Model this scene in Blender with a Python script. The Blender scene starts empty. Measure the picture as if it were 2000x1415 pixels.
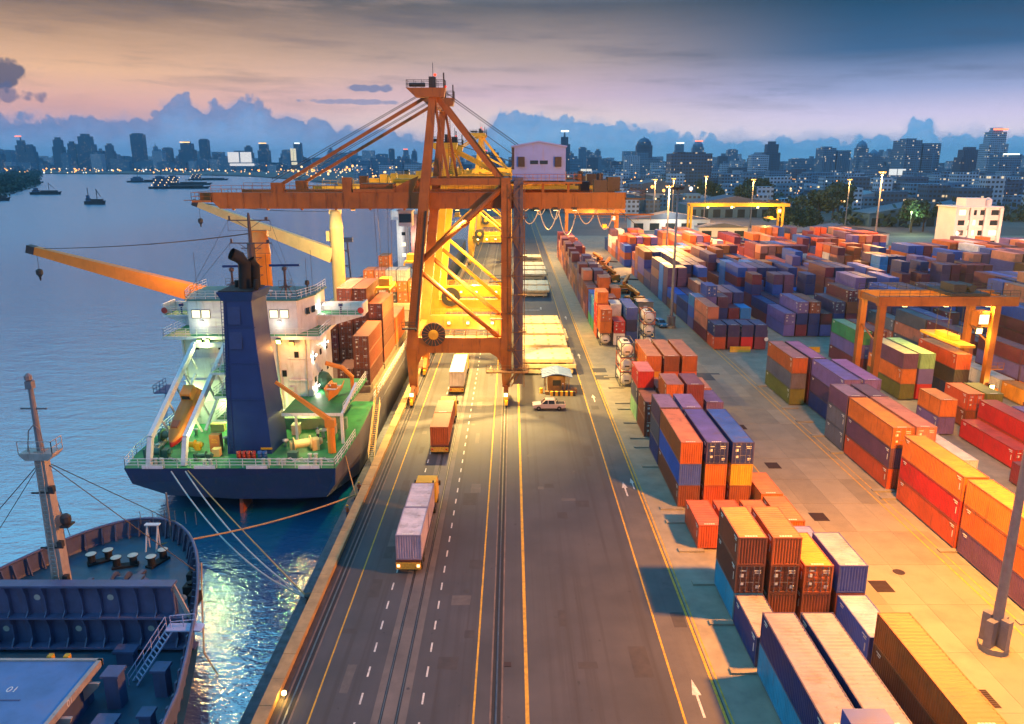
import bpy, math, random
from mathutils import Vector, Matrix
R = math.radians
rnd = random.Random(7)
SC = bpy.context.scene
COL = SC.collection

# ------------------------------------------------------------------ camera
cam = bpy.data.cameras.new('camera'); camo = bpy.data.objects.new('camera', cam); COL.objects.link(camo)
cam.sensor_width = 36.0; cam.lens = 36.0 * 1500 / 2000; cam.clip_start = 0.5; cam.clip_end = 60000
camo.location = (0, 0, 38.2); camo.rotation_euler = (R(90 - 14.54), 0, 0)
SC.camera = camo
SC.view_settings.view_transform = 'Standard'; SC.view_settings.look = 'None'
SC.view_settings.exposure = 0.0; SC.view_settings.gamma = 1.0; SC.view_settings.use_curve_mapping = False
SC.render.engine = 'CYCLES'
SC.cycles.use_denoising = True
SC.cycles.use_adaptive_sampling = True; SC.cycles.adaptive_threshold = .025
SC.cycles.max_bounces = 4; SC.cycles.diffuse_bounces = 2; SC.cycles.glossy_bounces = 3
SC.cycles.volume_bounces = 0; SC.cycles.transmission_bounces = 2; SC.cycles.transparent_max_bounces = 4
SC.cycles.sample_clamp_indirect = 4.0; SC.cycles.sample_clamp_direct = 0.0
SC.cycles.caustics_reflective = False; SC.cycles.caustics_refractive = False
try: SC.cycles.use_light_tree = True
except Exception: pass

def lin(r, g, b):
    f = lambda c: (c / 255 / 12.92) if c / 255 <= 0.04045 else ((c / 255 + 0.055) / 1.055) ** 2.4
    return (f(r), f(g), f(b), 1.0)

# ------------------------------------------------------------------ node helper
class NT:
    def __init__(s, tree): s.t = tree
    def n(s, typ, **kw):
        nd = s.t.nodes.new(typ)
        for k, v in kw.items():
            if k.startswith('i_'):
                key = k[2:]; key = int(key) if key.isdigit() else key.replace('_', ' ')
                s.set(nd.inputs[key], v)
            else: setattr(nd, k, v)
        return nd
    def set(s, sock, v):
        if isinstance(v, bpy.types.NodeSocket): s.t.links.new(v, sock)
        else: sock.default_value = v
    def m(s, op, a, b=None, c=None, clamp=False):
        nd = s.t.nodes.new('ShaderNodeMath'); nd.operation = op; nd.use_clamp = clamp
        for i, q in enumerate((a, b, c)):
            if q is not None: s.set(nd.inputs[i], q)
        return nd.outputs[0]
    def mix(s, f, a, b, typ='MIX'):
        nd = s.t.nodes.new('ShaderNodeMix'); nd.data_type = 'RGBA'; nd.blend_type = typ
        s.set(nd.inputs[0], f); s.set(nd.inputs[6], a); s.set(nd.inputs[7], b)
        return nd.outputs[2]
    def ramp(s, f, stops, interp='LINEAR'):
        nd = s.t.nodes.new('ShaderNodeValToRGB'); cr = nd.color_ramp; cr.interpolation = interp
        while len(cr.elements) < len(stops): cr.elements.new(0.5)
        for e, (p, c) in zip(cr.elements, stops):
            e.position = p; e.color = c if len(c) == 4 else (*c, 1)
        s.set(nd.inputs[0], f); return nd.outputs[0]
    def sm(s, x, lo, hi):
        nd = s.t.nodes.new('ShaderNodeMapRange'); nd.interpolation_type = 'SMOOTHSTEP'
        s.set(nd.inputs[0], x); s.set(nd.inputs[1], lo); s.set(nd.inputs[2], hi)
        return nd.outputs[0]
    def xyz(s, x, y, z):
        nd = s.t.nodes.new('ShaderNodeCombineXYZ')
        for i, q in enumerate((x, y, z)): s.set(nd.inputs[i], q)
        return nd.outputs[0]
    def noise(s, vec, scale, detail=3, rough=.5):
        nd = s.t.nodes.new('ShaderNodeTexNoise'); s.set(nd.inputs['Vector'], vec)
        nd.inputs['Scale'].default_value = scale; nd.inputs['Detail'].default_value = detail
        nd.inputs['Roughness'].default_value = rough
        return nd.outputs[0]

# ------------------------------------------------------------------ world: dusk sky with cloud bank
W = bpy.data.worlds.new('World'); SC.world = W; W.use_nodes = True
W.node_tree.nodes.clear(); N = NT(W.node_tree)
tc = N.n('ShaderNodeTexCoord'); sep = N.n('ShaderNodeSeparateXYZ', i_0=tc.outputs['Generated'])
dx, dy, dz = sep.outputs
az = N.m('ARCTAN2', dx, dy)
elev = N.m('MULTIPLY', N.m('ARCSINE', dz), 57.2958)
sinaz = N.m('SINE', az)
ef = N.m('MULTIPLY', elev, 1 / 45.0, clamp=True)
E_ = lambda deg: max(0, deg / 45.0)
zen = (0.05, 0.38, .80, 1)
zen2 = (0.025, 0.25, .66, 1)
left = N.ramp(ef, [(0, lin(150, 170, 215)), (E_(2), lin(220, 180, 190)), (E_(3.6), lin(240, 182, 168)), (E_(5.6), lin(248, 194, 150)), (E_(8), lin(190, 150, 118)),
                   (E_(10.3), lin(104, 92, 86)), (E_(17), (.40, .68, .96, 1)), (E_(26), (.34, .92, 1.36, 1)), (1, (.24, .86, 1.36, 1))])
mid = N.ramp(ef, [(0, lin(210, 210, 230)), (E_(1.5), lin(255, 232, 228)), (E_(2.8), lin(255, 228, 218)), (E_(4.6), lin(224, 192, 204)), (E_(7), lin(188, 164, 156)),
                  (E_(10.3), lin(106, 102, 104)), (E_(17), (.22, .46, .76, 1)), (E_(26), (.16, .56, .96, 1)), (1, zen)])
right = N.ramp(ef, [(0, lin(160, 205, 240)), (E_(1.8), lin(255, 240, 255)), (E_(3), lin(228, 216, 246)), (E_(4.5), lin(164, 174, 216)), (E_(7), lin(62, 100, 142)),
                    (E_(10.3), lin(18, 66, 98)), (E_(14.5), lin(76, 150, 204)), (E_(22), zen), (1, zen2)])
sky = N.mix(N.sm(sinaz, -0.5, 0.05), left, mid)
sky = N.mix(N.sm(sinaz, 0.0, 0.42), sky, right)
# thin streaks of high cloud
sv = N.xyz(N.m('MULTIPLY', az, 5.0), N.m('ADD', N.m('MULTIPLY', elev, 0.75), N.m('MULTIPLY', az, 1.2)), 0.0)
st = N.noise(sv, 1.0, 6, .6)
fade = N.sm(elev, 2.0, 5.0)
sky = N.mix(N.m('MULTIPLY', N.sm(st, .46, .72), N.m('MULTIPLY', fade, .62)), sky, N.mix(.6, sky, lin(64, 76, 100), 'MIX'))
sky = N.mix(N.m('MULTIPLY', N.sm(st, .5, .28), N.m('MULTIPLY', fade, N.m('MULTIPLY', N.sm(sinaz, .12, -.2), .25))), sky, lin(232, 190, 164))
# cumulus bank on the horizon
uu = N.m('MULTIPLY_ADD', N.m('TANGENT', N.m('MINIMUM', N.m('MAXIMUM', az, -1.2), 1.2)), 1550 / 2000., .5)
hst = [(0, 3.3), (150, 3.1), (300, 3.3), (332, 4.3), (370, 4.8), (408, 3.9), (432, 4.5), (452, 3.9), (480, 4.7), (516, 4.7), (540, 3.6), (572, 3.9), (606, 3.1), (634, 3.6),
       (662, 2.7), (760, 2.7), (850, 1.5), (900, 1.3), (948, 2.6), (976, 4.2), (1010, 4.0), (1060, 3.9), (1150, 3.2), (1250, 2.9), (1350, 2.0), (1500, 1.8), (1690, 2.0), (1752, 2.1), (1776, 3.1), (1808, 3.0), (1830, 2.0), (2000, 1.9)]
hr = N.ramp(N.m('ADD', uu, 0.0, clamp=True), [(u / 2000., (e / 6,) * 3 + (1,)) for u, e in hst])
nv = N.xyz(N.m('MULTIPLY', az, 57.3), elev, 0.0)
puff = N.m('SUBTRACT', N.noise(nv, .75, 5, .55), .5)
def vor(sc):
    nd = N.n('ShaderNodeTexVoronoi', feature='F1'); N.set(nd.inputs['Vector'], nvw); nd.inputs['Scale'].default_value = sc
    return N.m('SUBTRACT', .42, nd.outputs['Distance'])
wob = N.n('ShaderNodeTexNoise', i_Vector=nv, i_Scale=1.1, i_Detail=1.5)
nvw = N.n('ShaderNodeVectorMath', operation='MULTIPLY_ADD', i_0=wob.outputs['Color'], i_1=(.16, .16, 0), i_2=nv).outputs[0]
puff2 = N.m('ADD', N.m('MULTIPLY', vor(1.25), 1.0), N.m('MULTIPLY', vor(3.1), .34))
hh = N.m('ADD', N.m('MULTIPLY', hr, 5.5), N.m('MULTIPLY_ADD', puff, 1.35, N.m('MULTIPLY', puff2, .8)))
bank = N.sm(N.m('SUBTRACT', hh, elev), -.05, .26)
ccol = N.mix(N.sm(sinaz, -.4, .35), lin(100, 134, 188), lin(66, 166, 228))
ccol = N.mix(N.sm(N.m('SUBTRACT', hh, elev), .0, 2.6), ccol, N.mix(N.sm(sinaz, -.4, .35), lin(122, 178, 234), lin(112, 198, 250)))
ccol = N.mix(N.m('MULTIPLY', N.sm(puff2, .05, .5), .35), ccol, lin(128, 168, 210))
nv2 = N.xyz(N.m('MULTIPLY_ADD', az, 57.3, 40.0), elev, 3.0)
hh2 = N.m('ADD', N.m('MULTIPLY', hr, 4.6), N.m('MULTIPLY_ADD', N.m('SUBTRACT', N.noise(nv2, .6, 6, .6), .5), 2.4, .5))
back = N.sm(N.m('SUBTRACT', hh2, elev), -.25, .6)
sky = N.mix(N.m('MULTIPLY', back, .5), sky, N.mix(.5, ccol, lin(196, 190, 222)))
sky = N.mix(N.m('MULTIPLY', bank, N.m('MULTIPLY_ADD', N.noise(nv2, 2.2, 5, .6), .5, .5)), sky, ccol)
under = N.m('MULTIPLY', N.sm(N.m('SUBTRACT', N.m('MULTIPLY_ADD', N.noise(nv2, 1.7, 5, .6), 2.2, .3), elev), -.1, .9), bank)
sky = N.mix(N.m('MULTIPLY', under, .4), sky, N.mix(N.sm(sinaz, -.4, .35), lin(150, 196, 240), lin(140, 212, 255)))
def blob(u0, e0, du, de, col, amt):
    global sky
    a = N.m('POWER', N.m('MULTIPLY', N.m('SUBTRACT', uu, u0 / 2000.), 2000. / du), 2.0)
    b = N.m('POWER', N.m('MULTIPLY', N.m('SUBTRACT', elev, e0), 1. / de), 2.0)
    q = N.m('ADD', N.m('SUBTRACT', 1.0, N.m('ADD', a, b)), N.m('MULTIPLY_ADD', puff, 1.6, N.m('MULTIPLY', puff2, 1.2)))
    sky = N.mix(N.m('MULTIPLY', N.sm(q, .0, .55), N.m('MULTIPLY', amt, N.sm(dy, 0, .1))), sky, col)
blob(10, 5.1, 95, 1.0, lin(70, 78, 108), .85)
blob(-20, 3.9, 130, .8, lin(92, 100, 140), .7)
blob(48, 10.0, 46, .55, lin(42, 38, 44), .9)
blob(740, 5.0, 60, .3, lin(98, 122, 168), .75)
blob(700, 4.1, 120, .22, lin(108, 136, 185), .6)
W.cycles.sampling_method = 'MANUAL'; W.cycles.sample_map_resolution = 256
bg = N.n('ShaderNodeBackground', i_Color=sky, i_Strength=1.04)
N.t.links.new(bg.outputs[0], N.n('ShaderNodeOutputWorld').inputs[0])

# afterglow: the sun has just gone behind the cloud bank on the left
sun = bpy.data.lights.new('sun', 'SUN'); sun.energy = 0.12; sun.angle = R(14); sun.color = (1.0, .62, .48)
suno = bpy.data.objects.new('sun', sun); COL.objects.link(suno); suno.rotation_euler = (R(80), 0, R(38))

# ------------------------------------------------------------------ geometry helpers
class MB:
    def __init__(s): s.v = []; s.f = []; s.m = []
    def add(s, vs, fs, m=0):
        o = len(s.v); s.v += [tuple(q) for q in vs]; s.f += [tuple(i + o for i in q) for q in fs]; s.m += [m] * len(fs); return s
    def box(s, x0, x1, y0, y1, z0, z1, m=0):
        return s.add([(x0, y0, z0), (x1, y0, z0), (x1, y1, z0), (x0, y1, z0), (x0, y0, z1), (x1, y0, z1), (x1, y1, z1), (x0, y1, z1)],
                     [(0, 3, 2, 1), (4, 5, 6, 7), (0, 1, 5, 4), (1, 2, 6, 5), (2, 3, 7, 6), (3, 0, 4, 7)], m)
    def beam(s, a, b, w, h=None, m=0, w2=None, h2=None, up=(0, 0, 1)):
        h = h or w; w2 = w2 or w; h2 = h2 or h
        a = Vector(a); b = Vector(b); d = (b - a).normalized(); u = Vector(up)
        if abs(d.dot(u)) > .98: u = Vector((0, 1, 0))
        x = d.cross(u).normalized(); y = x.cross(d)
        vs = []
        for p, ww, hh_ in ((a, w, h), (b, w2, h2)):
            for i, j in ((-1, -1), (1, -1), (1, 1), (-1, 1)): vs.append(p + x * (i * ww / 2) + y * (j * hh_ / 2))
        return s.add(vs, [(3, 2, 1, 0), (4, 5, 6, 7), (0, 1, 5, 4), (1, 2, 6, 5), (2, 3, 7, 6), (3, 0, 4, 7)], m)
    def tube(s, a, b, r, n=8, r2=None, m=0):
        r2 = r if r2 is None else r2
        a = Vector(a); b = Vector(b); d = (b - a).normalized(); u = Vector((0, 0, 1))
        if abs(d.dot(u)) > .98: u = Vector((0, 1, 0))
        x = d.cross(u).normalized(); y = x.cross(d); vs = []
        for p, rr in ((a, r), (b, r2)):
            for i in range(n):
                t = 2 * math.pi * i / n; vs.append(p + x * (rr * math.cos(t)) + y * (rr * math.sin(t)))
        fs = [(i, (i + 1) % n, n + (i + 1) % n, n + i) for i in range(n)] + [tuple(range(n - 1, -1, -1)), tuple(range(n, 2 * n))]
        return s.add(vs, fs, m)
    def path(s, pts, r, n=5, m=0):
        pts = [Vector(p) for p in pts]; vs = []; k = len(pts)
        for i, p in enumerate(pts):
            d = (pts[min(i + 1, k - 1)] - pts[max(i - 1, 0)]).normalized(); u = Vector((0, 0, 1))
            if abs(d.dot(u)) > .98: u = Vector((0, 1, 0))
            x = d.cross(u).normalized(); y = x.cross(d)
            for j in range(n):
                t = 2 * math.pi * j / n; vs.append(p + x * (r * math.cos(t)) + y * (r * math.sin(t)))
        fs = [(i * n + j, i * n + (j + 1) % n, (i + 1) * n + (j + 1) % n, (i + 1) * n + j) for i in range(k - 1) for j in range(n)]
        return s.add(vs, fs, m)
    def prism(s, poly, d0, d1, axis='z', m=0, scale1=None):
        n = len(poly); P = {'z': lambda a, b, d: (a, b, d), 'x': lambda a, b, d: (d, a, b), 'y': lambda a, b, d: (a, d, b)}[axis]
        vs = [P(a, b, d0) for a, b in poly] + [P(a, b, d1) for a, b in (scale1 or poly)]
        fs = [(i, (i + 1) % n, n + (i + 1) % n, n + i) for i in range(n)] + [tuple(range(n - 1, -1, -1)), tuple(range(n, 2 * n))]
        return s.add(vs, fs, m)
    def lathe(s, prof, c=(0, 0, 0), n=16, axis='z', m=0):
        vs = []; fs = []; k = len(prof)
        for r, z in prof:
            for i in range(n):
                t = 2 * math.pi * i / n; q = (r * math.cos(t), r * math.sin(t), z)
                q = {'z': q, 'x': (q[2], q[0], q[1]), 'y': (q[0], q[2], q[1])}[axis]
                vs.append((c[0] + q[0], c[1] + q[1], c[2] + q[2]))
        for i in range(k - 1):
            for j in range(n): fs.append((i * n + j, i * n + (j + 1) % n, (i + 1) * n + (j + 1) % n, (i + 1) * n + j))
        fs += [tuple(range(n - 1, -1, -1)), tuple(range((k - 1) * n, k * n))]
        return s.add(vs, fs, m)
    def rail(s, pts, h=1.1, sp=1.8, r=.035, m=0, mids=1, closed=False):
        pts = [Vector(p) for p in pts]
        if closed: pts = pts + [pts[0]]
        for a, b in zip(pts, pts[1:]):
            L = (b - a).length; k = max(1, round(L / sp))
            for i in range(k + 1):
                p = a.lerp(b, i / k); s.beam(p, p + Vector((0, 0, h)), r * 1.6, m=m)
            for j in range(mids + 1):
                dzv = Vector((0, 0, h * (j + 1) / (mids + 1))); s.beam(a + dzv, b + dzv, r * 1.6, m=m)
        return s
    def ladder(s, a, b, w, side, rs=.35, r=.04, m=0):
        a = Vector(a); b = Vector(b); sd = Vector(side).normalized() * (w / 2); k = max(2, int((b - a).length / rs))
        s.beam(a - sd, b - sd, r * 2, m=m); s.beam(a + sd, b + sd, r * 2, m=m)
        for i in range(1, k): p = a.lerp(b, i / k); s.beam(p - sd, p + sd, r * 1.6, m=m)
        return s
    def loft(s, secs, m=0, caps=True):
        n = len(secs[0]); vs = [p for q in secs for p in q]
        fs = [(i * n + j, i * n + (j + 1) % n, (i + 1) * n + (j + 1) % n, (i + 1) * n + j) for i in range(len(secs) - 1) for j in range(n)]
        if caps: fs += [tuple(range(n - 1, -1, -1)), tuple(range((len(secs) - 1) * n, len(secs) * n))]
        return s.add(vs, fs, m)
    def mesh(s, name, mats=(), smooth=False):
        me = bpy.data.meshes.new(name); me.from_pydata(s.v, [], s.f)
        for q in (mats if isinstance(mats, (list, tuple)) else [mats]): me.materials.append(q)
        me.polygons.foreach_set('material_index', s.m)
        if smooth: me.polygons.foreach_set('use_smooth', [True] * len(me.polygons))
        me.update(); return me

def link(name, data, parent=None, loc=None, rz=None, color=None):
    o = bpy.data.objects.new(name, data); COL.objects.link(o)
    if parent is not None: o.parent = parent
    if loc is not None: o.location = loc
    if rz is not None: o.rotation_euler = (0, 0, rz)
    if color is not None: o.color = (*color[:3], 1)
    return o
def O(name, mb, mats, parent=None, smooth=False, **kw):
    return link(name, mb.mesh(name, mats, smooth), parent, **kw)
def T(o, label, cat, group=None):
    o['label'] = label; o['category'] = cat
    if group: o['group'] = group
    return o
def ST(o, kind='structure', label=None):
    o['kind'] = kind
    if label: o['label'] = label
    return o
def thing(name, label, cat, loc=(0, 0, 0), rz=0, group=None):
    return T(link(name, None, None, loc, rz), label, cat, group)
def clone(o, parent=None):
    c = o.copy(); COL.objects.link(c); c.parent = parent
    for ch in list(o.children): clone(ch, c)
    return c
def lamp(parent, loc, power, col, radius=.3, name='lamp_light', spot=None, tgt=None, blend=.6):
    L = bpy.data.lights.new(name, 'SPOT' if spot else 'POINT'); L.energy = power; L.color = col; L.shadow_soft_size = radius
    o = link(name, L, parent, loc)
    if spot:
        L.spot_size = R(spot); L.spot_blend = blend
        o.rotation_mode = 'QUATERNION'; o.rotation_quaternion = (Vector(tgt) - Vector(loc)).to_track_quat('-Z', 'Y')
    return o
def sag(a, b, d, k=14):
    a = Vector(a); b = Vector(b)
    return [a.lerp(b, i / k) - Vector((0, 0, d * 4 * (i / k) * (1 - i / k))) for i in range(k + 1)]

# ------------------------------------------------------------------ materials
MATS = {}
def pm(name, col, rough=.55, metal=0., var=.18, scale=1.5, dirt=0., dirtcol=(.05, .04, .035), bump=0., bscale=20., streak=False, objcol=False, attr=None, spec=.5, dscale=.35, tracks=0., rust=0.):
    if name in MATS: return MATS[name]
    m = bpy.data.materials.new(name); m.use_nodes = True; m.node_tree.nodes.clear(); n = NT(m.node_tree); MATS[name] = m
    tcn = n.n('ShaderNodeTexCoord'); geo = n.n('ShaderNodeNewGeometry'); pos = geo.outputs['Position']
    base = (*col, 1)
    if objcol: base = n.n('ShaderNodeObjectInfo').outputs['Color']
    if attr: base = n.n('ShaderNodeVertexColor', layer_name=attr).outputs[0]
    nz = n.noise(pos, scale, 4, .6)
    c = n.mix(1.0, base, n.ramp(nz, [(.25, (1 - var,) * 3), (.75, (1 + var,) * 3)]), 'MULTIPLY')
    if dirt > 0:
        v = pos
        if streak: v = n.n('ShaderNodeVectorMath', operation='MULTIPLY', i_0=pos, i_1=(3.0, 3.0, .35)).outputs[0]
        dn = n.sm(n.noise(v, dscale if not streak else .8, 6, .65), .52, .75)
        c = n.mix(n.m('MULTIPLY', dn, dirt), c, (*dirtcol, 1))
    if rust > 0:
        c = n.mix(n.m('MULTIPLY', n.sm(n.noise(pos, 2.6, 6, .7), .60, .70), rust), c, (.13, .045, .02, 1))
        c = n.mix(n.m('MULTIPLY', n.sm(n.noise(pos, .9, 4, .6), .58, .75), rust * .2), c, (.30, .26, .24, 1))
    if tracks > 0:
        tv = n.n('ShaderNodeVectorMath', operation='MULTIPLY', i_0=pos, i_1=(1.0, .012, 1.0)).outputs[0]
        c = n.mix(n.m('MULTIPLY', n.sm(n.noise(tv, 1.1, 5, .6), .48, .7), tracks), c, (.045, .04, .042, 1))
        c = n.mix(n.m('MULTIPLY', n.sm(n.noise(pos, 1.7, 3, .5), .68, .76), tracks), c, (.03, .028, .03, 1))
    bs = n.n('ShaderNodeBsdfPrincipled', i_Base_Color=c, i_Metallic=metal)
    n.set(bs.inputs['Roughness'], n.m('MULTIPLY_ADD', nz, .25, rough - .12, clamp=True))
    bs.inputs['Specular IOR Level'].default_value = spec
    if bump > 0:
        bp = n.n('ShaderNodeBump', i_Height=n.noise(pos, bscale, 4, .6), i_Strength=bump, i_Distance=.02)
        n.t.links.new(bp.outputs[0], bs.inputs['Normal'])
    n.t.links.new(bs.outputs[0], n.n('ShaderNodeOutputMaterial').inputs[0])
    return m
def em(name, col, strength):
    if name in MATS: return MATS[name]
    m = bpy.data.materials.new(name); m.use_nodes = True; m.node_tree.nodes.clear(); n = NT(m.node_tree); MATS[name] = m
    m.cycles.emission_sampling = 'NONE'
    e = n.n('ShaderNodeEmission', i_Color=(*col, 1), i_Strength=strength)
    n.t.links.new(e.outputs[0], n.n('ShaderNodeOutputMaterial').inputs[0]); return m

ASPH = pm('asphalt', (.060, .060, .068), .72, var=.3, scale=.16, dirt=.55, dirtcol=(.045, .042, .045), bump=.35, bscale=9, dscale=.09, tracks=.85)
ASPH2 = pm('asphalt_worn', (.10, .093, .09), .68, var=.28, scale=.3, dirt=.5, dirtcol=(.05, .047, .048), bump=.3, bscale=9, dscale=.14, tracks=.5)
CONC = pm('concrete', (.26, .235, .18), .8, var=.25, scale=.5, dirt=.5, dirtcol=(.14, .125, .11), bump=.25, bscale=12, dscale=.22)
CONCO = pm('concrete_slab', (.3, .28, .24), .8, var=.2, scale=.4, dirt=.45, dirtcol=(.15, .135, .115), bump=.25, bscale=12, objcol=True, dscale=.2)
LAND = pm('ground_earth', (.12, .11, .105), .85, var=.4, scale=.02, dirt=.5, dirtcol=(.05, .06, .045), dscale=.012)
WHITE = pm('white_paint', (.72, .70, .66), .6, var=.12, scale=2, dirt=.45, dirtcol=(.32, .28, .22), streak=True)
ROADW = pm('road_white', (.58, .56, .52), .7, var=.35, scale=3, dirt=.85, dirtcol=(.2, .19, .18), dscale=1.4)
ROADY = pm('road_yellow', (.58, .32, .03), .7, var=.35, scale=2, dirt=.85, dirtcol=(.22, .15, .06), dscale=.8)
STEEL = pm('rail_steel', (.16, .16, .17), .35, .8, var=.3, scale=1)
GROOVE = pm('groove_dark', (.02, .02, .024), .8, var=.3)  # rail slots are not cut in; their dark recess is painted as flat strips
CRORANGE = pm('crane_orange', (.31, .096, .012), .5, var=.25, scale=.5, dirt=.75, dirtcol=(.09, .035, .018), streak=True, rust=.3)
CRYELLOW = pm('crane_yellow', (.68, .36, .02), .5, var=.16, scale=.5, dirt=.45, dirtcol=(.36, .14, .02), streak=True)
DARKM = pm('dark_metal', (.05, .045, .045), .55, .3, var=.3)
BLACK = pm('black_rubber', (.012, .012, .013), .8, var=.3)
HULLB = pm('hull_navy', (.012, .022, .085), .45, var=.25, scale=.6, dirt=.4, dirtcol=(.09, .045, .04), streak=True, rust=.25)
HULLS = pm('hull_grey_side', (.10, .10, .13), .5, var=.25, scale=.6, dirt=.55, dirtcol=(.14, .07, .04), streak=True)
DECKG = pm('deck_green', (.03, .24, .075), .55, var=.3, scale=.8, dirt=.5, dirtcol=(.06, .13, .05), dscale=.6)
SHIPW = pm('ship_white', (.74, .73, .72), .45, var=.12, scale=1.0, dirt=.55, dirtcol=(.42, .30, .2), streak=True)
FUNB = pm('funnel_blue', (.011, .036, .16), .45, var=.15, scale=.4, dirt=.45, dirtcol=(.012, .03, .12), streak=True)
NAVYD = pm('ship_blue_deck', (.02, .085, .14), .5, var=.3, scale=.6, dirt=.5, dirtcol=(.07, .05, .05), dscale=.5)
SHIPP = pm('ship_violet_steel', (.085, .10, .20), .5, var=.25, scale=.6, dirt=.5, dirtcol=(.12, .07, .07), streak=True)
RUSTB = pm('bulwark_rust', (.10, .105, .17), .6, var=.35, scale=.6, dirt=.4, dirtcol=(.2, .07, .05), streak=True)
MASTC = pm('mast_cream', (.40, .34, .30), .5, var=.2, dirt=.4, dirtcol=(.2, .1, .06), streak=True)
SCRANE = pm('ship_crane_orange', (.74, .25, .025), .5, var=.12, scale=.6, dirt=.3, dirtcol=(.4, .14, .02), streak=True)
SCRANEY = pm('ship_crane_cream', (.74, .52, .2), .5, var=.12, scale=.6, dirt=.3, dirtcol=(.45, .26, .06), streak=True)
PAINT = pm('container_paint', (1, 1, 1), .5, var=.22, scale=.5, dirt=.6, dirtcol=(.10, .055, .04), streak=True, objcol=True, rust=.55)
PAINTR = pm('container_roof_paint', (1, 1, 1), .6, var=.25, scale=.6, dirt=.6, dirtcol=(.13, .08, .06), objcol=True, dscale=.7, rust=.45)
PAINTA = pm('container_paint_attr', (1, 1, 1), .5, var=.2, scale=.5, dirt=.3, dirtcol=(.10, .055, .04), attr='paint')
GALV = pm('galvanised', (.20, .20, .22), .5, .35, var=.2)
GLASSD = pm('dark_glass', (.02, .025, .03), .12, var=.1)
HOUSE = pm('machine_house_panel', (.22, .31, .70), .5, var=.08, scale=.6, dirt=.4, dirtcol=(.3, .22, .22), streak=True)
ROPE = pm('rope_white', (.55, .52, .48), .8, var=.2, scale=6)
ROPEO = pm('rope_orange', (.5, .27, .1), .8, var=.2, scale=6)
HATCHC = pm('hatch_cover_cream', (.60, .50, .30), .6, var=.2, scale=.8, dirt=.5, dirtcol=(.32, .2, .1), dscale=.5)
PAINTOBJ = pm('paint_by_object', (1, 1, 1), .5, var=.14, objcol=True)
LEAFD = pm('leaf_dark', (.018, .042, .028), .7, var=.5, scale=.6)
LEAFM = pm('leaf_mid', (.03, .065, .03), .7, var=.5, scale=.6)
BARK = pm('bark', (.07, .05, .035), .85, var=.3)
L_WARM = em('lamp_glow_sodium', (1.0, .40, .06), 5)
L_YEL = em('lamp_glow_yellow', (1.0, .74, .24), 9)
L_WHITE = em('lamp_glow_white', (1.0, .95, .82), 14)
L_RED = em('lamp_glow_red', (1.0, .05, .02), 3)
WINLIT = em('window_lit', (1.0, .88, .52), 2.2)

# ------------------------------------------------------------------ ground, water
ZW = -4.0
def sheet(name, poly, z, mat, thick=.0, kind='structure'):
    mb = MB()
    if thick: mb.prism(poly, z - thick, z)
    else: mb.add([(a, b, z) for a, b in poly], [tuple(range(len(poly)))])
    return ST(O(name, mb, mat), kind)
wm = bpy.data.materials.new('river_water'); wm.use_nodes = True; wm.node_tree.nodes.clear(); n = NT(wm.node_tree)
pos = n.n('ShaderNodeNewGeometry').outputs['Position']
sc1 = n.n('ShaderNodeVectorMath', operation='MULTIPLY', i_0=pos, i_1=(.55, 1.0, 1)).outputs[0]
h1 = n.noise(sc1, .28, 5, .62); h2 = n.noise(sc1, 1.1, 4, .6); h3 = n.noise(pos, .03, 2, .5)
h4 = n.noise(sc1, 3.4, 2, .5)
hsum = n.m('MULTIPLY_ADD', h4, .16, n.m('MULTIPLY_ADD', h2, .5, n.m('MULTIPLY_ADD', h3, .6, h1)))
openw = n.sm(n.n('ShaderNodeSeparateXYZ', i_0=pos).outputs[0], -60.0, -320.0)   # wind-ruffled open river, calmer basin beside the quay
wb = n.n('ShaderNodeBump', i_Height=hsum, i_Strength=1.0, i_Distance=.22)
ws = n.n('ShaderNodeBsdfPrincipled', i_Base_Color=(.001, .16, .32, 1), i_Roughness=n.m('MULTIPLY_ADD', openw, .17, .10), i_IOR=5.5, i_Normal=wb.outputs[0])
n.t.links.new(ws.outputs[0], n.n('ShaderNodeOutputMaterial').inputs[0])
sheet('river_water', [(-9000, -200), (400, -200), (400, 14000), (-9000, 14000)], ZW, wm)
landpoly = [(-18, -120), (3500, -120), (9000, 3000), (9000, 13500), (-8500, 13500), (-6000, 3650), (-2600, 3300), (-1250, 2900), (-800, 2450), (-520, 1950), (-250, 1350), (-110, 900), (-40, 660), (-18, 600)]
sheet('ground', landpoly, -.03, LAND, 4.6)
sheet('ground', [(-4200, -60), (-1500, -60), (-560, 560), (-520, 700), (-640, 980), (-900, 1500), (-1350, 2250), (-1760, 2960), (-2050, 3230), (-3200, 3500), (-5200, 3600), (-7000, 2000)], -2.6, LAND, 2.2)
sheet('quay_apron', [(-18, -60), (15.4, -60), (15.4, 600), (-18, 600)], .0, ASPH)
sheet('quay_road', [(3.2 + 9.0, -60), (15.3, -60), (15.3, 600), (12.2, 600)], .005, ASPH2)
sheet('yard_pavement', [(15.4, -60), (420, -60), (420, 420), (15.4, 420)], -.012, CONC)
HAZE = 0.8e-4
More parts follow.
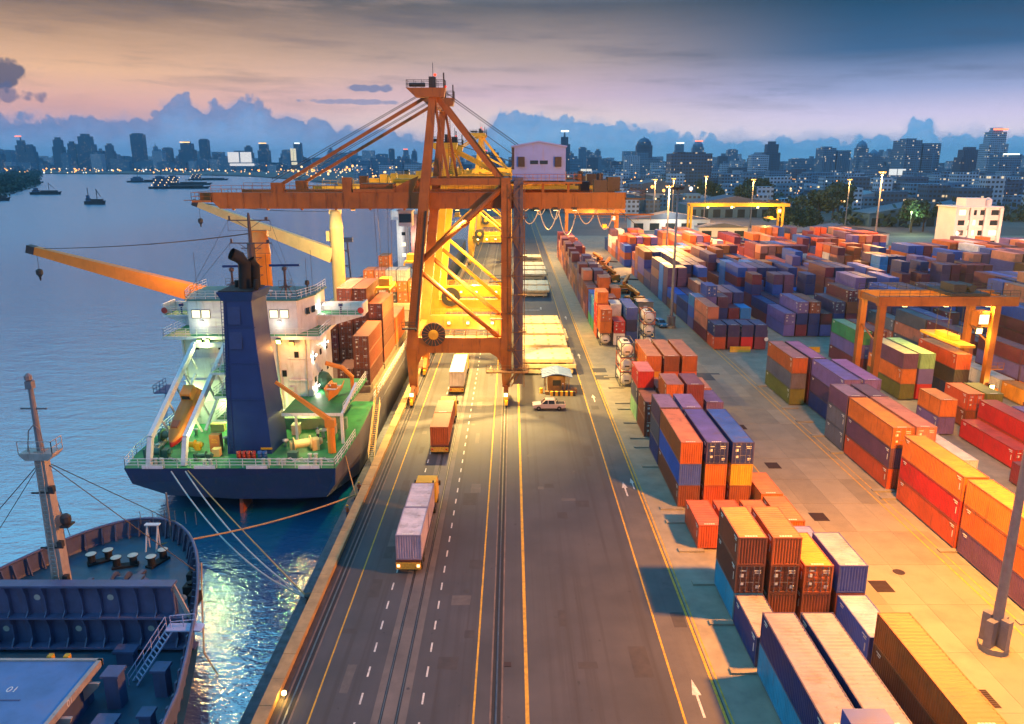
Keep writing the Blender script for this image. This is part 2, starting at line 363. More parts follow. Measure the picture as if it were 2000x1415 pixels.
# ------------------------------------------------------------------ quay edge, rails, markings
mb = MB(); mb.box(-18.05, -17.15, -40, 600, -.4, .55); KERB = pm('kerb_ochre', (.42, .26, .11), .75, var=.3, scale=.8, dirt=.6, dirtcol=(.2, .14, .09), dscale=.7)
cb = O('quay_kerb_beam', mb, KERB)
T(cb, 'long raised concrete kerb beam along the waterside edge of the quay', 'kerb')
cap = MB()
for i in range(60):
    y0 = 26 + i * 3.0
    if i == 0: cme = MB().box(-17.6 - .5, -17.6 + .5, 0, 2.96, .55, .64).mesh('coping_stone', KERB)
    link('coping_stone', cme, cb, (0, y0, rnd.uniform(-.012, .012)))
mb = MB(); mb.box(-20.0, -18.06, -40, 600, -2.2, -1.5); lg = O('quay_ledge', mb, pm('ledge_concrete', (.10, .11, .13), .8, var=.4, dirt=.6, dscale=.6)); ST(lg)
mb = MB(); mb.box(-18.6, -18.06, -40, 600, -4.6, -2.2); O('ledge_wall', mb, MATS['ledge_concrete'], lg)
fen = MB(); fen.box(-.55, 0, -1.0, 1.0, -1.5, .9); fen.tube((-.55, -.8, -.2), (-.9, -.8, -.2), .5, 10); fen.tube((-.55, .8, -.2), (-.9, .8, -.2), .5, 10)
fme = fen.mesh('fender', BLACK)
ordn = ['first', 'second', 'third', 'fourth', 'fifth', 'sixth', 'seventh', 'eighth', 'ninth', 'tenth', 'eleventh', 'twelfth', 'thirteenth', 'fourteenth', 'fifteenth', 'sixteenth', 'seventeenth', 'eighteenth',
        'nineteenth', 'twentieth', 'twenty-first', 'twenty-second', 'twenty-third', 'twenty-fourth', 'twenty-fifth', 'twenty-sixth', 'twenty-seventh', 'twenty-eighth', 'twenty-ninth', 'thirtieth'] + ['%dth' % k for k in range(31, 80)]
for i in range(0):
    T(link('quay_fender', fme, None, (-20.0, 38 + i * 8.0, -1.2)), 'black rubber fender below the quay kerb, %s from the front' % ordn[i], 'fender', 'rubber fenders along the quay')
# strips beside the waterside rail
mb = MB(); mb.box(-17.14, -16.78, -40, 600, .0, .05); ST(O('quay_drain_strip', mb, pm('drain_dark', (.07, .06, .055), .8, var=.4, scale=.8)))
def strip(name, x0, x1, y0, y1, z, mat): return sheet(name, [(x0, y0), (x1, y0), (x1, y1), (x0, y1)], z, mat)
def rail_track(x, lab):
    mb = MB(); mb.box(x - .34, x - .1, -40, 600, -.02, .010); mb.box(x + .1, x + .34, -40, 600, -.02, .010)
    o = O('crane_rail', mb, GROOVE); T(o, lab, 'rail', 'crane rails set in the quay')
    mb = MB(); mb.box(x - .055, x + .055, -40, 600, -.02, .035); O('rail_head', mb, STEEL, o)
    mb = MB(); mb.box(x - .48, x - .34, -40, 600, -.02, .016); mb.box(x + .34, x + .48, -40, 600, -.02, .016); O('rail_bed', mb, pm('rail_bed_worn', (.15, .11, .095), .8, var=.4, scale=.7), o)
rail_track(-16.15, 'waterside crane rail in a dark groove next to the kerb beam')
rail_track(-1.15, 'landside crane rail in a dark groove down the middle of the quay')
for x, lab in ((-9.35, 'left rail of the sunken railway track running under the trucks'), (-8.2, 'right rail of the sunken railway track running under the trucks')):
    mb = MB(); mb.box(x - .09, x + .09, -40, 600, -.02, .006); o = O('railway_rail', mb, GROOVE); T(o, lab, 'rail', 'railway rails in the quay')
    mb = MB(); mb.box(x - .035, x + .035, -40, 600, -.02, .02); O('rail_head', mb, STEEL, o)
strip('track_bed', -9.9, -9.46, -40, 600, .004, CONC) if 0 else None
tb = MB()
for x0, x1 in ((-10.0, -9.47), (-9.23, -8.34), (-8.06, -7.5)): tb.add([(x0, -40, .003), (x1, -40, .003), (x1, 600, .003), (x0, 600, .003)], [(0, 1, 2, 3)])
ST(O('track_bed', tb, pm('track_bed_asphalt', (.125, .11, .105), .75, var=.3, scale=.4, dirt=.4, dscale=.3, bump=.3, bscale=9)))
for nm, x, w, mt in (('edge_line', -14.4, .12, ROADY), ('yellow_line', -2.75, .16, ROADY), ('yellow_line', 1.1, .28, ROADY), ('yellow_line', 12.25, .16, ROADY), ('yellow_line', 15.2, .2, ROADY)):
    strip(nm, x - w / 2, x + w / 2, -40, 600, .009, mt)
strip('yellow_line', 15.55, 15.68, -40, 600, .004, ROADY)
for x in (-11.1, -6.55):
    dm = MB()
    for i in range(120):
        y0 = 20 + i * 3.1
        dm.add([(x - .07, y0, .009), (x + .07, y0, .009), (x + .07, y0 + 1.25, .009), (x - .07, y0 + 1.25, .009)], [(0, 1, 2, 3)])
    ST(O('dashed_lane_line', dm, ROADW))
def arrow(x, y, s=1.0):
    mb = MB(); q = [(-.09, 0), (.09, 0), (.09, 2.4), (.34, 2.4), (0, 4.2), (-.34, 2.4), (-.09, 2.4)]
    mb.add([(x + a * s, y + b * s, .013) for a, b in q], [tuple(range(7))]); return ST(O('lane_arrow', mb, ROADW))
for y in (46.5, 84.0, 121, 150, 190): arrow(13.7, y)
arrow(14.8, 86.0, .8)
# block pavers/patches beside the road and concrete beams under the stacks
PATCH = pm('patch_asphalt', (.07, .068, .07), .8, var=.3, scale=1)
for (x, y, w, l) in ((13.4, 118, 1.2, 2.0), (16.5, 136, 2.6, 3.0), (16.6, 141, 2.6, 3.0), (33.0, 143, 4.5, 5.0), (36.5, 136.5, 4.6, 5.0), (33.5, 129, 2.0, 1.6)):
    sheet('pavement_patch', [(x - w / 2, y - l / 2), (x + w / 2, y - l / 2), (x + w / 2, y + l / 2), (x - w / 2, y + l / 2)], .008, PATCH)
# concrete slabs of the mast lane, one by one
slab_root = link('lane_slab_paving', None); ST(slab_root)
xs = [30.35, 33.6, 37.0, 40.6, 44.6]
slme = {}
for j in range(4):
    w = xs[j + 1] - xs[j] - .045
    slme[j] = MB().box(0, w, 0, 6.95, -.1, 0).mesh('slab', CONCO)
    for i in range(24):
        g = rnd.uniform(.85, 1.12)
        link('slab', slme[j], slab_root, (xs[j] + .022, 26 + i * 7.0, .003 + rnd.uniform(0, .006)), None, (.25 * g, .22 * g, .16 * g))
strip('yellow_line', 31.4, 31.56, 26, 194, .016, ROADY); strip('yellow_line', 42.6, 42.76, 26, 194, .016, ROADY); strip('yellow_line', 43.5, 43.62, 26, 194, .016, ROADY)
gr = MB().box(-.85, .85, -1.0, 1.0, .0, .02)
for i in range(9): gr.box(-.8, .8, -.9 + i * .22, -.9 + i * .22 + .08, .02, .05)
gme = gr.mesh('drain_grate', pm('grate_iron', (.035, .02, .02), .7, var=.3))
for k, (x, y) in enumerate(((34.6, 48.5), (34.4, 64.0), (34.2, 78.5), (34.0, 93.5), (34.0, 108.5), (33.8, 121.0))):
    T(link('drain_grate', gme, None, (x, y, .012)), 'square iron drain grate in the slab lane, %s from the front' % ordn[k], 'grate', 'drain grates in the slab lane')
T(O('manhole_cover', MB().lathe([(.02, .03), (.5, .03), (.56, .0)], (37.3, 66.6, .014), 20), MATS['grate_iron']), 'round iron manhole cover on the orange lit slab lane', 'manhole cover')
T(O('manhole_cover', MB().box(-.28, .28, -.28, .28, 0, .03), MATS['grate_iron'], loc=(-.35, 52.5, .01)), 'small square pit cover beside the landside crane rail', 'manhole cover')
# sleeper beams (low concrete footings) under stacks beside the road
sl = MB().box(-1.3, 1.3, -.35, .35, -.01, .16).mesh('footing', CONC)
froot = link('stack_footings', None); ST(froot)
for y in (39.2, 51.6, 58.1, 64.5, 70.8, 77.2, 80.6, 93.2, 100.2, 103.8, 110.5, 117.2, 120.3, 129.3, 136):
    link('footing', sl, froot, (18.2, y, .0))
for y in (58.1, 70.7, 83.4, 85.5, 98.1, 104.8, 111, 117.7, 130.4): link('footing', sl, froot, (44.6, y, .01))

# ------------------------------------------------------------------ containers
CW, CH = 2.438, 2.591
PALETTE = {
 'orange': (.62, .17, .03), 'burnt orange': (.48, .11, .025), 'rust brown': (.25, .065, .03), 'dark brown': (.14, .045, .03), 'red': (.52, .022, .025), 'red orange': (.58, .09, .03),
 'navy': (.018, .035, .15), 'blue': (.02, .085, .38), 'light blue': (.03, .22, .52), 'cyan': (.02, .28, .46), 'violet': (.16, .11, .30), 'purple': (.12, .055, .12), 'maroon': (.17, .028, .045), 'grey': (.24, .24, .26), 'slate': (.11, .115, .15),
 'green': (.04, .26, .10), 'pale green': (.32, .58, .24), 'olive': (.16, .18, .04), 'teal': (.02, .22, .24), 'white': (.72, .69, .64), 'yellow': (.70, .40, .03), 'amber': (.66, .26, .03), 'salmon': (.58, .20, .12), 'charcoal': (.05, .045, .055), 'tank': (.7, .66, .6)}
def corr(y0, y1, pitch, depth):
    out = []; k = max(1, round((y1 - y0) / pitch)); p = (y1 - y0) / k
    for i in range(k):
        a = y0 + i * p; out += [(a, 0), (a + p * .26, 0), (a + p * .5, depth), (a + p * .76, depth)]
    return out + [(y1, 0)]
def c_meshes(L, hi=True):
    hw, hl = CW / 2, L / 2; pt = .28 if hi else .56
    w = MB(); pr = corr(-hl + .16, hl - .16, pt, .045)
    for sx in (-1, 1):
        o = len(w.v)
        for y, d in pr: w.v += [(sx * (hw - .015 - d), y, .14), (sx * (hw - .015 - d), y, CH - .1)]
        for i in range(len(pr) - 1):
            a = o + 2 * i; q = (a, a + 2, a + 3, a + 1); w.f.append(q if sx > 0 else q[::-1]); w.m.append(0)
    prx = corr(-hw + .1, hw - .1, .26, .045); o = len(w.v)
    for x, d in prx: w.v += [(x, hl - .02 - d, .14), (x, hl - .02 - d, CH - .1)]
    for i in range(len(prx) - 1): a = o + 2 * i; w.f.append((a, a + 1, a + 3, a + 2)); w.m.append(0)
    w.box(-hw + .05, hw - .05, -hl + .1, hl - .1, .1, .2)
    rf = MB(); pr = corr(-hl + .1, hl - .1, .42 if hi else .84, .03); o = 0
    for y, d in pr: rf.v += [(-hw + .06, y, CH - .022 - d), (hw - .06, y, CH - .022 - d)]
    for i in range(len(pr) - 1): a = 2 * i; rf.f.append((a, a + 1, a + 3, a + 2)); rf.m.append(0)
    fr = MB()
    for sx in (-1, 1):
        for sy in (-1, 1):
            x0 = sx * hw; y0 = sy * hl
            fr.box(min(x0, x0 - sx * .14), max(x0, x0 - sx * .14), min(y0, y0 - sy * .14), max(y0, y0 - sy * .14), .0, CH)
        fr.box(min(sx * hw, sx * (hw - .1)) , max(sx * hw, sx * (hw - .1)), -hl + .14, hl - .14, CH - .11, CH - .012)
        fr.box(min(sx * hw, sx * (hw - .1)) , max(sx * hw, sx * (hw - .1)), -hl + .14, hl - .14, .02, .16)
    for sy in (-1, 1):
        y0, y1 = sorted((sy * hl, sy * (hl - .12)))
        fr.box(-hw + .14, hw - .14, y0 + .004, y1 - .004, CH - .13, CH - .012); fr.box(-hw + .14, hw - .14, y0 + .004, y1 - .004, .02, .16)
    return w.mesh('container', PAINT), rf.mesh('roof', PAINTR), fr.mesh('frame', PAINT)
def end_meshes(L):
    hw, hl = CW / 2, L / 2
    ew = MB(); prx = corr(-hw + .12, hw - .12, .24, .05)
    for x, d in prx: ew.v += [(x, -hl + .02 + d, .14), (x, -hl + .02 + d, CH - .12)]
    for i in range(len(prx) - 1): a = 2 * i; ew.f.append((a, a + 2, a + 3, a + 1)); ew.m.append(0)
    dl = []
    for sx in (-1, 1):
        d = MB(); x0, x1 = sorted((sx * .015, sx * (hw - .14))); yy = -hl + .07
        d.box(x0, x1, yy, yy + .04, .16, CH - .13)
        for z in (.3, .78, 1.26, 1.74, 2.2): d.box(x0 + .06, x1 - .06, yy - .03, yy, z, z + .22)
        lb = MB()
        for fx in (.28, .72):
            x = x0 + (x1 - x0) * fx; lb.tube((x, yy - .07, .1), (x, yy - .07, CH - .08), .024, 6)
            for z in (.2, .95, 1.7, 2.35): lb.box(x - .06, x + .06, yy - .07, yy - .03, z, z + .07)
            lb.box(x - .02, x + .3 if sx < 0 else x + .02, yy - .1, yy - .08, 1.02, 1.07) if sx < 0 else lb.box(x - .3, x + .02, yy - .1, yy - .08, 1.02, 1.07)
        dl.append((d.mesh('door', PAINT), lb.mesh('locking_bars', GALV)))
    return ew.mesh('end_wall', PAINT), dl
CM = {}
for key, L in (('20', 6.058), ('40', 12.192)):
    CM[key] = (L, c_meshes(L), end_meshes(L))
# one-mesh containers for the far stacks
def simple_mesh(L):
    hw, hl = CW / 2, L / 2; b = MB().box(-hw, hw, -hl, hl, 0.02, CH - .02)
    for sx in (-1, 1):
        for sy in (-1, 1): x0, x1 = sorted((sx * hw, sx * (hw - .15))); y0, y1 = sorted((sy * (hl + .015), sy * (hl - .15))); b.box(min(x0, sx * (hw + .015)), max(x1, sx * (hw + .015)), y0, y1, 0, CH)
    for i in range(int(L / .6)):
        y = -hl + .3 + i * .6; b.box(-hw - .03, -hw, y, y + .3, .15, CH - .15); b.box(hw, hw + .03, y, y + .3, .15, CH - .15)
    for i in range(4): x = -hw + .3 + i * .55; b.box(x, x + .22, -hl - .03, -hl, .15, CH - .15)
    return b.mesh('container', PAINT)
CS = {k: simple_mesh(CM[k][0]) for k in CM}
MARK = MB()
for i in range(5): MARK.box(-.62 + i * .26, -.62 + i * .26 + .2, .25, .45, CH - .01, CH + .004)
MARKW = pm('marking_white', (.75, .72, .62), .6, var=.15)
markme = {k: None for k in CM}
for k in CM:
    q = MB(); hl = CM[k][0] / 2
    for i in range(5): q.box(-.62 + i * .22, -.62 + i * .22 + .17, -hl + .2, -hl + .36, CH - .012, CH + .002)
    markme[k] = q.mesh('roof_marking', MARKW)
letme = {}
sidem = {}
for k in CM:
    q = MB(); hl = CM[k][0] / 2
    for (y, z, w, hh2) in ((-hl + .5, 2.2, .75, .1), (-hl + .5, 2.02, .5, .09), (-hl + .55, 1.0, .12, .7), (hl - 1.3, 2.2, .7, .1), (hl - 1.2, 2.02, .45, .08)): q.box(-CW / 2 - .012, -CW / 2 + .004, y, y + w, z, z + hh2)
    sidem[k] = q.mesh('side_marking', MARKW)
for k in CM:
    q = MB(); hl = CM[k][0] / 2
    for (x, z, w, hh2) in ((-.85, 2.05, .5, .09), (.3, 2.05, .6, .09), (.4, 1.85, .5, .07), (-.8, .75, .3, .28), (.55, .6, .35, .12), (.55, .45, .3, .08), (-.85, 1.5, .32, .3)):
        q.box(x, x + w, -hl + .02, -hl + .035, z, z + hh2)
    letme[k] = q.mesh('door_lettering', MARKW)
# tank container
def tank_parts(L):
    hw, hl = CW / 2, L / 2
    fr = MB()
    for sx in (-1, 1):
        for sy in (-1, 1): fr.beam((sx * (hw - .07), sy * (hl - .07), 0), (sx * (hw - .07), sy * (hl - .07), CH), .15)
        for z in (.08, CH - .08): fr.beam((sx * (hw - .07), -hl, z), (sx * (hw - .07), hl, z), .12)
    for sy in (-1, 1):
        for z in (.08, CH - .08): fr.beam((-hw, sy * (hl - .07), z), (hw, sy * (hl - .07), z), .13)
        for a, b in (((-hw + .1, .75), (-.5, .1)), ((hw - .1, .75), (.5, .1)), ((-hw + .1, CH - .75), (-.5, CH - .1)), ((hw - .1, CH - .75), (.5, CH - .1))):
            fr.beam((a[0], sy * (hl - .08), a[1]), (b[0], sy * (hl - .08), b[1]), .1)
    tk = MB().lathe([(.2, -hl + .18), (.75, -hl + .24), (1.02, -hl + .42), (1.1, -hl + .6), (1.1, hl - .6), (1.02, hl - .42), (.75, hl - .24), (.2, hl - .18)], (0, 0, CH / 2 + .02), 20, 'y')
    pl = MB().box(-.4, .4, -hl + .12, -hl + .2, .9, 1.12).box(-.35, .35, -.5, .5, CH - .2, CH - .02)
    return tk.mesh('tank_shell', pm('tank_white', (.68, .63, .58), .4, var=.08, dirt=.25, dirtcol=(.4, .3, .22), streak=True), True), fr.mesh('tank_frame', PAINT), pl.mesh('tank_plate', DARKM)
TK = tank_parts(6.058)
CONT = []
def stack(block, row, bay, x, y0, key, cols, z0=.16, roof=None, ends=None):
    L = CM[key][0]
    for t, c in enumerate(cols):
        CONT.append(dict(block=block, row=row, bay=bay, tier=t, nt=len(cols), x=x + CW / 2, y=y0 + L / 2, L=L, key=key, z=z0 + t * (CH + .01), col=c,
                         roof=(roof if t == len(cols) - 1 else None), end=(ends[t] if ends else ('w' if rnd.random() < .6 else 'd'))))
B1 = lambda r: 18.9 + 2.9 * r
B = lambda bay, r, y0, key, cols, **kw: stack('b1', r, bay, B1(r), y0, key, cols, **kw)
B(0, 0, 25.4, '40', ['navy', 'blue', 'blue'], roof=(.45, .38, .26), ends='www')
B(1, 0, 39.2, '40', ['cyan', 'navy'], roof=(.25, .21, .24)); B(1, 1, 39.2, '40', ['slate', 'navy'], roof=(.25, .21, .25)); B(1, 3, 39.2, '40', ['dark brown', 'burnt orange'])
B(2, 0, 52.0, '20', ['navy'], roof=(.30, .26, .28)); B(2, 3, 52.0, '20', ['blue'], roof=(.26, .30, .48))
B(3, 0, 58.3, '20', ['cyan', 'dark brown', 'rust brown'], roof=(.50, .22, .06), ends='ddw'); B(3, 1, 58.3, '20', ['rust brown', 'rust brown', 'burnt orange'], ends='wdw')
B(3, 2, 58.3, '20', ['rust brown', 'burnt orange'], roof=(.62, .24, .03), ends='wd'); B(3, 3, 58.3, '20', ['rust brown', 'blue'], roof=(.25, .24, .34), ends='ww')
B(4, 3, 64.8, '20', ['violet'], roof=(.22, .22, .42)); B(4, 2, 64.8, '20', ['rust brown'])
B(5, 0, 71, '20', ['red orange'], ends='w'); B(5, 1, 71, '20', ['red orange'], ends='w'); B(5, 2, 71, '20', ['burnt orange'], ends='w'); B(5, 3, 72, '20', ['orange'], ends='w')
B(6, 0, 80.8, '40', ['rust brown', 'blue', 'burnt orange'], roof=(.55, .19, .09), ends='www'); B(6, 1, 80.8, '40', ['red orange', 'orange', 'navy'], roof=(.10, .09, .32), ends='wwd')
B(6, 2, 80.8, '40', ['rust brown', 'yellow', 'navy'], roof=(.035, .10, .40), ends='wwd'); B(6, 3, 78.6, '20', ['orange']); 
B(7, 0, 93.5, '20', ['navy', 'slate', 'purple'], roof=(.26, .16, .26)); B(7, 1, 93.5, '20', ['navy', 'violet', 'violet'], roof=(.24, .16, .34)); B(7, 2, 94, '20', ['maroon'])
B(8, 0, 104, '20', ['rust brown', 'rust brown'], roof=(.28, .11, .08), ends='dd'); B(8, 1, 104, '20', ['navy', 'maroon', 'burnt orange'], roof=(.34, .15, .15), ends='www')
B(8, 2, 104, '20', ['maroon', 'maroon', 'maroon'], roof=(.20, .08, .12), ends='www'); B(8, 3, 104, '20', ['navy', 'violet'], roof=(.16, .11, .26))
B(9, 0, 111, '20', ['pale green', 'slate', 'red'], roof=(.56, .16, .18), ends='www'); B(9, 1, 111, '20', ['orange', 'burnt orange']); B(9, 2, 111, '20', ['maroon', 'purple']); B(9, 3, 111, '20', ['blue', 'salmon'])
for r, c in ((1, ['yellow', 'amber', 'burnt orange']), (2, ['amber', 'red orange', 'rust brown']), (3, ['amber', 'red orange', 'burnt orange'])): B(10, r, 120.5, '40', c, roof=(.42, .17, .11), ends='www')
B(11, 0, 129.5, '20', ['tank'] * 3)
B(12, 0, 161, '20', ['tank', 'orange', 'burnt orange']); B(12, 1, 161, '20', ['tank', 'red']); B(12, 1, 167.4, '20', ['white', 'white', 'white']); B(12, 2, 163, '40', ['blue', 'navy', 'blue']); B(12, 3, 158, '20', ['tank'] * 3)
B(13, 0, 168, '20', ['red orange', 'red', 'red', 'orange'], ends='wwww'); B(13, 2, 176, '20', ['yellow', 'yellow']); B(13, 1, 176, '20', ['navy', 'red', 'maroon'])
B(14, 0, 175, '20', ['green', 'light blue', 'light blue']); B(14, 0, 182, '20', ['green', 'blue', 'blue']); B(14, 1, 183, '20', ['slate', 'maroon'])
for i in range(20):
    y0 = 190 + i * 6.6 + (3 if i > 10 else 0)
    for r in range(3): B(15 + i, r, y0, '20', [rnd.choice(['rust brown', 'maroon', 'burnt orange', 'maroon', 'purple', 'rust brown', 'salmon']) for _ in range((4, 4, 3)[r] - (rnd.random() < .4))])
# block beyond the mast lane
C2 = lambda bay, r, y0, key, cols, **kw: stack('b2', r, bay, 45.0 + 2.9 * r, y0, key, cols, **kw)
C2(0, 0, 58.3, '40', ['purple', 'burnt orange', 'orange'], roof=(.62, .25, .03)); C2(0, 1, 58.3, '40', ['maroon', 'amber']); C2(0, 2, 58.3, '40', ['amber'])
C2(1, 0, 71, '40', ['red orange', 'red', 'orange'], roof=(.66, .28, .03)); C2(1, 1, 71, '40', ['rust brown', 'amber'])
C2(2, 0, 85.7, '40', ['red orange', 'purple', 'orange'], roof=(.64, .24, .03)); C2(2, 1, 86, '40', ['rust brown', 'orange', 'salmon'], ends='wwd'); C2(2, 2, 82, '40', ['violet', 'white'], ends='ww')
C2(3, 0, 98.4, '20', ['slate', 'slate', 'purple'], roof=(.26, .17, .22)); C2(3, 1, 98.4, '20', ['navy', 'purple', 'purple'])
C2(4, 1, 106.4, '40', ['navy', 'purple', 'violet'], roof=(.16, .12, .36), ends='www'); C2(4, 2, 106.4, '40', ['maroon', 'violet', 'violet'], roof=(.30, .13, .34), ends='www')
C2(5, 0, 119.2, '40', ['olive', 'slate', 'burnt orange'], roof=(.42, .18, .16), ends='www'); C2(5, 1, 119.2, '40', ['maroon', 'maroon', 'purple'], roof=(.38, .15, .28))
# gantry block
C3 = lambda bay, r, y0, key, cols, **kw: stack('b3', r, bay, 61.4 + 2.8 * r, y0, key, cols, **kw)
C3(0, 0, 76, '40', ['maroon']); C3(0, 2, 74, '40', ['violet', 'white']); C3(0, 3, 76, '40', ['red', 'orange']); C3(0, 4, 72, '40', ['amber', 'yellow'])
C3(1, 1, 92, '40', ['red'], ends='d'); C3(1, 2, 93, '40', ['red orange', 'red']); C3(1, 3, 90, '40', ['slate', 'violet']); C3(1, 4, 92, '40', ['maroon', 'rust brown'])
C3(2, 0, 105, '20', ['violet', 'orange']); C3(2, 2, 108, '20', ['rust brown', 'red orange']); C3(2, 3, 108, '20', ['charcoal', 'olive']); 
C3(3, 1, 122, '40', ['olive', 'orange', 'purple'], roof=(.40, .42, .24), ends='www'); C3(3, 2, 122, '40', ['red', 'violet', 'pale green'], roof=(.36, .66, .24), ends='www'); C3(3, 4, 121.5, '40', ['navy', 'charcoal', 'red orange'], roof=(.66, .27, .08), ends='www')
C3(4, 1, 139, '40', ['maroon', 'violet', 'green'], roof=(.22, .36, .2)); C3(4, 2, 139, '40', ['red', 'navy', 'maroon']); C3(4, 3, 139, '20', ['rust brown', 'blue']); C3(4, 4, 139, '20', ['charcoal', 'maroon'])
for i in range(8):
    for r in range(4):
        k = rnd.choice([1, 2, 2, 3, 3]); stack('b4', r, i, 82.5 + 2.8 * r, 74 + i * 12.7, '40', [rnd.choice(['orange', 'grey', 'slate', 'salmon', 'violet', 'amber', 'maroon', 'white']) for _ in range(k)])
# rows past the cross lane
pal_mid = ['maroon', 'maroon', 'purple', 'navy', 'blue', 'navy', 'violet', 'rust brown', 'navy', 'purple', 'blue', 'maroon', 'salmon', 'purple', 'light blue']
pal_far = ['red orange', 'orange', 'salmon', 'salmon', 'burnt orange', 'orange', 'maroon', 'rust brown', 'red orange', 'purple', 'violet', 'navy', 'salmon', 'maroon', 'blue', 'burnt orange', 'purple', 'white']
for r, c in enumerate((['red orange', 'navy'], ['maroon', 'navy'], ['red', 'navy'], ['maroon', 'navy'])): stack('b5', r, 0, 42.5 + 2.85 * r, 157.5, '20', c, ends='ww')
bands = [('b5', 38.5 + 4.0, 5), ('b6', 61.5, 6), ('b7', 85.5, 6), ('b8', 109.5, 6), ('b9', 133.5, 6), ('b10', 157.5, 6), ('b11', 181, 6)]
for bn, x0, nr in bands:
    y = 164.2; i = 1
    if bn != 'b5': y = 157.5
    while y < (345 if bn not in ('b10', 'b11') else 300):
        bayc = [rnd.choice(pal_mid if y < 240 else pal_far) for _ in range(2)]; forty = rnd.random() < .5; key = '40' if forty else '20'; hbase = rnd.choice([2, 3, 3, 4, 4])
        if rnd.random() > .07:
            for r in range(nr):
                k = max(0, min(4, hbase + rnd.choice([-2, -1, 0, 0, 0, 0, 1])))
                if k:
                    pal = pal_mid if (y + rnd.uniform(-25, 25) < 235 and x0 < 130) else pal_far
                    base = rnd.choice(bayc) if rnd.random() < .6 else rnd.choice(pal); stack(bn, r, i, x0 + 2.75 * r, y, key, [base if rnd.random() < .6 else rnd.choice(pal) for _ in range(k)])
        y += CM[key][0] + .5; i += 1
        if i == 12: y += 5

# ------------------------------------------------------------------ which containers show
P_ = R(14.54); CP, SP = math.cos(P_), math.sin(P_)
def proj(x, y, z):
    zc = y * CP - (z - 38.2) * SP; yc = y * SP + (z - 38.2) * CP
    return 1000 + 1500 * x / zc, 707 - 1500 * yc / zc, zc
tops = {}
for c in CONT: tops.setdefault(c['block'], []).append(c)
def shows(c):
    u, v, zc = proj(c['x'], c['y'], c['z'] + 1.3)
    if u < -40 or u > 2060 or v > 1520: return 0
    sz = (1500 / zc) ** 2
    if c['tier'] == c['nt'] - 1: return sz * 1.3
    left = near = False
    for d in tops[c['block']]:
        if d['tier'] != c['tier']: continue
        if abs(d['y'] - c['y']) < (d['L'] + c['L']) / 2 - 1.5 and 1.5 < c['x'] - d['x'] < 3.4: left = True
        if abs(d['x'] - c['x']) < 1.2 and 3 < c['y'] - d['y'] < (d['L'] + c['L']) / 2 + 1.2: near = True
    if not left: return sz
    if not near: return sz * .5
    return 0
for c in CONT: c['s'] = shows(c)
order = sorted([c for c in CONT if c['s'] > 0], key=lambda c: -c['s'])
single = order[:252]; sid = set(id(c) for c in single)
tierw = ['bottom', 'second', 'third', 'fourth', 'fifth']
roww = {'b1': 'row %s from quay road', 'b2': 'row %s past slab lane', 'b3': 'row %s of gantry crane block', 'b4': 'row %s of far right block', 'b5': 'row %s behind cross lane',
        'b6': 'row %s of far block two', 'b7': 'row %s of far block three', 'b8': 'row %s of far block four', 'b9': 'row %s of far block five', 'b10': 'row %s of far block six', 'b11': 'row %s of far block seven'}
numw = ['one', 'two', 'three', 'four', 'five', 'six', 'seven', 'eight', 'nine', 'ten', 'eleven', 'twelve', 'thirteen', 'fourteen', 'fifteen', 'sixteen', 'seventeen', 'eighteen', 'nineteen', 'twenty'] + [t + ('-' + u if u else '') for t in ('twenty', 'thirty', 'forty', 'fifty') for u in ('', 'one', 'two', 'three', 'four', 'five', 'six', 'seven', 'eight', 'nine')][1:]
bayno = {}
for b in tops:
    ys = sorted(set(round(c['y'] - c['L'] / 2, 1) for c in tops[b])); 
    for c in tops[b]: bayno[id(c)] = ys.index(round(c['y'] - c['L'] / 2, 1))
used = set()
def mixc(a, b, t): return tuple(a[i] * (1 - t) + b[i] * t for i in range(3))
def make_container(c, label, group, detail=True, dark=None):
    L, (wme, rme, fme2), (ewme, dls) = CM[c['key']]
    g = rnd.uniform(.8, 1.15)
    col = tuple(min(.85, q * g) for q in PALETTE[c['col']]); loc = (c['x'], c['y'], c['z'])
    if c['col'] == 'tank':
        o = link('tank_container', TK[1], None, loc, None, rnd.choice([(.05, .06, .09), (.05, .06, .09), (.4, .1, .05)])); T(o, label, 'tank container', group)
        link('tank_shell', TK[0], o); link('tank_plate', TK[2], o); return o
    if not detail:
        o = link('container', CS[c['key']], None, loc, None, col); return T(o, label, 'container', group)
    o = link('container', wme, None, loc, None, col); T(o, label, 'container', group)
    rc = c['roof'] or mixc(col, (.30, .22, .17), .22)
    if rnd.random() < .6: link('side_marking', sidem[c['key']], o)
    ro = link('roof', rme, o, None, None, rc); link('frame', fme2, o, None, None, mixc(col, (.12, .07, .05), .3))
    if c['tier'] == c['nt'] - 1 and rnd.random() < .75: link('roof_marking', markme[c['key']], o)
    if c['end'] == 'w': link('end_wall', ewme, o, None, None, mixc(col, (.3, .1, .03), .12))
    else:
        for dm_, lm in dls:
            d = link('door', dm_, o, None, None, col); link('locking_bars', lm, d)
        link('door_lettering', letme[c['key']], o)
    return o
for c in single:
    long_ = 'long ' if c['key'] == '40' else ''
    kind = 'white tank container' if c['col'] == 'tank' else '%s%s container' % (long_, c['col'])
    lab = '%s, %s tier, %s, bay %s from front' % (kind, tierw[c['tier']], roww[c['block']] % numw[c['row']], numw[bayno[id(c)]])
    c['obj'] = make_container(c, lab, 'containers stacked in the yard', detail=(1500 / proj(c['x'], c['y'], c['z'])[2] > 8.2))
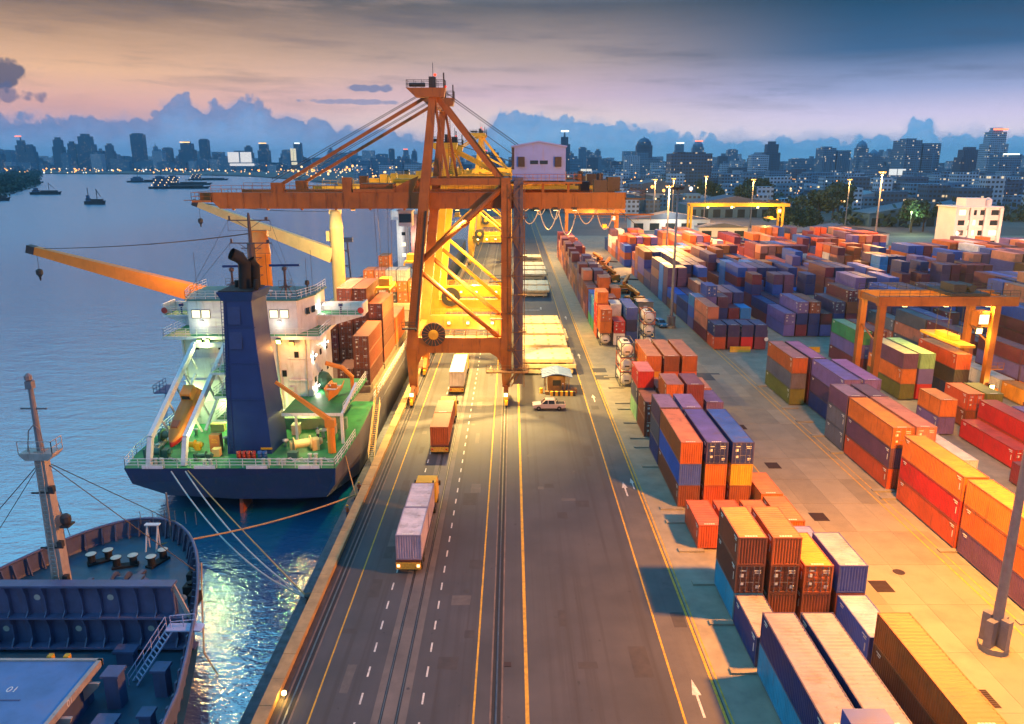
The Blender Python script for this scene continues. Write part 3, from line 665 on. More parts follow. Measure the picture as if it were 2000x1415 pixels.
# lettering on the brown doors beside the road
def text(body, size, mat, parent, loc, rot, name='lettering', ext=.004, align='CENTER'):
    cu = bpy.data.curves.new(name, 'FONT'); cu.body = body; cu.size = size; cu.extrude = ext; cu.align_x = align; cu.resolution_u = 3; cu.materials.append(mat)
    tmp = bpy.data.objects.new('tmp', cu); COL.objects.link(tmp); dg = bpy.context.evaluated_depsgraph_get(); me_ = bpy.data.meshes.new_from_object(tmp.evaluated_get(dg)); bpy.data.objects.remove(tmp)
    if not me_.materials: me_.materials.append(mat)
    o = link(name, me_, parent, loc); o.rotation_euler = rot; return o
LETO = pm('letter_orange', (.75, .30, .04), .6)
for c in single:
    if c['block'] == 'b1' and c['bay'] == 8 and c['row'] == 0 and c['tier'] == 1:
        text('LE', .62, LETO, c['obj'], (.62, -3.05, 1.75), (R(90), 0, 0))
# the rest of the far stacks, painted by attribute, one mass
mbr = MB(); cols = []
for c in CONT:
    if id(c) in sid: continue
    hl = c['L'] / 2; g = rnd.uniform(.8, 1.15); col = tuple(q * g for q in PALETTE[c['col']])
    mbr.box(c['x'] - CW / 2, c['x'] + CW / 2, c['y'] - hl, c['y'] + hl, c['z'] + .02, c['z'] + CH - .01); cols += [col] * 24
me = mbr.mesh('far_containers', PAINTA)
ca = me.color_attributes.new('paint', 'FLOAT_COLOR', 'CORNER')
flat = []
for q in cols: flat += [q[0], q[1], q[2], 1.0]
ca.data.foreach_set('color', flat)
ST(link('far_containers', me), 'stuff', 'mass of stacked containers in the far yard')
# worn patches, stains and joints on the quay asphalt
PT2 = pm('patch_dark', (.052, .047, .049), .75, var=.3, scale=1.2); PT3 = pm('patch_light', (.10, .09, .088), .75, var=.3, scale=1.2)
for i in range(34):
    x = rnd.choice([-13, -12, -5, -4, 4, 6, 8, 10, 13.8]) + rnd.uniform(-.8, .8); y = rnd.uniform(40, 118); w = rnd.uniform(.5, 1.7); l = rnd.uniform(.6, 4.2)
    sheet('asphalt_patch', [(x - w / 2, y), (x + w / 2, y + rnd.uniform(-.1, .1)), (x + w / 2 + rnd.uniform(-.1, .1), y + l), (x - w / 2, y + l)], .0055 + i * .00005, PT2 if i % 3 else PT3)
for i in range(12):
    x = rnd.uniform(2, 11.5) if i % 2 else rnd.uniform(-14, -3); y = rnd.uniform(42, 112); a = rnd.uniform(.12, .4)
    q = [(x + a * rnd.uniform(.6, 1.1) * math.cos(t * .63), y + 1.3 * a * rnd.uniform(.6, 1.2) * math.sin(t * .63)) for t in range(10)]
    sheet('oil_stain', q, .0078 + i * .00004, pm('oil_stain', (.04, .036, .038), .5, var=.4, scale=3))
# ------------------------------------------------------------------ ship-to-shore cranes
def flood(parent, loc, mat=None, s=.32, name='floodlight', face=(0, -1, -.5)):
    mb = MB(); d = Vector(face).normalized(); p = Vector(loc)
    mb.beam(p - d * .28 * s / .32, p, s * 1.3, s * 1.3); o = O(name, mb, DARKM, parent)
    q = MB().beam(p, p + d * .05, s * 1.15, s * 1.15); O('lamp_face', q, mat or L_YEL, o); return o
def sts_crane(label, loc, mat, detail=True, boom_l=-31.0, apex=49.0, stays=True):
    root = thing('quay_crane', label, 'crane', loc, 0, 'quay cranes standing in line')
    D = 18.5; G = 15.2
    lx = lambda z: max(0, (z - 10) * .112)
    for y in (0, D):
        mb = MB(); mb.loft([[(x0 + lx(z) - w, y - w, z), (x0 + lx(z) + w, y - w, z), (x0 + lx(z) + w, y + w, z), (x0 + lx(z) - w, y + w, z)] for x0, z, w in ((0, 2.6, .62), (0, 6, .8), (0, 9, .95), (0, 12, .85), (0, 32, .78), (0, apex - 1, .5))])
        O('waterside_leg', mb, mat, root)
        mb = MB(); mb.loft([[(G - w, y - w, z), (G + w, y - w, z), (G + w, y + w, z), (G - w, y + w, z)] for z, w in ((2.6, .62), (6, .8), (9, .95), (12, .8), (36, .7))])
        O('landside_leg', mb, mat, root)
        for z in (14, 18, 22, 26, 30):
            if detail: O('leg_band', MB().box(lx(z) - .88, lx(z) + .88, y - .88, y + .88, z, z + .12), mat, root); O('leg_band', MB().box(G - .86, G + .86, y - .86, y + .86, z + 1, z + 1.12), mat, root)
        if detail and y == 0: O('leg_ladder', MB().ladder((lx(12.5) - .3, -1.0, 12.5), (lx(31) - .3, -1.0, 31), .5, (1, 0, 0)), mat, root); O('cable_tray', MB().beam((lx(12) + .5, -.95, 12), (lx(31) + .5, -.95, 31), .3, .12), DARKM, root)
        # portal beam with haunches
        mb = MB(); mb.prism([(.9, 8.6), (.9, 6.4), (1.5, 7.7), (2.6, 8.4), (G - 2.6, 8.4), (G - 1.5, 7.7), (G - .9, 6.4), (G - .9, 8.6), (G - .9, 10.9), (.9, 10.9)], y - .75, y + .75, 'y'); pb = O('portal_beam', mb, mat, root)
        mb = MB(); mb.rail([(1.4, y - .72, 10.9), (G - 1.2, y - .72, 10.9)]); mb.rail([(1.4, y + .72, 10.9), (G - 1.2, y + .72, 10.9)]); O('beam_railing', mb, mat, pb)
        mb = MB(); mb.tube((G - .3, y, 34.6), (lx(23) + .2, y, 23), .48, 10); mb.tube((G * .5 + .8, y, 28.7), (G * .5 + 1.7, y, 29.5), .54, 10); O('diagonal_brace', mb, mat, root, True)
        mb = MB(); mb.tube((lx(22) + .2, y, 21.6), (G - .7, y, 10.4), .38, 10); O('diagonal_brace', mb, mat, root, True)
        mb = MB(); mb.beam((lx(35.6), y, 35.4), (G, y, 35.4), .8, 1.0); O('upper_beam', mb, mat, root)
        ax = lx(apex)
        for dy in (-.0,):
            mb = MB(); mb.beam((ax + .4, y + .9 - 1.8 * (y > 1), apex - 1.2), (G - .8, y + .9 - 1.8 * (y > 1), 35.6), .62, .75); O('backstay', mb, mat, root)
        mb = MB(); mb.beam((ax + .1, y, apex - 1.5), (ax + 2.0, y + 0, 35.9), .42); mb.ladder((ax + 1.0, y - .5, 36), (ax + .7, y - .5, apex - 1), .5, (1, 0, 0)); O('apex_strut', mb, mat, root)
        # apex platform
        mb = MB(); mb.prism([(ax - 4.0, apex), (ax - 2.6, apex - 1.3), (ax + 1.6, apex - 1.3), (ax + 1.9, apex)], y - 1.1, y + 1.1, 'y'); ap = O('apex_platform', mb, mat, root)
        mb = MB(); mb.rail([(ax - 3.9, y - 1.05, apex), (ax + 1.8, y - 1.05, apex), (ax + 1.8, y + 1.05, apex), (ax - 3.9, y + 1.05, apex)], 1.1, 1.2, closed=True); O('apex_railing', mb, DARKM, ap)
        mb = MB(); mb.box(ax - .6, ax + .4, y - .6, y + .6, apex, apex + 1.6); mb.tube((ax - 1.2, y, apex + .5), (ax - 3.6, y, apex + .5), .3, 8); mb.tube((ax, y, apex + 1.6), (ax, y, apex + 3.6), .05, 5); mb.tube((ax + 1.6, y, apex), (ax + 1.6, y, apex + 2.2), .12, 5); O('sheave_head', mb, DARKM, ap)
        O('warning_lamp', MB().lathe([(.05, 0), (.2, .1), (.2, .3), (.05, .4)], (ax + .3, y, apex + 1.7), 8), L_RED, ap)
        # boom girder and stays
        gy = y + (2.2 if y == 0 else -2.2)
        mb = MB(); mb.loft([[(x, gy - .6, z0), (x, gy + .6, z0), (x, gy + .6, 33.7), (x, gy - .6, 33.7)] for x, z0 in ((boom_l, 32.4), (boom_l + 1.2, 31.2), (34.0, 31.2))]); gd = O('boom_girder', mb, mat, root)
        mb = MB(); mb.rail([(boom_l, gy - .55 if y == 0 else gy + .55, 33.7), (G - 1, gy - .55 if y == 0 else gy + .55, 33.7)], 1.1, 1.6); O('girder_railing', mb, mat, gd)
        for i in range(24 if detail else 0):
            x = boom_l + 2.4 + i * 2.6; O('girder_stiffener', MB().box(x, x + .1, gy - .68, gy + .68, 31.25, 33.66), mat, gd)
        for i in range(22):
            x = boom_l + 3 + i * 2.7; O('rail_clip', MB().box(x, x + .3, gy - .35, gy + .35, 30.95, 31.18), mat, gd) if detail and i % 2 == 0 else None
        mb = MB(); mb.box(boom_l + 9.4, boom_l + 11.4, gy - .5, gy + .5, 33.7, 35.2); mb.box(-10.4, -9.0, gy - .6, gy + .6, 33.7, 36.0); mb.prism([(-3.5, 33.7), (.5, 33.7), (1.5, 36.2), (-.8, 35.2)], gy - .4, gy + .4, 'y'); O('stay_bracket', mb, mat, gd)
        sx = boom_l + 10.4
        if stays: mb = MB(); mb.beam((ax - 1.2, gy, apex - 1.0), (sx, gy, 34.6), .34, .5); O('boom_stay', mb, mat, root)
        mb = MB()
        for dz_ in (.5, .9) if stays else (): mb.path([(ax - 2.2, gy + .3, apex - 1.0 + dz_ * .5), (sx - 1, gy + .3, 34.8 + dz_)], .05)
        mb.path([(ax + 1.5, gy, apex - .3), (24, gy, 36.2)], .06); O('hoist_rope', mb, DARKM, root)
        # bogies
        for x in (0, G):
            b = MB(); b.prism([(y - 3.2, 1.6), (y - 1.0, 2.9), (y + 1.0, 2.9), (y + 3.2, 1.6)], x - .35, x + .35, 'x'); b.box(x - .32, x + .32, y - 3.4, y - .5, .75, 1.7); b.box(x - .32, x + .32, y + .5, y + 3.4, .75, 1.7); bo = O('bogie', b, mat, root)
            for k, yy in enumerate((-2.9, -1.1, 1.1, 2.9)): O('wheel', MB().tube((x - .14, y + yy, .42), (x + .14, y + yy, .42), .4, 14), DARKM, bo)
            b = MB(); b.box(x - .22, x + .22, y - 3.9, y - 3.4, .5, 1.3); O('buffer', b, CRYELLOW, bo)
    # cross members
    for x, z, w in ((0, 9.6, 1.1), (G, 9.6, 1.1), (G, 35.4, .9), (lx(35.4), 35.4, .9), (lx(apex - 2), apex - 2, .6)):
        mb = MB(); mb.beam((x, .75, z), (x, D - .75, z), w, w * 1.15); O('cross_beam', mb, mat, root)
    for x in (boom_l + .6, boom_l + 12, -6, 20, 33.6):
        mb = MB(); mb.beam((x, 2.8, 32.2), (x, D - 2.8, 32.2), .7, .9); O('cross_beam', mb, mat, root)
    mb = MB(); mb.box(boom_l - 3, boom_l, 1.2, D - 1.2, 32.2, 32.5); mb.rail([(boom_l, 1.2, 32.5), (boom_l - 3, 1.2, 32.5), (boom_l - 3, D - 1.2, 32.5), (boom_l, D - 1.2, 32.5)], 1.2, 1.4); mb.box(boom_l - 2.4, boom_l - .6, 3, 4.4, 32.5, 33.6); mb.tube((boom_l - 5.4, 4, 32.4), (boom_l - 3, 4, 32.4), .06, 5); O('boom_tip_platform', mb, mat, root)
    # machinery house
    mb = MB(); mb.prism([(16.2, 35.5), (24.5, 35.5), (24.5, 40.6), (20.3, 41.3), (16.2, 40.6)], 2.0, 15.5, 'y'); hs = O('machinery_house', mb, HOUSE, root)
    mb = MB(); mb.prism([(16.0, 40.55), (20.3, 41.32), (24.7, 40.55), (24.7, 40.75), (20.3, 41.5), (16.0, 40.75)], 1.7, 15.8, 'y'); O('roof', mb, HOUSE, hs)
    for x in (19.6, 21.1): O('window', MB().box(x - .62, x + .62, 1.93, 2.0, 38.0, 38.55), GLASSD, hs)
    for x in (17.6, 23.3):
        mb = MB().box(x - .5, x + .5, 1.6, 2.0, 37.6, 39.1)
        for k in range(6): mb.box(x - .54, x + .54, 1.55, 1.6, 37.7 + k * .23, 37.82 + k * .23)
        O('vent_louvre', mb, DARKM, hs)
    O('corner_trim', MB().box(16.12, 16.5, 1.96, 2.0, 37.2, 40.5), DARKM, hs)
    mb = MB(); mb.box(15.6, 27.0, .8, 17.4, 35.05, 35.35); mb.rail([(15.6, .9, 35.35), (27, .9, 35.35), (27, 17.3, 35.35)], 1.1, 1.3); 
    for x in (17, 21, 25): mb.beam((x, 2.2, 33.7), (x, 2.2, 35.1), .4)
    O('house_platform', mb, mat, root)
    # rear machinery
    mb = MB(); mb.box(29, 31, 1.8, 4, 33.7, 35.6); mb.box(31.5, 33.5, 5, 8, 33.7, 36); mb.box(27.5, 29, 9, 13, 33.7, 35.2); mb.box(34, 37, 1.2, D - 1.2, 32.6, 32.9); mb.rail([(34, 1.2, 32.9), (37, 1.2, 32.9), (37, D - 1.2, 32.9)], 1.1, 1.2); mb.ladder((33, 1.2, 31), (36, 1.2, 28.5), .6, (0, 1, 0)); mb.tube((30, 3, 35.6), (30, 3, 36.6), .5, 10); O('rear_machinery', mb, DARKM, root)
    mb = MB(); mb.box(26, 38.5, 1.3, 1.9, 30.2, 30.4); mb.rail([(26, 1.3, 29.4), (38, 1.3, 29.4)], 1.0, 2); O('service_walkway', mb, mat, root)
    # trolley, cab, spreader
    tx = -5.5
    mb = MB(); mb.box(tx - 3, tx + 3, 3.0, D - 3.0, 33.0, 33.9); mb.box(tx - 2.6, tx + 2.6, 4, 8, 33.9, 35.0); 
    for yy in (2.2, D - 2.2): mb.box(tx - 3.2, tx + 3.2, yy - .75, yy + .75, 33.72, 34.2)
    tr = O('trolley', mb, mat, root)
    mb = MB(); mb.box(tx + 3.2, tx + 5.4, 5, 7.4, 28.2, 30.6); mb.box(tx + 3.0, tx + 5.6, 4.8, 7.6, 30.6, 30.8); mb.beam((tx + 4.3, 6.2, 30.8), (tx + 2.5, 6.2, 33.2), .4); cb_ = O('operator_cab', mb, SHIPW, root)
    O('cab_window', MB().box(tx + 3.3, tx + 5.3, 4.95, 5.0, 28.8, 30.2), GLASSD, cb_)
    mb = MB()
    for xx in (-1.2, 1.2):
        for yy in (7.5, 11): mb.path([(tx + xx, yy, 33), (tx + xx * .7, yy, 19.2)], .035)
    O('hoist_rope', mb, DARKM, root)
    mb = MB(); mb.box(tx - 1.2, tx + 1.2, 5.6, 12.9, 17.6, 18.0); mb.box(tx - .9, tx + .9, 7.6, 10.9, 18.0, 19.2)
    for xx in (-1.15, 1.15):
        for yy in (5.7, 12.8): mb.box(tx + xx - .15, tx + xx + .15, yy - .15, yy + .15, 17.1, 17.7)
    O('spreader', mb, CRYELLOW, root)
    # cable reel
    mb = MB(); mb.lathe([(1.9, -.3), (1.9, -.24), (.55, -.2), (.55, .2), (1.9, .24), (1.9, .3)], (3.6, -1.3, 11.6), 28, 'y'); rl = O('cable_reel', mb, DARKM, root)
    mb = MB(); mb.lathe([(.35, -.5), (.8, -.45), (.8, -.32), (.35, -.32)], (3.6, -1.3, 11.6), 16, 'y'); O('reel_hub', mb, CRYELLOW, rl)
    if detail:
        for k in range(18):
            a = k * math.pi / 9; O('reel_spoke', MB().beam((3.6 + .8 * math.cos(a), -1.63, 11.6 + .8 * math.sin(a)), (3.6 + 1.85 * math.cos(a), -1.63, 11.6 + 1.85 * math.sin(a)), .08), mat, rl)
    # festoon under the rear girder
    mb = MB()
    for k in range(5 if detail else 3):
        x = 17.5 + k * 3.0; mb.path(sag((x, 2.4, 31.0), (x + 2.9, 2.4, 31.0), 2.2 + (k % 3) * .9, 10), .085)
    O('festoon_cable', mb, pm('cable_pale', (.85, .75, .55), .6), root)
    # stair tower on the landside leg
    if detail:
        mb = MB(); z = 3.0; k = 0
        while z < 34:
            z2 = min(z + 3.0, 35); a, b = ((G + .9, z), (G + 2.6, z2)) if k % 2 == 0 else ((G + 2.6, z), (G + .9, z2))
            mb.ladder((a[0], -1.2, a[1]), (b[0], -1.2, b[1]), .7, (0, 1, 0), .4); mb.box(b[0] - .7, b[0] + .7, -1.7, -.3, z2 - .06, z2)
            mb.rail([(b[0] - .65, -1.65, z2), (b[0] + .65, -1.65, z2)], 1.0, 1.2, .03); mb.beam((a[0], -1.6, a[1] + 1.0), (b[0], -1.6, b[1] + 1.0), .06)
            z = z2; k += 1
        for xx in (G + .8, G + 2.9): mb.beam((xx, -1.7, 3), (xx, -1.7, 35), .12)
        for zz in range(6, 36, 3): mb.beam((G + .8, -1.7, zz), (G + 2.9, -1.7, zz), .09)
        O('stair_tower', mb, pm('stair_brown', (.16, .07, .03), .6, var=.2), root)
        mb = MB(); mb.box(G + 1.2, G + 2.7, -.2, 1.4, 3, 36); mb.box(G + 1.0, G + 2.9, -.4, 1.6, 26, 28.6); O('lift_shaft', mb, pm('lift_dark', (.10, .085, .12), .5), root)
        for zz in (14, 20, 26): 
            mb = MB(); mb.box(G - 2.6, G - .6, -1.6, -.6, zz, zz + .12); mb.rail([(G - 2.5, -1.5, zz + .12), (G - .7, -1.5, zz + .12)], 1.0, 1); O('leg_platform', mb, DARKM, root)
        mb = MB(); mb.box(G - 3.2, G + 3.6, -2.4, -.9, 5.4, 5.6); mb.rail([(G - 3.2, -2.4, 5.6), (G + 3.6, -2.4, 5.6)], 1.1, 1.1); mb.beam((G + 1.6, -1.6, 5.4), (G + .2, -.9, 3), .2); O('base_platform', mb, pm('stair_brown', (.16, .07, .03)), root)
        mb = MB(); mb.box(-1.4, .9, -1.6, -.7, 12.4, 12.6); mb.rail([(-1.4, -1.6, 12.6), (.9, -1.6, 12.6)], 1.0, 1.0); O('leg_platform', mb, DARKM, root)
    return root
CY = 121.5
crA = sts_crane('nearest orange quay crane with lilac machinery house beside the ship', (-16.15, CY, 0), CRORANGE)
crB = sts_crane('yellow lit quay crane directly behind the nearest crane', (-16.15, 157.0, 0), CRYELLOW, False, boom_l=-22, apex=42.0, stays=False)
crC = sts_crane('distant yellow quay crane, its apex just right of the nearest crane', (-16.15, 300, 0), CRYELLOW, False, boom_l=-30)
crD = sts_crane('farthest quay crane near the end of the quay', (-16.15, 372, 0), CRYELLOW, False, boom_l=-24, apex=42, stays=False)
YW = (1.0, .60, .12); YW2 = (1.0, .80, .42); SOD = (1.0, .46, .10)
# working lights of the cranes
for x in (0.05, 15.15):
    flood(crA, (x, -3.75, 2.2), L_YEL, .5, face=(0, -1, -.15))
    lamp(crA, (x, -4.4, 2.2), 500, YW, .25)
for x in (4.5, 8, 12.5):
    flood(crA, (x, 17.5, 9.6), L_YEL, .42); flood(crB, (x, 17.2, 9.6), L_YEL, .4)
lamp(crA, (7.5, 9.0, 30.0), 300000, (1, .64, .19), .8, spot=108, tgt=(7.5, 9.0, 0), blend=.8)
for x in (2.5, 7.5, 12.5): flood(crA, (x, 2.2, 31.0), L_YEL, .5, face=(0, 0, -1))
lamp(crA, (5, 15.6, 13.0), 5500, YW, .5); lamp(crA, (11, 15.6, 8.0), 4800, YW, .5)
lamp(crA, (7.5, 24, 17.0), 9000, YW, .6)
lamp(crB, (7.5, 9, 20.0), 12000, YW, .6); lamp(crB, (7.5, 23, 12.0), 13000, YW, .6); lamp(crC, (7.5, -6, 22), 50000, YW, .8); lamp(crC, (22, 12, 26), 60000, YW2, .8); lamp(crD, (7.5, -8, 22), 26000, YW, .8)
lamp(crB, (7.5, 12, 29.5), 130000, YW, .8, spot=112, tgt=(7.5, 12, 0), blend=.8)
for k in range(4): flood(crC, (3 + 3.4 * k, -1.0, 9.6), L_YEL, .6); flood(crC, (16 + 3 * k, 1.4, 30.4), L_YEL, .5, face=(0, 0, -1))
lamp(crB, (-9, 6, 30.0), 40000, (1, .6, .2), .8, spot=130, tgt=(-14, 6, 0)); flood(crB, (-9, 2.2, 31), L_WARM, .5, face=(0, 0, -1)); flood(crA, (-9, 2.2, 31), L_WARM, .5, face=(0, 0, -1))
lamp(crA, (-9, 9, 30.4), 40000, SOD, .8, spot=130, tgt=(-11, 14, 0))

lamp(crA, (8, -1.0, 30.4), 150000, (1, .66, .22), .8, spot=84, tgt=(7, -10, 0), blend=.9)
for k in range(4): flood(crA, (17 + 3 * k, 1.4, 31.0), L_YEL, .5, face=(0, 0, -1))
lamp(crA, (22, 4, 30.4), 60000, YW, .8, spot=100, tgt=(28, 2, 0), blend=.9)
lamp(crB, (22, 10, 30.4), 50000, YW, .8, spot=110, tgt=(27, 10, 0), blend=.9)
# ------------------------------------------------------------------ rubber-tyred yard gantries
def rtg(label, loc, span, h, mat, detail=True):
    root = thing('yard_gantry', label, 'gantry crane', loc, 0, 'yard gantry cranes over the stacks')
    D = 6.6
    for x in (0, span):
        for y in (0, D):
            mb = MB(); mb.loft([[(x - w, y - w2, z), (x + w, y - w2, z), (x + w, y + w2, z), (x - w, y + w2, z)] for z, w, w2 in ((1.6, .4, .5), (h, .5, .55))]); O('leg', mb, mat, root)
            mb = MB(); 
            for yy in (-.75, .75):
                mb.lathe([(.45, -.24), (.75, -.2), (.75, .2), (.45, .24)], (x, y + yy, .75), 16, 'x')
            O('tyre', mb, BLACK, root)
        mb = MB(); mb.beam((x, -1.8, 1.5), (x, D + 1.8, 1.5), .8, .7); O('sill_beam', mb, mat, root)
        mb = MB(); mb.tube((x, .3, h * .62), (x, D - .3, h * .75), .14, 6); O('leg_brace', mb, mat, root)
    for y in (0, D):
        mb = MB(); mb.box(-.8, span + 3.2, y - .45, y + .45, h, h + 1.5); g = O('girder', mb, mat, root)
        mb = MB(); mb.rail([(-.8, y - .4 if y == 0 else y + .4, h + 1.5), (span + 3.2, y - .4 if y == 0 else y + .4, h + 1.5)], 1.0, 1.6); O('girder_railing', mb, DARKM, g)
    for x in (-.4, span + 2.6): mb = MB(); mb.beam((x, .45, h + .7), (x, D - .45, h + .7), .6, .9); O('end_beam', mb, mat, root)
    mb = MB(); mb.box(span - 7.5, span - 1.5, -.4, D + .4, h + 1.55, h + 2.0); mb.box(span - 6.5, span - 4.5, 1, 5, h + 2.0, h + 3.2); mb.tube((span - 3.5, 1, h + 2.6), (span - 3.5, 5, h + 2.6), .6, 12); O('trolley', mb, DARKM, root)
    mb = MB(); mb.box(span - 2.6, span - .9, -.2, 1.7, h - 3.4, h - .9); cbx = O('operator_cab', mb, mat, root); O('cab_window', MB().box(span - 2.5, span - 1.0, -.24, -.2, h - 2.9, h - 1.4), WINLIT, cbx)
    mb = MB()
    for xx in (span - 6.2, span - 4.2):
        for yy in (1.5, D - 1.5): mb.path([(xx, yy, h + 1.6), (xx, yy, h - 5.2)], .03)
    O('hoist_rope', mb, DARKM, root)
    mb = MB(); mb.box(span - 6.4, span - 4.0, -2.8, D + 2.8, h - 6.2, h - 5.8); mb.box(span - 6.0, span - 4.4, 1, D - 1, h - 5.8, h - 5.0); O('spreader', mb, CRYELLOW, root)
    mb = MB(); mb.box(-1.9, -.45, .8, D - .8, 2.0, 4.2); mb.box(-2.0, -1.9, .6, D - .6, 1.9, 2.0); pe = O('power_pack', mb, mat, root)
    for yy in (1.4, 2.9): O('cabinet_door', MB().box(-1.93, -1.905, yy, yy + 1.2, 2.4, 3.8), WHITE, pe)
    O('cabinet_door', MB().box(-1.5, -.9, .76, .795, 2.4, 3.8), WHITE, pe)
    mb = MB(); mb.rail([(-2.3, .4, 1.9), (-2.3, D - .4, 1.9)], 1.1, 1.2); O('pack_railing', mb, mat, root)
    if detail:
        mb = MB(); mb.ladder((span + .9, 1, 2), (span + .9, 1, h), .6, (0, 1, 0)); mb.box(span + .6, span + 2.6, -.2, 2.0, 6, 6.15); mb.rail([(span + .6, -.2, 6.15), (span + 2.6, -.2, 6.15)], 1, 1); mb.box(span + .5, span + 2.2, -.4, 1.8, 1.9, 2.9); O('leg_stairs', mb, mat, root)
    return root
g1 = rtg('orange yard gantry with three yellow lamps standing over green containers', (58.3, 119.3, 0), 18.0, 16.4, CRORANGE)
for x in (3.5, 10.0, 16.6):
    flood(g1, (x, .0, 16.35), L_YEL, .55, face=(0, 0, -1))
    lamp(g1, (x, -.3, 15.7), 1500, YW, .35)
lamp(g1, (16, -.9, 11.5), 2600, YW, .4); flood(g1, (15.4, -.8, 12.5), L_YEL, .7, face=(-.2, -1, -.2)); flood(g1, (18.6, -1.2, 3.4), L_YEL, .6, face=(0, -1, 0)); lamp(g1, (18.9, -2.2, 3.4), 900, YW, .3)
lamp(g1, (9, 3.0, 15.9), 9000, SOD, .6, spot=140, tgt=(9, 3, 0))
g2 = rtg('wide far yard gantry with yellow legs behind the container stacks', (90, 392, 0), 46, 17, CRYELLOW, False)
for x in (8, 20, 33): flood(g2, (x, -.6, 16.7), L_YEL, .9, face=(0, -1, -.4))
lamp(g2, (36, -6, 14), 20000, YW, .6); lamp(g2, (10, -6, 14), 12000, YW, .6)
g3 = rtg('far orange yard gantry left of the pale workshop, seen over maroon stacks', (24, 340, 0), 22, 17, CRORANGE, False)
lamp(g3, (11, -5, 15), 14000, SOD, .6)

# ------------------------------------------------------------------ light masts
def mast(label, x, y, h=33.0, lit=True, power=0, col=SOD, cab=True):
    root = thing('light_mast', label, 'light mast', (x, y, 0), 0, 'tall light masts in the yard')
    O('pole', MB().lathe([(.42, 0), (.40, 2.5), (.30, h * .5), (.17, h)], n=14), GALV, root, True)
    if cab:
        O('base_block', MB().lathe([(1.15, 0), (1.15, .5), (.75, .55)], n=8), CONC, root)
        for a in range(4):
            t = a * math.pi / 2 + .5; cx, cy = .72 * math.cos(t), .72 * math.sin(t)
            c_ = O('control_cabinet', MB().box(-.34, .34, -.3, .3, .0, 2.3 + .2 * (a % 2)), GALV, root, loc=(cx, cy, .5), rz=t); O('cabinet_door', MB().box(-.26, .26, -.32, -.3, .3, 2.0), GALV, c_)
    O('head_ring', MB().lathe([(1.15, -.1), (1.25, 0), (1.15, .1), (1.05, 0), (1.15, -.1)], (0, 0, h - .3), 16), DARKM, root)
    for k in range(6):
        a = k * math.pi / 3; flood(root, (1.25 * math.cos(a), 1.25 * math.sin(a), h - .5), L_WARM if lit else DARKM, .5, face=(math.cos(a), math.sin(a), -.8))
    if lit: lamp(root, (0, 0, h - 1.3), power, col, 1.6)
    return root
mast('tall grey light mast with control cabinets standing in the orange lit slab lane', 39.0, 54.5, 33, True, 320000, (1.0, .34, .022))
mast('unlit grey light mast in the middle of the yard beside the parked blue car', 38.0, 180, 33, False)
mast('tall light mast with orange lamps in front of the pale office building', 149, 318, 35, True, 120000)
mast('orange lit mast beside the far gantry', 128, 520, 30, True, 90000)
for k, (x, y) in enumerate(((70, 470), (84, 500), (118, 470), (165, 470))):
    mast(['first', 'second', 'third', 'fourth'][k] + ' from left of the orange lit masts beyond the container yard', x * 1.22, y, 29, True, 50000, cab=False)
mast('orange lit mast at the far right end of the yard stacks', 208, 262, 32, True, 330000, (1.0, .40, .17))
mast('lit mast in the far container rows left of the unlit mast', 60, 300, 30, True, 280000, cab=False)
# ------------------------------------------------------------------ container ship at the quay
shipA = thing('container_ship', 'container ship moored at the quay, navy stern, blue funnel and white bridge', 'ship', (-33.6, 85, ZW))
SA = lambda x, y, z: (x + 33.6, y - 85, z - ZW)   # world -> ship
def Sm(mb):
    mb.v = [SA(*p) for p in mb.v]; return mb
def hull_sec(y, xl, xr, zt, xl2, xr2, zm, xl3, xr3, zb):
    return [(xl, y, zt), (xl2, y, zm), (xl3, y, zb), (xr3, y, zb), (xr2, y, zm), (xr, y, zt)]
DZ = 3.0
secs = [[(-46.2, 85.3, DZ), (-45.6, 85.6, .9), (-42.0, 86.6, -1.0), (-34, 87.0, -1.7), (-27, 86.9, -1.7), (-22.6, 86.4, -1.2), (-21.2, 85.5, .9), (-21.0, 85.3, DZ)],
        [(-47.0, 90, DZ), (-46.8, 90, .6), (-45, 90.5, -1.8), (-38, 91.5, -3.4), (-29, 91.5, -3.4), (-22.6, 90.5, -2.2), (-20.9, 90, .6), (-20.8, 90, DZ)],
        [(-47.4, 98, DZ), (-47.4, 98, 0), (-46.8, 98, -3), (-44, 98, -6), (-25, 98, -6), (-21.0, 98, -3), (-20.6, 98, 0), (-20.6, 98, DZ)],
        [(-47.4, 110, DZ + .6), (-47.4, 110, 0), (-47.4, 110, -3), (-46, 110, -7), (-22, 110, -7), (-20.6, 110, -3), (-20.6, 110, 0), (-20.6, 110, DZ + .6)],
        [(-47.4, 205, DZ + .6), (-47.4, 205, 0), (-47.0, 205, -3), (-45, 205, -7), (-23, 205, -7), (-21.0, 205, -3), (-20.6, 205, 0), (-20.6, 205, DZ + .6)],
        [(-44.5, 224, DZ + 3), (-42, 224, 0), (-40, 224, -3), (-38, 224, -7), (-30, 224, -7), (-28, 224, -3), (-26, 224, 0), (-23.5, 224, DZ + 3)],
        [(-34.4, 240, DZ + 4), (-34.2, 237, 0), (-34.1, 236, -3), (-34.0, 235, -7), (-33.8, 235, -7), (-33.7, 236, -3), (-33.6, 237, 0), (-33.4, 240, DZ + 4)]]
hb = MB(); ns = 8
vs = [p for q in secs for p in q]; fs = []; ms = []
for i in range(len(secs) - 1):
    for j in range(ns - 1):
        fs.append((i * ns + j, (i + 1) * ns + j, (i + 1) * ns + j + 1, i * ns + j + 1)); ms.append(1 if j >= 5 and i >= 0 else 0)
fs.append(tuple(range(ns))); ms.append(0)
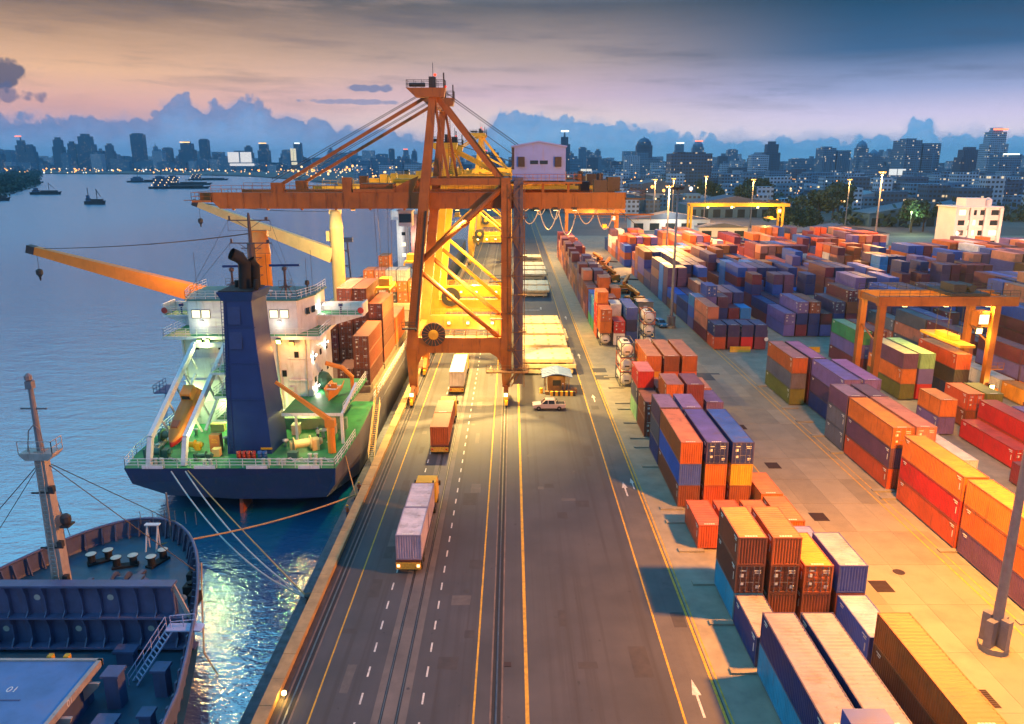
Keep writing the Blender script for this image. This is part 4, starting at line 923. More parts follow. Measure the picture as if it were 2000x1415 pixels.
hb.add(vs, fs); hb.m = ms; O('hull', Sm(hb), [HULLB, HULLS], shipA)
dk = MB(); dk.add([(p[0][0], p[0][1], p[0][2] - .02) for p in secs] + [(p[7][0], p[7][1], p[7][2] - .02) for p in secs], [(i, 7 + i, 8 + i, i + 1) for i in range(len(secs) - 1)]); dk.m = [0, 0, 0] + [1] * (len(secs) - 4); O('deck', Sm(dk), [DECKG, pm('cargo_deck_tan', (.20, .15, .10), .7, var=.35, dirt=.5)], shipA)
O('rudder', Sm(MB().prism([(87.5, -6), (91.5, -6), (91, -1.7), (88, -1.9)], -33.8, -33.4, 'x')), pm('rudder_red', (.35, .09, .04), .6), shipA)
# railing round the stern
rl = MB(); rl.rail([(-20.75, 96, DZ), (-20.9, 90, DZ), (-21.15, 85.45, DZ), (-46.1, 85.45, DZ), (-46.9, 90, DZ), (-47.3, 98, DZ), (-47.3, 109, DZ + .5)], 1.15, 1.6, .04, mids=2); O('stern_railing', Sm(rl), SHIPW, shipA)
rl = MB(); rl.rail([(-20.7, 110, DZ + .6), (-20.7, 204, DZ + .6)], 1.15, 2.2, .05, mids=2); O('side_railing', Sm(rl), SHIPW, shipA)
# accommodation
ac = MB(); ac.box(-44.6, -27.3, 101, 113, DZ - .1, 15.5); acc = O('accommodation_block', Sm(ac), SHIPW, shipA)
mb = MB(); mb.box(-46.4, -25.6, 99.6, 113.6, 15.5, 15.85); up = O('upper_deck', Sm(mb), [DECKG], shipA)
mb = MB(); mb.box(-46.45, -25.55, 99.5, 99.6, 15.45, 15.9); mb.box(-25.6, -25.5, 99.6, 113.6, 15.45, 15.9); mb.rail([(-46.3, 113, 15.85), (-46.3, 99.7, 15.85), (-25.7, 99.7, 15.85), (-25.7, 113, 15.85)], 1.05, 1.5, .03, mids=2); O('deck_edge', Sm(mb), SHIPW, up)
mb = MB(); mb.prism([(-43.4, 101.2), (-28.8, 101.2), (-27.6, 106), (-27.6, 112), (-44.6, 112), (-44.6, 106)], 15.85, 20.4); br = O('bridge', Sm(mb), SHIPW, shipA)
mb = MB(); mb.prism([(-43.6, 101.0), (-28.6, 101.0), (-27.3, 106), (-27.3, 112.3), (-44.9, 112.3), (-44.9, 106)], 20.4, 20.62); O('bridge_roof', Sm(mb), pm('roof_teal', (.03, .16, .17), .6, var=.3), br)
mb = MB(); mb.rail([(-44.8, 112, 20.62), (-44.8, 106, 20.62), (-43.5, 101.1, 20.62), (-28.7, 101.1, 20.62), (-27.4, 106, 20.62), (-27.4, 112, 20.62)], 1.1, 1.4, .03, mids=2); O('roof_railing', Sm(mb), SHIPW, br)
for x in (-42.3, -41.0, -31.9, -30.5):
    w = O('window', Sm(MB().box(x - .52, x + .52, 101.12, 101.2, 18.1, 19.1)), WINLIT, br); O('window_frame', Sm(MB().box(x - .6, x + .6, 101.15, 101.199, 18.02, 19.18)), DARKM, w)
for y in (103.5, 105): O('window', Sm(MB().beam((-28.62 + (y - 101.2) * .25 + .03, y - .4, 18.6), (-28.62 + (y - 101.2) * .25 + .23, y + .4, 18.6), .1, .9)), GLASSD, br)
for (x, z) in ((-42.6, 14.2), (-39.4, 14.2), (-31.0, 10.4), (-29.2, 13.0), (-31.5, 4.8)): O('window', Sm(MB().box(x - .3, x + .3, 100.94, 101, z - .45, z + .45)), GLASSD if z > 5 else WINLIT, acc)
for k in range(9): 
    O('window', Sm(MB().box(-27.3, -27.22, 102.3 + (k % 3) * 3.6, 103.1 + (k % 3) * 3.6, 5.6 + 3.1 * (k // 3), 6.4 + 3.1 * (k // 3))), GLASSD, acc)
# bridge wings
for sx, x0, x1 in ((-1, -44.6, -49.2), (1, -27.6, -21.0)):
    mb = MB(); a, b = sorted((x0, x1)); mb.box(a, b, 106.5, 110.5, 17.2, 17.45); tip = x1 + .0
    mb.box(a, b, 110.3, 110.5, 17.45, 18.7); mb.box(min(tip, tip - sx * .2), max(tip, tip - sx * .2), 106.5, 110.5, 17.45, 19.0); mb.prism([(x0, 17.2), (x1, 17.2), (x0, 15.2)], 107.0, 107.2, 'y'); mb.prism([(x0, 17.2), (x1, 17.2), (x0, 15.2)], 109.8, 110, 'y')
    wg = O('bridge_wing', Sm(mb), SHIPW, shipA); mb = MB(); mb.rail([(x0, 106.6, 17.45), (x1, 106.6, 17.45)], 1.15, 1.1, .03, mids=3); O('wing_railing', Sm(mb), SHIPW, wg); O('wing_deck', Sm(MB().box(a + .1, b - .25 * (sx > 0), 106.6, 110.2, 17.45, 17.47)), DECKG, wg); O('wing_repeater', Sm(MB().lathe([(.12, 0), (.12, 1.0), (.32, 1.1), (.32, 1.5)], ((x0 + x1) / 2, 107.4, 17.45), 10)), FUNB, wg)
    mb = MB().lathe([(.3, -.08), (.45, 0), (.3, .08)], (tip - sx * .3, 106.36, 18.1), 14, 'y'); O('lifebuoy', Sm(mb), pm('buoy_red', (.5, .04, .03), .5), wg)
# roof gear: radar masts and main mast
def radar(x, y, h, w):
    mb = MB().tube((x, y, 20.6), (x, y, 20.6 + h), .16, 8); mb.beam((x - 1, y, 20.6), (x, y, 22.4), .09); mb.beam((x + .6, y + 1, 20.6), (x, y, 22.4), .09); mb.box(x - .7, x + .7, y - .7, y + .7, 21.8, 21.88); mb.rail([(x - .7, y - .7, 21.88), (x + .7, y - .7, 21.88), (x + .7, y + .7, 21.88)], .9, .7, .025); mb.lathe([(.12, 0), (.34, .1), (.34, .5), (.1, .6)], (x, y, 20.6 + h), 10)
    o = O('radar_post', Sm(mb), pm('mast_brown', (.09, .06, .06), .6), br); O('radar_scanner', Sm(MB().beam((x - w, y, 20.6 + h + .75), (x + w, y + .3, 20.6 + h + .75), .2, .3)), FUNB, o)
radar(-38.8, 106, 3.0, 1.2); radar(-30.9, 104, 3.4, 2.0)
mb = MB(); mb.lathe([(.62, 20.6), (.55, 27.4), (.28, 27.6), (.2, 31.2), (.12, 31.6)], (-36.0, 106.5, 0), 10)
for z, w in ((30.6, 2.9), (27.5, 2.9)):
    mb.beam((-36 - w, 106.5, z), (-36 + w, 106.5, z), .14); mb.beam((-36 - w * .6, 106.5, z), (-36, 106.5, z - 1.2), .07); mb.beam((-36 + w * .6, 106.5, z), (-36, 106.5, z - 1.2), .07); mb.beam((-36 - w, 106.5, z), (-36 - w, 106.5, z - 1.4), .04); mb.beam((-36 + w, 106.5, z), (-36 + w, 106.5, z - 1.4), .04); mb.beam((-36 - w, 106.5, z - 1.4), (-36 + w, 106.5, z - 1.4), .04); mb.box(-36 - w + .15, -36 - w + .4, 106.4, 106.6, z, z + .6); mb.box(-36 + w - .7, -36 + w - .3, 106.4, 106.6, z, z + .45)
for z in (26.8, 25.5, 24.3, 23.1): mb.beam((-37.4, 106.5, z), (-34.6, 106.5, z), .1); mb.beam((-37.3, 106.5, z), (-36.4, 106.5, z - .6), .05); mb.beam((-34.7, 106.5, z), (-35.6, 106.5, z - .6), .05)
O('signal_mast', Sm(mb), pm('mast_brown', (.09, .06, .06), .6), br)
mb = MB()
for x, y in ((-43, 104), (-34.6, 108), (-29.3, 109), (-28, 107)): mb.tube((x, y, 20.6), (x, y, 24.5 + (x % 3)), .03, 4)
mb.lathe([(.1, 20.6), (.1, 21.6), (.35, 21.8), (.3, 22.3), (.05, 22.4)], (-28.6, 106.5, 0), 10); O('whip_aerials', Sm(mb), DARKM, br)
mb = MB()
for x, z in ((-38.9, 30.5), (-33.1, 30.5), (-38.9, 27.4), (-33.1, 27.4)): O('mast_stay', Sm(MB().path([(x, 106.5, z), (-36 + (x + 36) * 2.6, 101.5, 20.7)], .025, 4)), DARKM, br)
# funnel
mb = MB(); mb.loft([[(-35.5, 90, DZ), (-30.0, 90, DZ), (-29.6, 95.4, DZ), (-35.5, 95.4, DZ)], [(-35.3, 90.15, 7), (-30.2, 90.15, 7), (-29.8, 95.4, 7), (-35.3, 95.4, 7)], [(-34.8, 90.6, 17), (-31.0, 90.6, 17), (-30.6, 95.0, 17), (-34.8, 95.0, 17)], [(-34.6, 90.9, 22.6), (-31.3, 90.9, 22.6), (-30.8, 95, 22.6), (-34.6, 95, 22.6)]]); fn = O('funnel', Sm(mb), FUNB, shipA)
mb = MB(); mb.loft([[(-34.75, 90.75, 22.2), (-31.15, 90.75, 22.2), (-30.65, 95.15, 22.2), (-34.75, 95.15, 22.2)], [(-35.2, 90.3, 23.3), (-30.8, 90.3, 23.3), (-30.2, 95.6, 23.3), (-35.2, 95.6, 23.3)]]); O('funnel_cowl', Sm(mb), FUNB, fn)
O('funnel_top', Sm(MB().box(-35.0, -30.9, 90.5, 95.4, 23.3, 23.42)), BLACK, fn)
mb = MB(); mb.path([(-32.6, 93, 23), (-32.4, 93, 26.4), (-32.8, 92.6, 27.2), (-33.5, 92.0, 27.7)], .75, 14); mb.path([(-31.6, 94.0, 23), (-31.5, 94.0, 26.0), (-31.9, 93.7, 26.8)], .6, 12); mb.tube((-31, 92, 23), (-30.8, 92, 24.6), .3, 8); mb.tube((-33.9, 94, 23), (-33.9, 94, 24.2), .3, 8); O('exhaust_pipes', Sm(mb), BLACK, fn, True)
for z in (20.4, 17.4): 
    mb = MB(); mb.beam((-33.4, 90.78 - (20.4 - z) * .05, z), (-33.4, 90.66 - (20.4 - z) * .05, z + .02), 1.5, 2.1); O('louvre', Sm(mb), pm('louvre_navy', (.02, .045, .16), .5), fn)
O('name_board', Sm(MB().box(-31.3, -29.9, 89.9, 90.0, 3.6, 3.85)), CRYELLOW, fn)
# platforms between funnel and lifeboat
for z in (6.3, 9.4, 12.5):
    mb = MB(); mb.box(-37.8, -35.4, 93, 100.9, z, z + .18); pf = O('side_platform', Sm(mb), DECKG, shipA); mb = MB(); mb.box(-37.85, -35.4, 92.94, 93.0, z - .1, z + .2); mb.rail([(-35.6, 93.05, z + .18), (-37.75, 93.05, z + .18), (-37.75, 100.5, z + .18)], 1.05, 1.1, .03, mids=2); mb.ladder((-36.8, 94.2, z + .1), (-36.8, 97.6, z + 3.1), .7, (1, 0, 0), .3); O('platform_railing', Sm(mb), SHIPW, pf)
# lifeboat ramp
for xx in (-43.6, -39.4):
    mb = MB(); mb.beam((xx, 86.2, DZ), (xx + .1, 87.2, 6.2), .55, .6); mb.beam((xx + .1, 87.2, 6.2), (xx + 1.6, 98.8, 15.0), .5, .7); mb.beam((xx + 1.6, 98.8, 15.0), (xx + 1.6, 100.9, 15.0), .5, .6); 
    for k in range(5): t = .2 + .17 * k; p = Vector((xx + .1, 87.2, 6.2)).lerp(Vector((xx + 1.6, 98.8, 15.0)), t); mb.beam(p, (p.x + .1, p.y + 1.6, max(DZ, p.z - 2.4)), .2); 
    mb.beam((xx + .6, 92, 5.4), (xx + 1.5, 98.5, 11), .3); O('ramp_rail', Sm(mb), SHIPW, shipA)
mb = MB(); mb.beam((-42.2, 98.8, 14.9), (-37.6, 98.8, 14.9), .5, .6); mb.beam((-42.2, 100.4, 14.9), (-37.6, 100.4, 14.9), .4); O('ramp_gantry', Sm(mb), SHIPW, shipA)
# free-fall lifeboat
def boat_section(u, w, h, zc):
    return [(math.cos(t) * w, u, zc + math.sin(t) * h * (1.0 if math.sin(t) > 0 else .9)) for t in [2 * math.pi * k / 14 for k in range(14)]]
lb = thing('lifeboat', 'orange and red enclosed free-fall lifeboat pointing down its white ramp at the stern', 'lifeboat', (-41.3, 92.2, 7.2))
lb.rotation_euler = (R(38), 0, R(-8))
mb = MB(); mb.loft([boat_section(u, w, h, zc) for u, w, h, zc in ((-4.6, .1, .15, .1), (-4.0, .5, .55, .1), (-3.0, .95, .95, .05), (-1.5, 1.25, 1.15, 0), (1, 1.3, 1.2, 0), (3, 1.2, 1.15, 0), (3.9, 1.0, 1.0, 0), (4.0, .5, .6, 0))]); 
lbm = bpy.data.materials.new('lifeboat_shell'); lbm.use_nodes = True; nn = NT(lbm.node_tree); bsd = lbm.node_tree.nodes['Principled BSDF']; oz = nn.n('ShaderNodeSeparateXYZ', i_0=nn.n('ShaderNodeTexCoord').outputs['Object']).outputs
nn.set(bsd.inputs['Base Color'], nn.mix(nn.sm(nn.m('ADD', oz[2], nn.m('MULTIPLY', oz[1], .28)), -.75, -.6), (.42, .02, .02, 1), (.72, .22, .03, 1))); bsd.inputs['Roughness'].default_value = .4
O('hull', mb, lbm, lb, True)
mb = MB(); mb.loft([[(-.75, 1.7, .9), (.75, 1.7, .9), (.75, 3.6, .8), (-.75, 3.6, .8)], [(-.68, 2.0, 1.95), (.68, 2.0, 1.95), (.68, 3.5, 1.95), (-.68, 3.5, 1.95)]]); cbn = O('cabin', mb, SCRANE, lb); O('cabin_window', MB().beam((0, 1.79, 1.2), (0, 1.92, 1.68), 1.1, .06, up=(0, 1, 0)), GLASSD, cbn)
O('hatch', MB().box(-.45, .45, -2.4, -1.4, .98, 1.25), pm('lifeboat_hatch', (.6, .12, .04), .5), lb)
# open rescue boat on its cradle and davit
mb = MB(); mb.box(-29.5, -21.6, 93.5, 110, 6.9, 7.15); bd = O('boat_deck', Sm(mb), DECKG, shipA)
mb = MB(); mb.box(-29.5, -21.6, 93.42, 93.5, 6.8, 7.2); mb.beam((-21.9, 93.8, DZ), (-21.9, 93.8, 6.9), .35); mb.beam((-28, 94.5, DZ), (-28, 94.5, 6.9), .3); mb.beam((-21.8, 93.6, 7), (-20.9, 99, DZ + 6.6), .3); mb.rail([(-21.7, 94, 7.15), (-21.7, 110, 7.15)], 1.1, 1.3, .035, mids=2); O('boat_deck_edge', Sm(mb), SHIPW, bd)
rb = thing('rescue_boat', 'small open orange rescue boat cradled on the deck beside the accommodation', 'boat', (-24.2, 100.0, 8.1))
def osec(u, w, h): return [(-w, u, h), (-w * .75, u, .0), (0, u, -.35), (w * .75, u, .0), (w, u, h), (w * .86, u, h - .02), (w * .6, u, .15), (0, u, .0), (-w * .6, u, .15), (-w * .86, u, h - .02)]
mb = MB(); mb.loft([osec(u, w, h) for u, w, h in ((-3.2, .1, 1.1), (-2.5, .65, .95), (-1.2, 1.05, .85), (.8, 1.1, .82), (2.5, .95, .85), (2.7, .9, .85))]); O('hull', mb, SCRANE, rb)
O('thwart', MB().box(-.85, .85, -.9, -.55, .5, .6), SHIPW, rb); O('thwart', MB().box(-.9, .9, .9, 1.25, .5, .6), SHIPW, rb); O('console', MB().box(-.35, .35, .0, .6, .2, 1.1), SCRANE, rb)
mb = MB(); mb.path([(-22.3, 103, 7.1), (-22.3, 103, 9.4), (-23.5, 102.6, 10.8), (-25.6, 102, 11.6)], .32, 8); O('davit', Sm(mb), SCRANE, bd)
mb = MB(); mb.lathe([(.3, -1.2), (1.0, -.7), (1.25, 0), (1.0, .7), (.3, 1.2)], (-26.8, 105, 8.4), 14, 'x'); O('liferaft_cover', Sm(mb), pm('tarp_green', (.02, .08, .05), .7), bd)
# stores crane
mb = MB(); mb.tube((-22.6, 90.6, DZ), (-22.6, 90.6, 6.4), .5, 12); mb.box(-23.2, -22.0, 90.1, 91.1, 6.4, 7.4); mb.beam((-22.6, 90.6, 7.2), (-29.2, 91.2, 12.0), .5, .6, w2=.3, h2=.35); O('stores_crane', Sm(mb), SCRANE, shipA)
# deck machinery
def winch(x, y, s=1.0, mat=None, rz=0):
    mb = MB(); mb.lathe([(.75, -.9), (.75, -.8), (.45, -.78), (.45, .78), (.75, .8), (.75, .9)], (0, 0, .85), 16, 'x'); mb.box(.95, 1.7, -.5, .5, .0, 1.2); mb.box(-1.25, -.95, -.4, .4, 0, 1.2); mb.lathe([(.28, 1.7), (.42, 1.85), (.28, 2.1)], (0, 0, .85), 10, 'x')
    for v_ in range(len(mb.v)):
        q = Vector(mb.v[v_]) * s; q.rotate(Matrix.Rotation(rz, 3, 'Z')); mb.v[v_] = (q.x + x, q.y + y, q.z + DZ)
    O('mooring_winch', Sm(mb), mat or pm('winch_green', (.05, .14, .10), .5, var=.3), shipA)
winch(-44.6, 94.5, 1.1); winch(-43.9, 88.6, 1.0); winch(-26.4, 91.0, 1.2, SCRANEY, R(25)); winch(-40.8, 91.5, .8, CRYELLOW); winch(-38.0, 88.0, .7)
BOLW = pm('bollard_pale', (.45, .5, .42), .5)
for x, y in ((-45.2, 91.5), (-42.6, 86.6), (-36.6, 86.4), (-29.6, 86.5), (-27.8, 86.5), (-24.4, 88.2), (-23.4, 86.6)):
    mb = MB()
    for d in (-.35, .35): mb.lathe([(.22, 0), (.2, .6), (.3, .66), (.3, .74)], (x + d, y, DZ), 10)
    O('mooring_bitts', Sm(mb), BOLW, shipA)
for k, (x, c) in enumerate(((-33.6, (.5, .06, .03)), (-33.0, (.45, .05, .03)), (-32.4, (.5, .07, .03)), (-31.8, (.4, .05, .03)), (-31.0, (.03, .12, .35)), (-30.4, (.03, .1, .3)))):
    o = O('oil_drum', MB().lathe([(.29, 0), (.29, .28), (.31, .3), (.29, .32), (.29, .6), (.31, .62), (.29, .64), (.29, .9)], n=12), PAINTOBJ, None, True, loc=(x, 88.6, DZ), color=c)
    T(o, ['leftmost red', 'second red', 'third red', 'fourth red', 'left blue', 'right blue'][k] + ' oil drum standing at the foot of the blue funnel', 'drum', 'oil drums by the funnel')
o = O('deck_locker', MB().box(-.65, .65, -.5, .5, 0, 2.2), pm('locker_brown', (.42, .12, .04), .5), None, loc=(-37.3, 91.2, DZ)); T(o, 'brown upright steel locker with yellow lettering on the green stern deck', 'locker')
text('FUEL', .3, CRYELLOW, o, (0, -.51, 1.5), (R(90), 0, 0)); text('HOSE', .3, CRYELLOW, o, (0, -.51, 1.15), (R(90), 0, 0))
mb = MB(); mb.loft([[(-.9, -.6, 0), (.9, -.6, 0), (.9, .6, 0), (-.9, .6, 0)], [(-.7, -.5, .7), (.75, -.4, .6), (.6, .5, .75), (-.6, .45, .6)], [(-.3, -.2, .95), (.4, -.1, .85), (.3, .3, .95), (-.2, .2, .9)]]); T(O('rope_heap', mb, ROPE, loc=(-25.6, 93.4, DZ)), 'white heap of mooring rope on the green deck beside the stores crane', 'rope')
mb = MB()
for k in range(9): x = -28.8 + .7 * k; mb.path([(x, 87 + (k % 3) * .5, DZ + .12), (x + .9, 87.6 + (k % 2) * .8, DZ + .15), (x + 1.7, 87.1, DZ + .12)], .06, 5)
T(O('hose_coil', mb, ROPE), 'pale hoses lying across the stern deck by the railing', 'hose')
mb = MB()
mb.box(-31, -22.5, 99.0, 99.9, DZ, DZ + 1.6); O('deck_locker_row', Sm(mb), pm('locker_green', (.2, .3, .22), .5), shipA)
mb = MB(); mb.ladder((-48.8, 104, 7.6), (-47.6, 100, DZ), .6, (0, 1, 0)); mb.box(-49.2, -47.4, 101, 105, 7.5, 7.65); mb.rail([(-49.2, 101, 7.65), (-49.2, 105, 7.65)], 1.0, 1.0); mb.rail([(-49.2, 101, 7.65), (-47.5, 101, 7.65)], 1.0, 1.0); O('side_platform', Sm(mb), FUNB, shipA)
# small fittings on the superstructure and deck
PIPE = pm('pipe_cream', (.5, .46, .36), .5, var=.2); VENT = pm('vent_white', (.62, .6, .56), .5, var=.15, dirt=.4, dirtcol=(.3, .14, .06), streak=True)
for z in (6.3, 9.4, 12.5): O('deck_ledge', Sm(MB().box(-44.75, -35.6, 100.86, 101.0, z - .06, z + .1)), SHIPW, acc); O('deck_ledge', Sm(MB().box(-30.4, -27.15, 100.86, 101.0, z - .06, z + .1)), SHIPW, acc)
for x, z in ((-43.4, DZ), (-38.6, DZ), (-28.6, DZ), (-30.2, 6.4)): dr = O('steel_door', Sm(MB().box(x - .4, x + .4, 100.9, 101.0, z + .25, z + 2.1)), VENT, acc); O('door_handle', Sm(MB().box(x + .22, x + .3, 100.86, 100.9, z + 1.1, z + 1.3)), DARKM, dr)
for x in (-44.2, -36.1, -31.6, -27.9): O('wall_pipe', Sm(MB().tube((x, 100.85, DZ), (x, 100.85, 15.4), .09, 6)), PIPE, acc)
for x, y, z, s in ((-43.8, 93.0, DZ, 1.0), (-42.2, 97.0, DZ, .8), (-37.0, 93.6, DZ, .9), (-29.0, 92.6, DZ, .9), (-25.0, 96.0, DZ, 1.1), (-23.4, 92.6, DZ, .7), (-40.0, 103, 20.6, .6), (-33.0, 104, 20.6, .7), (-29.8, 101.9, 20.6, .5)):
    O('mushroom_vent', Sm(MB().lathe([(.22 * s, 0), (.22 * s, .8 * s), (.48 * s, .85 * s), (.42 * s, 1.05 * s), (.1, 1.15 * s)], (x, y, z), 10)), VENT, shipA, True)
for x, y, w, l, h in ((-45.3, 96.5, 1.0, 1.6, 1.2), (-39.8, 98.6, 1.8, 1.0, 1.0), (-36.6, 89.4, .9, .9, .9), (-27.0, 88.8, 1.2, .8, .7), (-24.2, 97.6, 1.2, 1.0, 1.1), (-22.4, 95.6, .7, 1.4, .9), (-28.9, 97.4, 1.0, 1.2, 1.3)): O('deck_box', Sm(MB().box(x - w / 2, x + w / 2, y - l / 2, y + l / 2, DZ, DZ + h).box(x - w * .54, x + w * .54, y - l * .54, y + l * .54, DZ + h, DZ + h + .08)), rnd.choice([VENT, MATS['winch_green'], PIPE, SCRANEY]), shipA)
for k in range(5): O('deck_pipe', Sm(MB().path([(-46.2 + k * .2, 99, DZ + .15), (-45.6 + k * .3, 92 - k * .6, DZ + .15), (-43 + k, 88 - k * .3, DZ + .15)], .06, 5)), PIPE, shipA)
for k, z in enumerate((10.0, 14.5, 19.0)): O('funnel_seam', Sm(MB().beam((-35.22 + k * .2, 90.2 + k * .22, z), (-30.4 - k * .25, 90.2 + k * .22, z), .06, .07)), FUNB, fn)
mb = MB(); mb.ladder((-35.0, 89.95, DZ), (-34.6, 90.75, 22.4), .5, (1, 0, 0), .4, .03); O('funnel_ladder', Sm(mb), pm('louvre_navy', (.02, .045, .16)), fn)
mb = MB()
for k in range(6): mb.box(-46.6 + k * .01, -46.5, 86 + k, 86.1 + k, 0, .1)
for k, y in enumerate((110, 125, 140, 155, 170)): O('hull_rubbing_strake', Sm(MB().box(-20.62, -20.5, y, y + 14.6, 1.9, 2.1)), HULLS, shipA)
for k in range(4): O('draft_bulwark', Sm(MB().box(-44 + k * 6.2, -41.5 + k * 6.2, 85.18, 85.3, DZ - .02, DZ + .35)), SHIPW, shipA)
# ship lamps
GR = (.70, 1.0, .32); WT = (1.0, .93, .75)
def slamp(x, y, z, p, col, m, s=.3, face=(0, -1, -.4)):
    flood(shipA, SA(x, y, z), m, s, 'deck_lamp', face); lamp(shipA, SA(x, y - .8, z - .2), p, col, .25)
L_GRN = em('lamp_glow_green', (.55, 1.0, .22), 9)
slamp(-40.4, 99.3, 15.3, 900, (.85, 1.0, .35), L_GRN, .4); slamp(-41.6, 101, 17.5, 70, WT, L_WHITE, .3); slamp(-31.2, 101, 17.5, 70, WT, L_WHITE, .3); slamp(-29.3, 99.3, 14.9, 800, (1.0, .42, .10), L_WARM, .5)
slamp(-28.4, 100.9, 6.2, 700, (1.0, .85, .25), L_YEL, .4); slamp(-33.2, 100.6, 6.5, 700, GR, L_GRN, .3); slamp(-38.5, 100.6, 6.0, 900, GR, L_GRN, .3); slamp(-44.0, 100.6, 7.5, 700, GR, L_GRN, .3)
lamp(shipA, SA(-38, 88.5, 6.2), 350, GR, .3); lamp(shipA, SA(-26, 90, 6.0), 300, (1, .8, .35), .3)
for y, z in ((103, 12.5), (106.5, 9.0), (103.5, 8.0), (110, 12.8), (109, 18.5)): slamp(-27.1, y, z, 220, WT, L_WHITE, .26, (1, -.3, -.3))
# stern floodlights over the water
for x in (-41.5, -31.0):
    flood(shipA, SA(x, 99.3, 15.2), L_GRN, .5, 'deck_lamp', (0, -1, -.5)); lamp(shipA, SA(x, 98.4, 15.2), 350, (.35, 1.0, .15), .12, spot=70, tgt=SA(-25, 60, -4), blend=.7)
# ship cranes
def deck_crane(label, x, y, zt, jib_a, jib_b, mat, z0=3.4, w=1.35):
    c = thing('deck_crane', label, 'deck crane', (x, y, z0), 0, 'cranes on the container ship')
    mb = MB(); mb.lathe([(w * 1.05, 0), (w, 1), (w, zt - z0 - 3.6), (w * 1.05, zt - z0 - 3.5), (w * 1.05, zt - z0 - 3.2), (w * .8, zt - z0)], n=20); O('post', mb, mat, c, True)
    mb = MB(); mb.box(-w * .9, w * .9, -.5, .5, zt - z0 - .6, zt - z0 + .3); mb.box(-w - .7, -w, -.6, .6, zt - z0 - 6, zt - z0 - 4); O('post_head', mb, mat, c)
    a = Vector(jib_a) - Vector((x, y, z0)); b = Vector(jib_b) - Vector((x, y, z0))
    mb = MB(); mb.beam(a, b, 2.0, 3.0, w2=1.2, h2=1.2); j = O('jib', mb, mat, c)
    mb = MB(); mb.beam(b, b + (b - a).normalized() * 1.2, 1.3, 1.2); O('jib_head', mb, DARKM, j)
    mb = MB()
    for d in (-.3, .3): mb.path(sag(Vector((d, 0, zt - z0)), b + Vector((d, 0, .3)), .6, 8), .045, 4)
    mb.path([b + Vector((0, 0, -.3)), b + Vector((0, 0, -3))], .04, 4); O('hoist_rope', mb, DARKM, c)
    mb = MB(); mb.lathe([(.1, -4.6), (.2, -4.0), (.5, -3.6), (.5, -3.0), (.2, -2.8)], tuple(b), 10); O('hook_block', mb, DARKM, c)
    return c
deck_crane('orange deck crane behind the bridge, its long jib lowered over the river', -38.4, 118, 28.0, (-40.0, 118, 16.2), (-72.8, 118, 25.2), SCRANE)
deck_crane('cream lit deck crane forward of the stacks, jib raised towards the river', -36.2, 160, 28.6, (-37.2, 160, 19.6), (-64.0, 160, 30.0), SCRANEY)
lamp(shipA, SA(-33, 150, 24), 9000, YW2, .6)
lamp(shipA, SA(-50, 112.6, 24.0), 4200, SOD, .5)
# containers on board
hc = MB()
for y0, y1 in ((114.5, 127.6), (128.5, 141.8), (142.6, 156), (165, 178), (179, 192)): hc.box(-44.5, -22.0, y0, y1, 3.4, 4.6)
O('hatch_coaming', Sm(hc), pm('cargo_deck_tan', (.2, .15, .1)), shipA)
shipc = [ # x index from starboard, y0, key, colours bottom-up, z0
 (0, 115.2, '40', ['dark brown', 'rust brown', 'rust brown'], 'first bay'), (1, 115.2, '20', ['dark brown'], 'first bay'),
 (0, 129.0, '40', ['rust brown', 'dark brown', 'dark brown', 'rust brown'], 'second bay'), (1, 129.0, '40', ['rust brown', 'rust brown', 'rust brown', 'dark brown', 'rust brown'], 'second bay'), (2, 129.0, '40', ['dark brown', 'rust brown', 'rust brown', 'rust brown', 'salmon'], 'second bay'), (3, 129.0, '40', ['rust brown', 'maroon', 'rust brown'], 'second bay'), (4, 129.0, '40', ['maroon'], 'second bay'),
 (0, 143.0, '40', ['orange', 'burnt orange'], 'third bay'), (1, 143.0, '40', ['salmon', 'white'], 'third bay'), (2, 143, '40', ['rust brown', 'white'], 'third bay')]
for k in range(7): shipc.append((k, 180.0, '20', [['orange', 'amber'], ['orange', 'amber', 'white'], ['charcoal', 'orange', 'white'], ['amber', 'white', 'salmon'], ['amber', 'white', 'orange'], ['amber', 'salmon'], ['orange', 'amber']][k], 'farthest lit bay'))
shipc.append((3, 186.5, '20', ['amber', 'amber', 'amber', 'orange'], 'bay behind the lit bay'))
for (k, y0, key, cols_, lab) in shipc:
    L = CM[key][0]
    for t, cn in enumerate(cols_):
        c = dict(x=-23.3 - 2.62 * k, y=y0 + L / 2, z=4.62 + t * (CH + .01) + (1.4 if y0 > 179 else 0), L=L, key=key, col=cn, roof=None, tier=t, nt=len(cols_), end='d')
        make_container(c, '%s container aboard, %s tier, column %s from quay side, %s' % (cn, tierw[t], numw[k], lab), 'containers on the ship', True)
T(O('hatch_cover_stack', MB().box(-44, -23.5, 178.5, 193.5, 4.6, 6.0), HATCHC), 'cream hatch cover under the farthest lit containers on the ship', 'hatch cover')
# gangway
gw = thing('gangway', 'orange lattice gangway hanging between ship side and quay', 'gangway', (-20.0, 101, 0))
mb = MB(); mb.ladder((0, 8, 3.6), (.9, -3.5, -.6), .8, (1, 0, 0), .45, .05); mb.rail([(-.4, 8, 3.6), (.5, -3.5, -.6)], 1.0, 1.2, .03); mb.rail([(.4, 8, 3.6), (1.3, -3.5, -.6)], 1.0, 1.2, .03); O('steps', mb, SCRANEY, gw)
mb = MB(); mb.beam((0, 8, 4.6), (0, 8, 6.4), .15); mb.path([(0, 8, 6.4), (.9, -3, 1)], .03, 4); O('hanger', mb, CRYELLOW, gw)
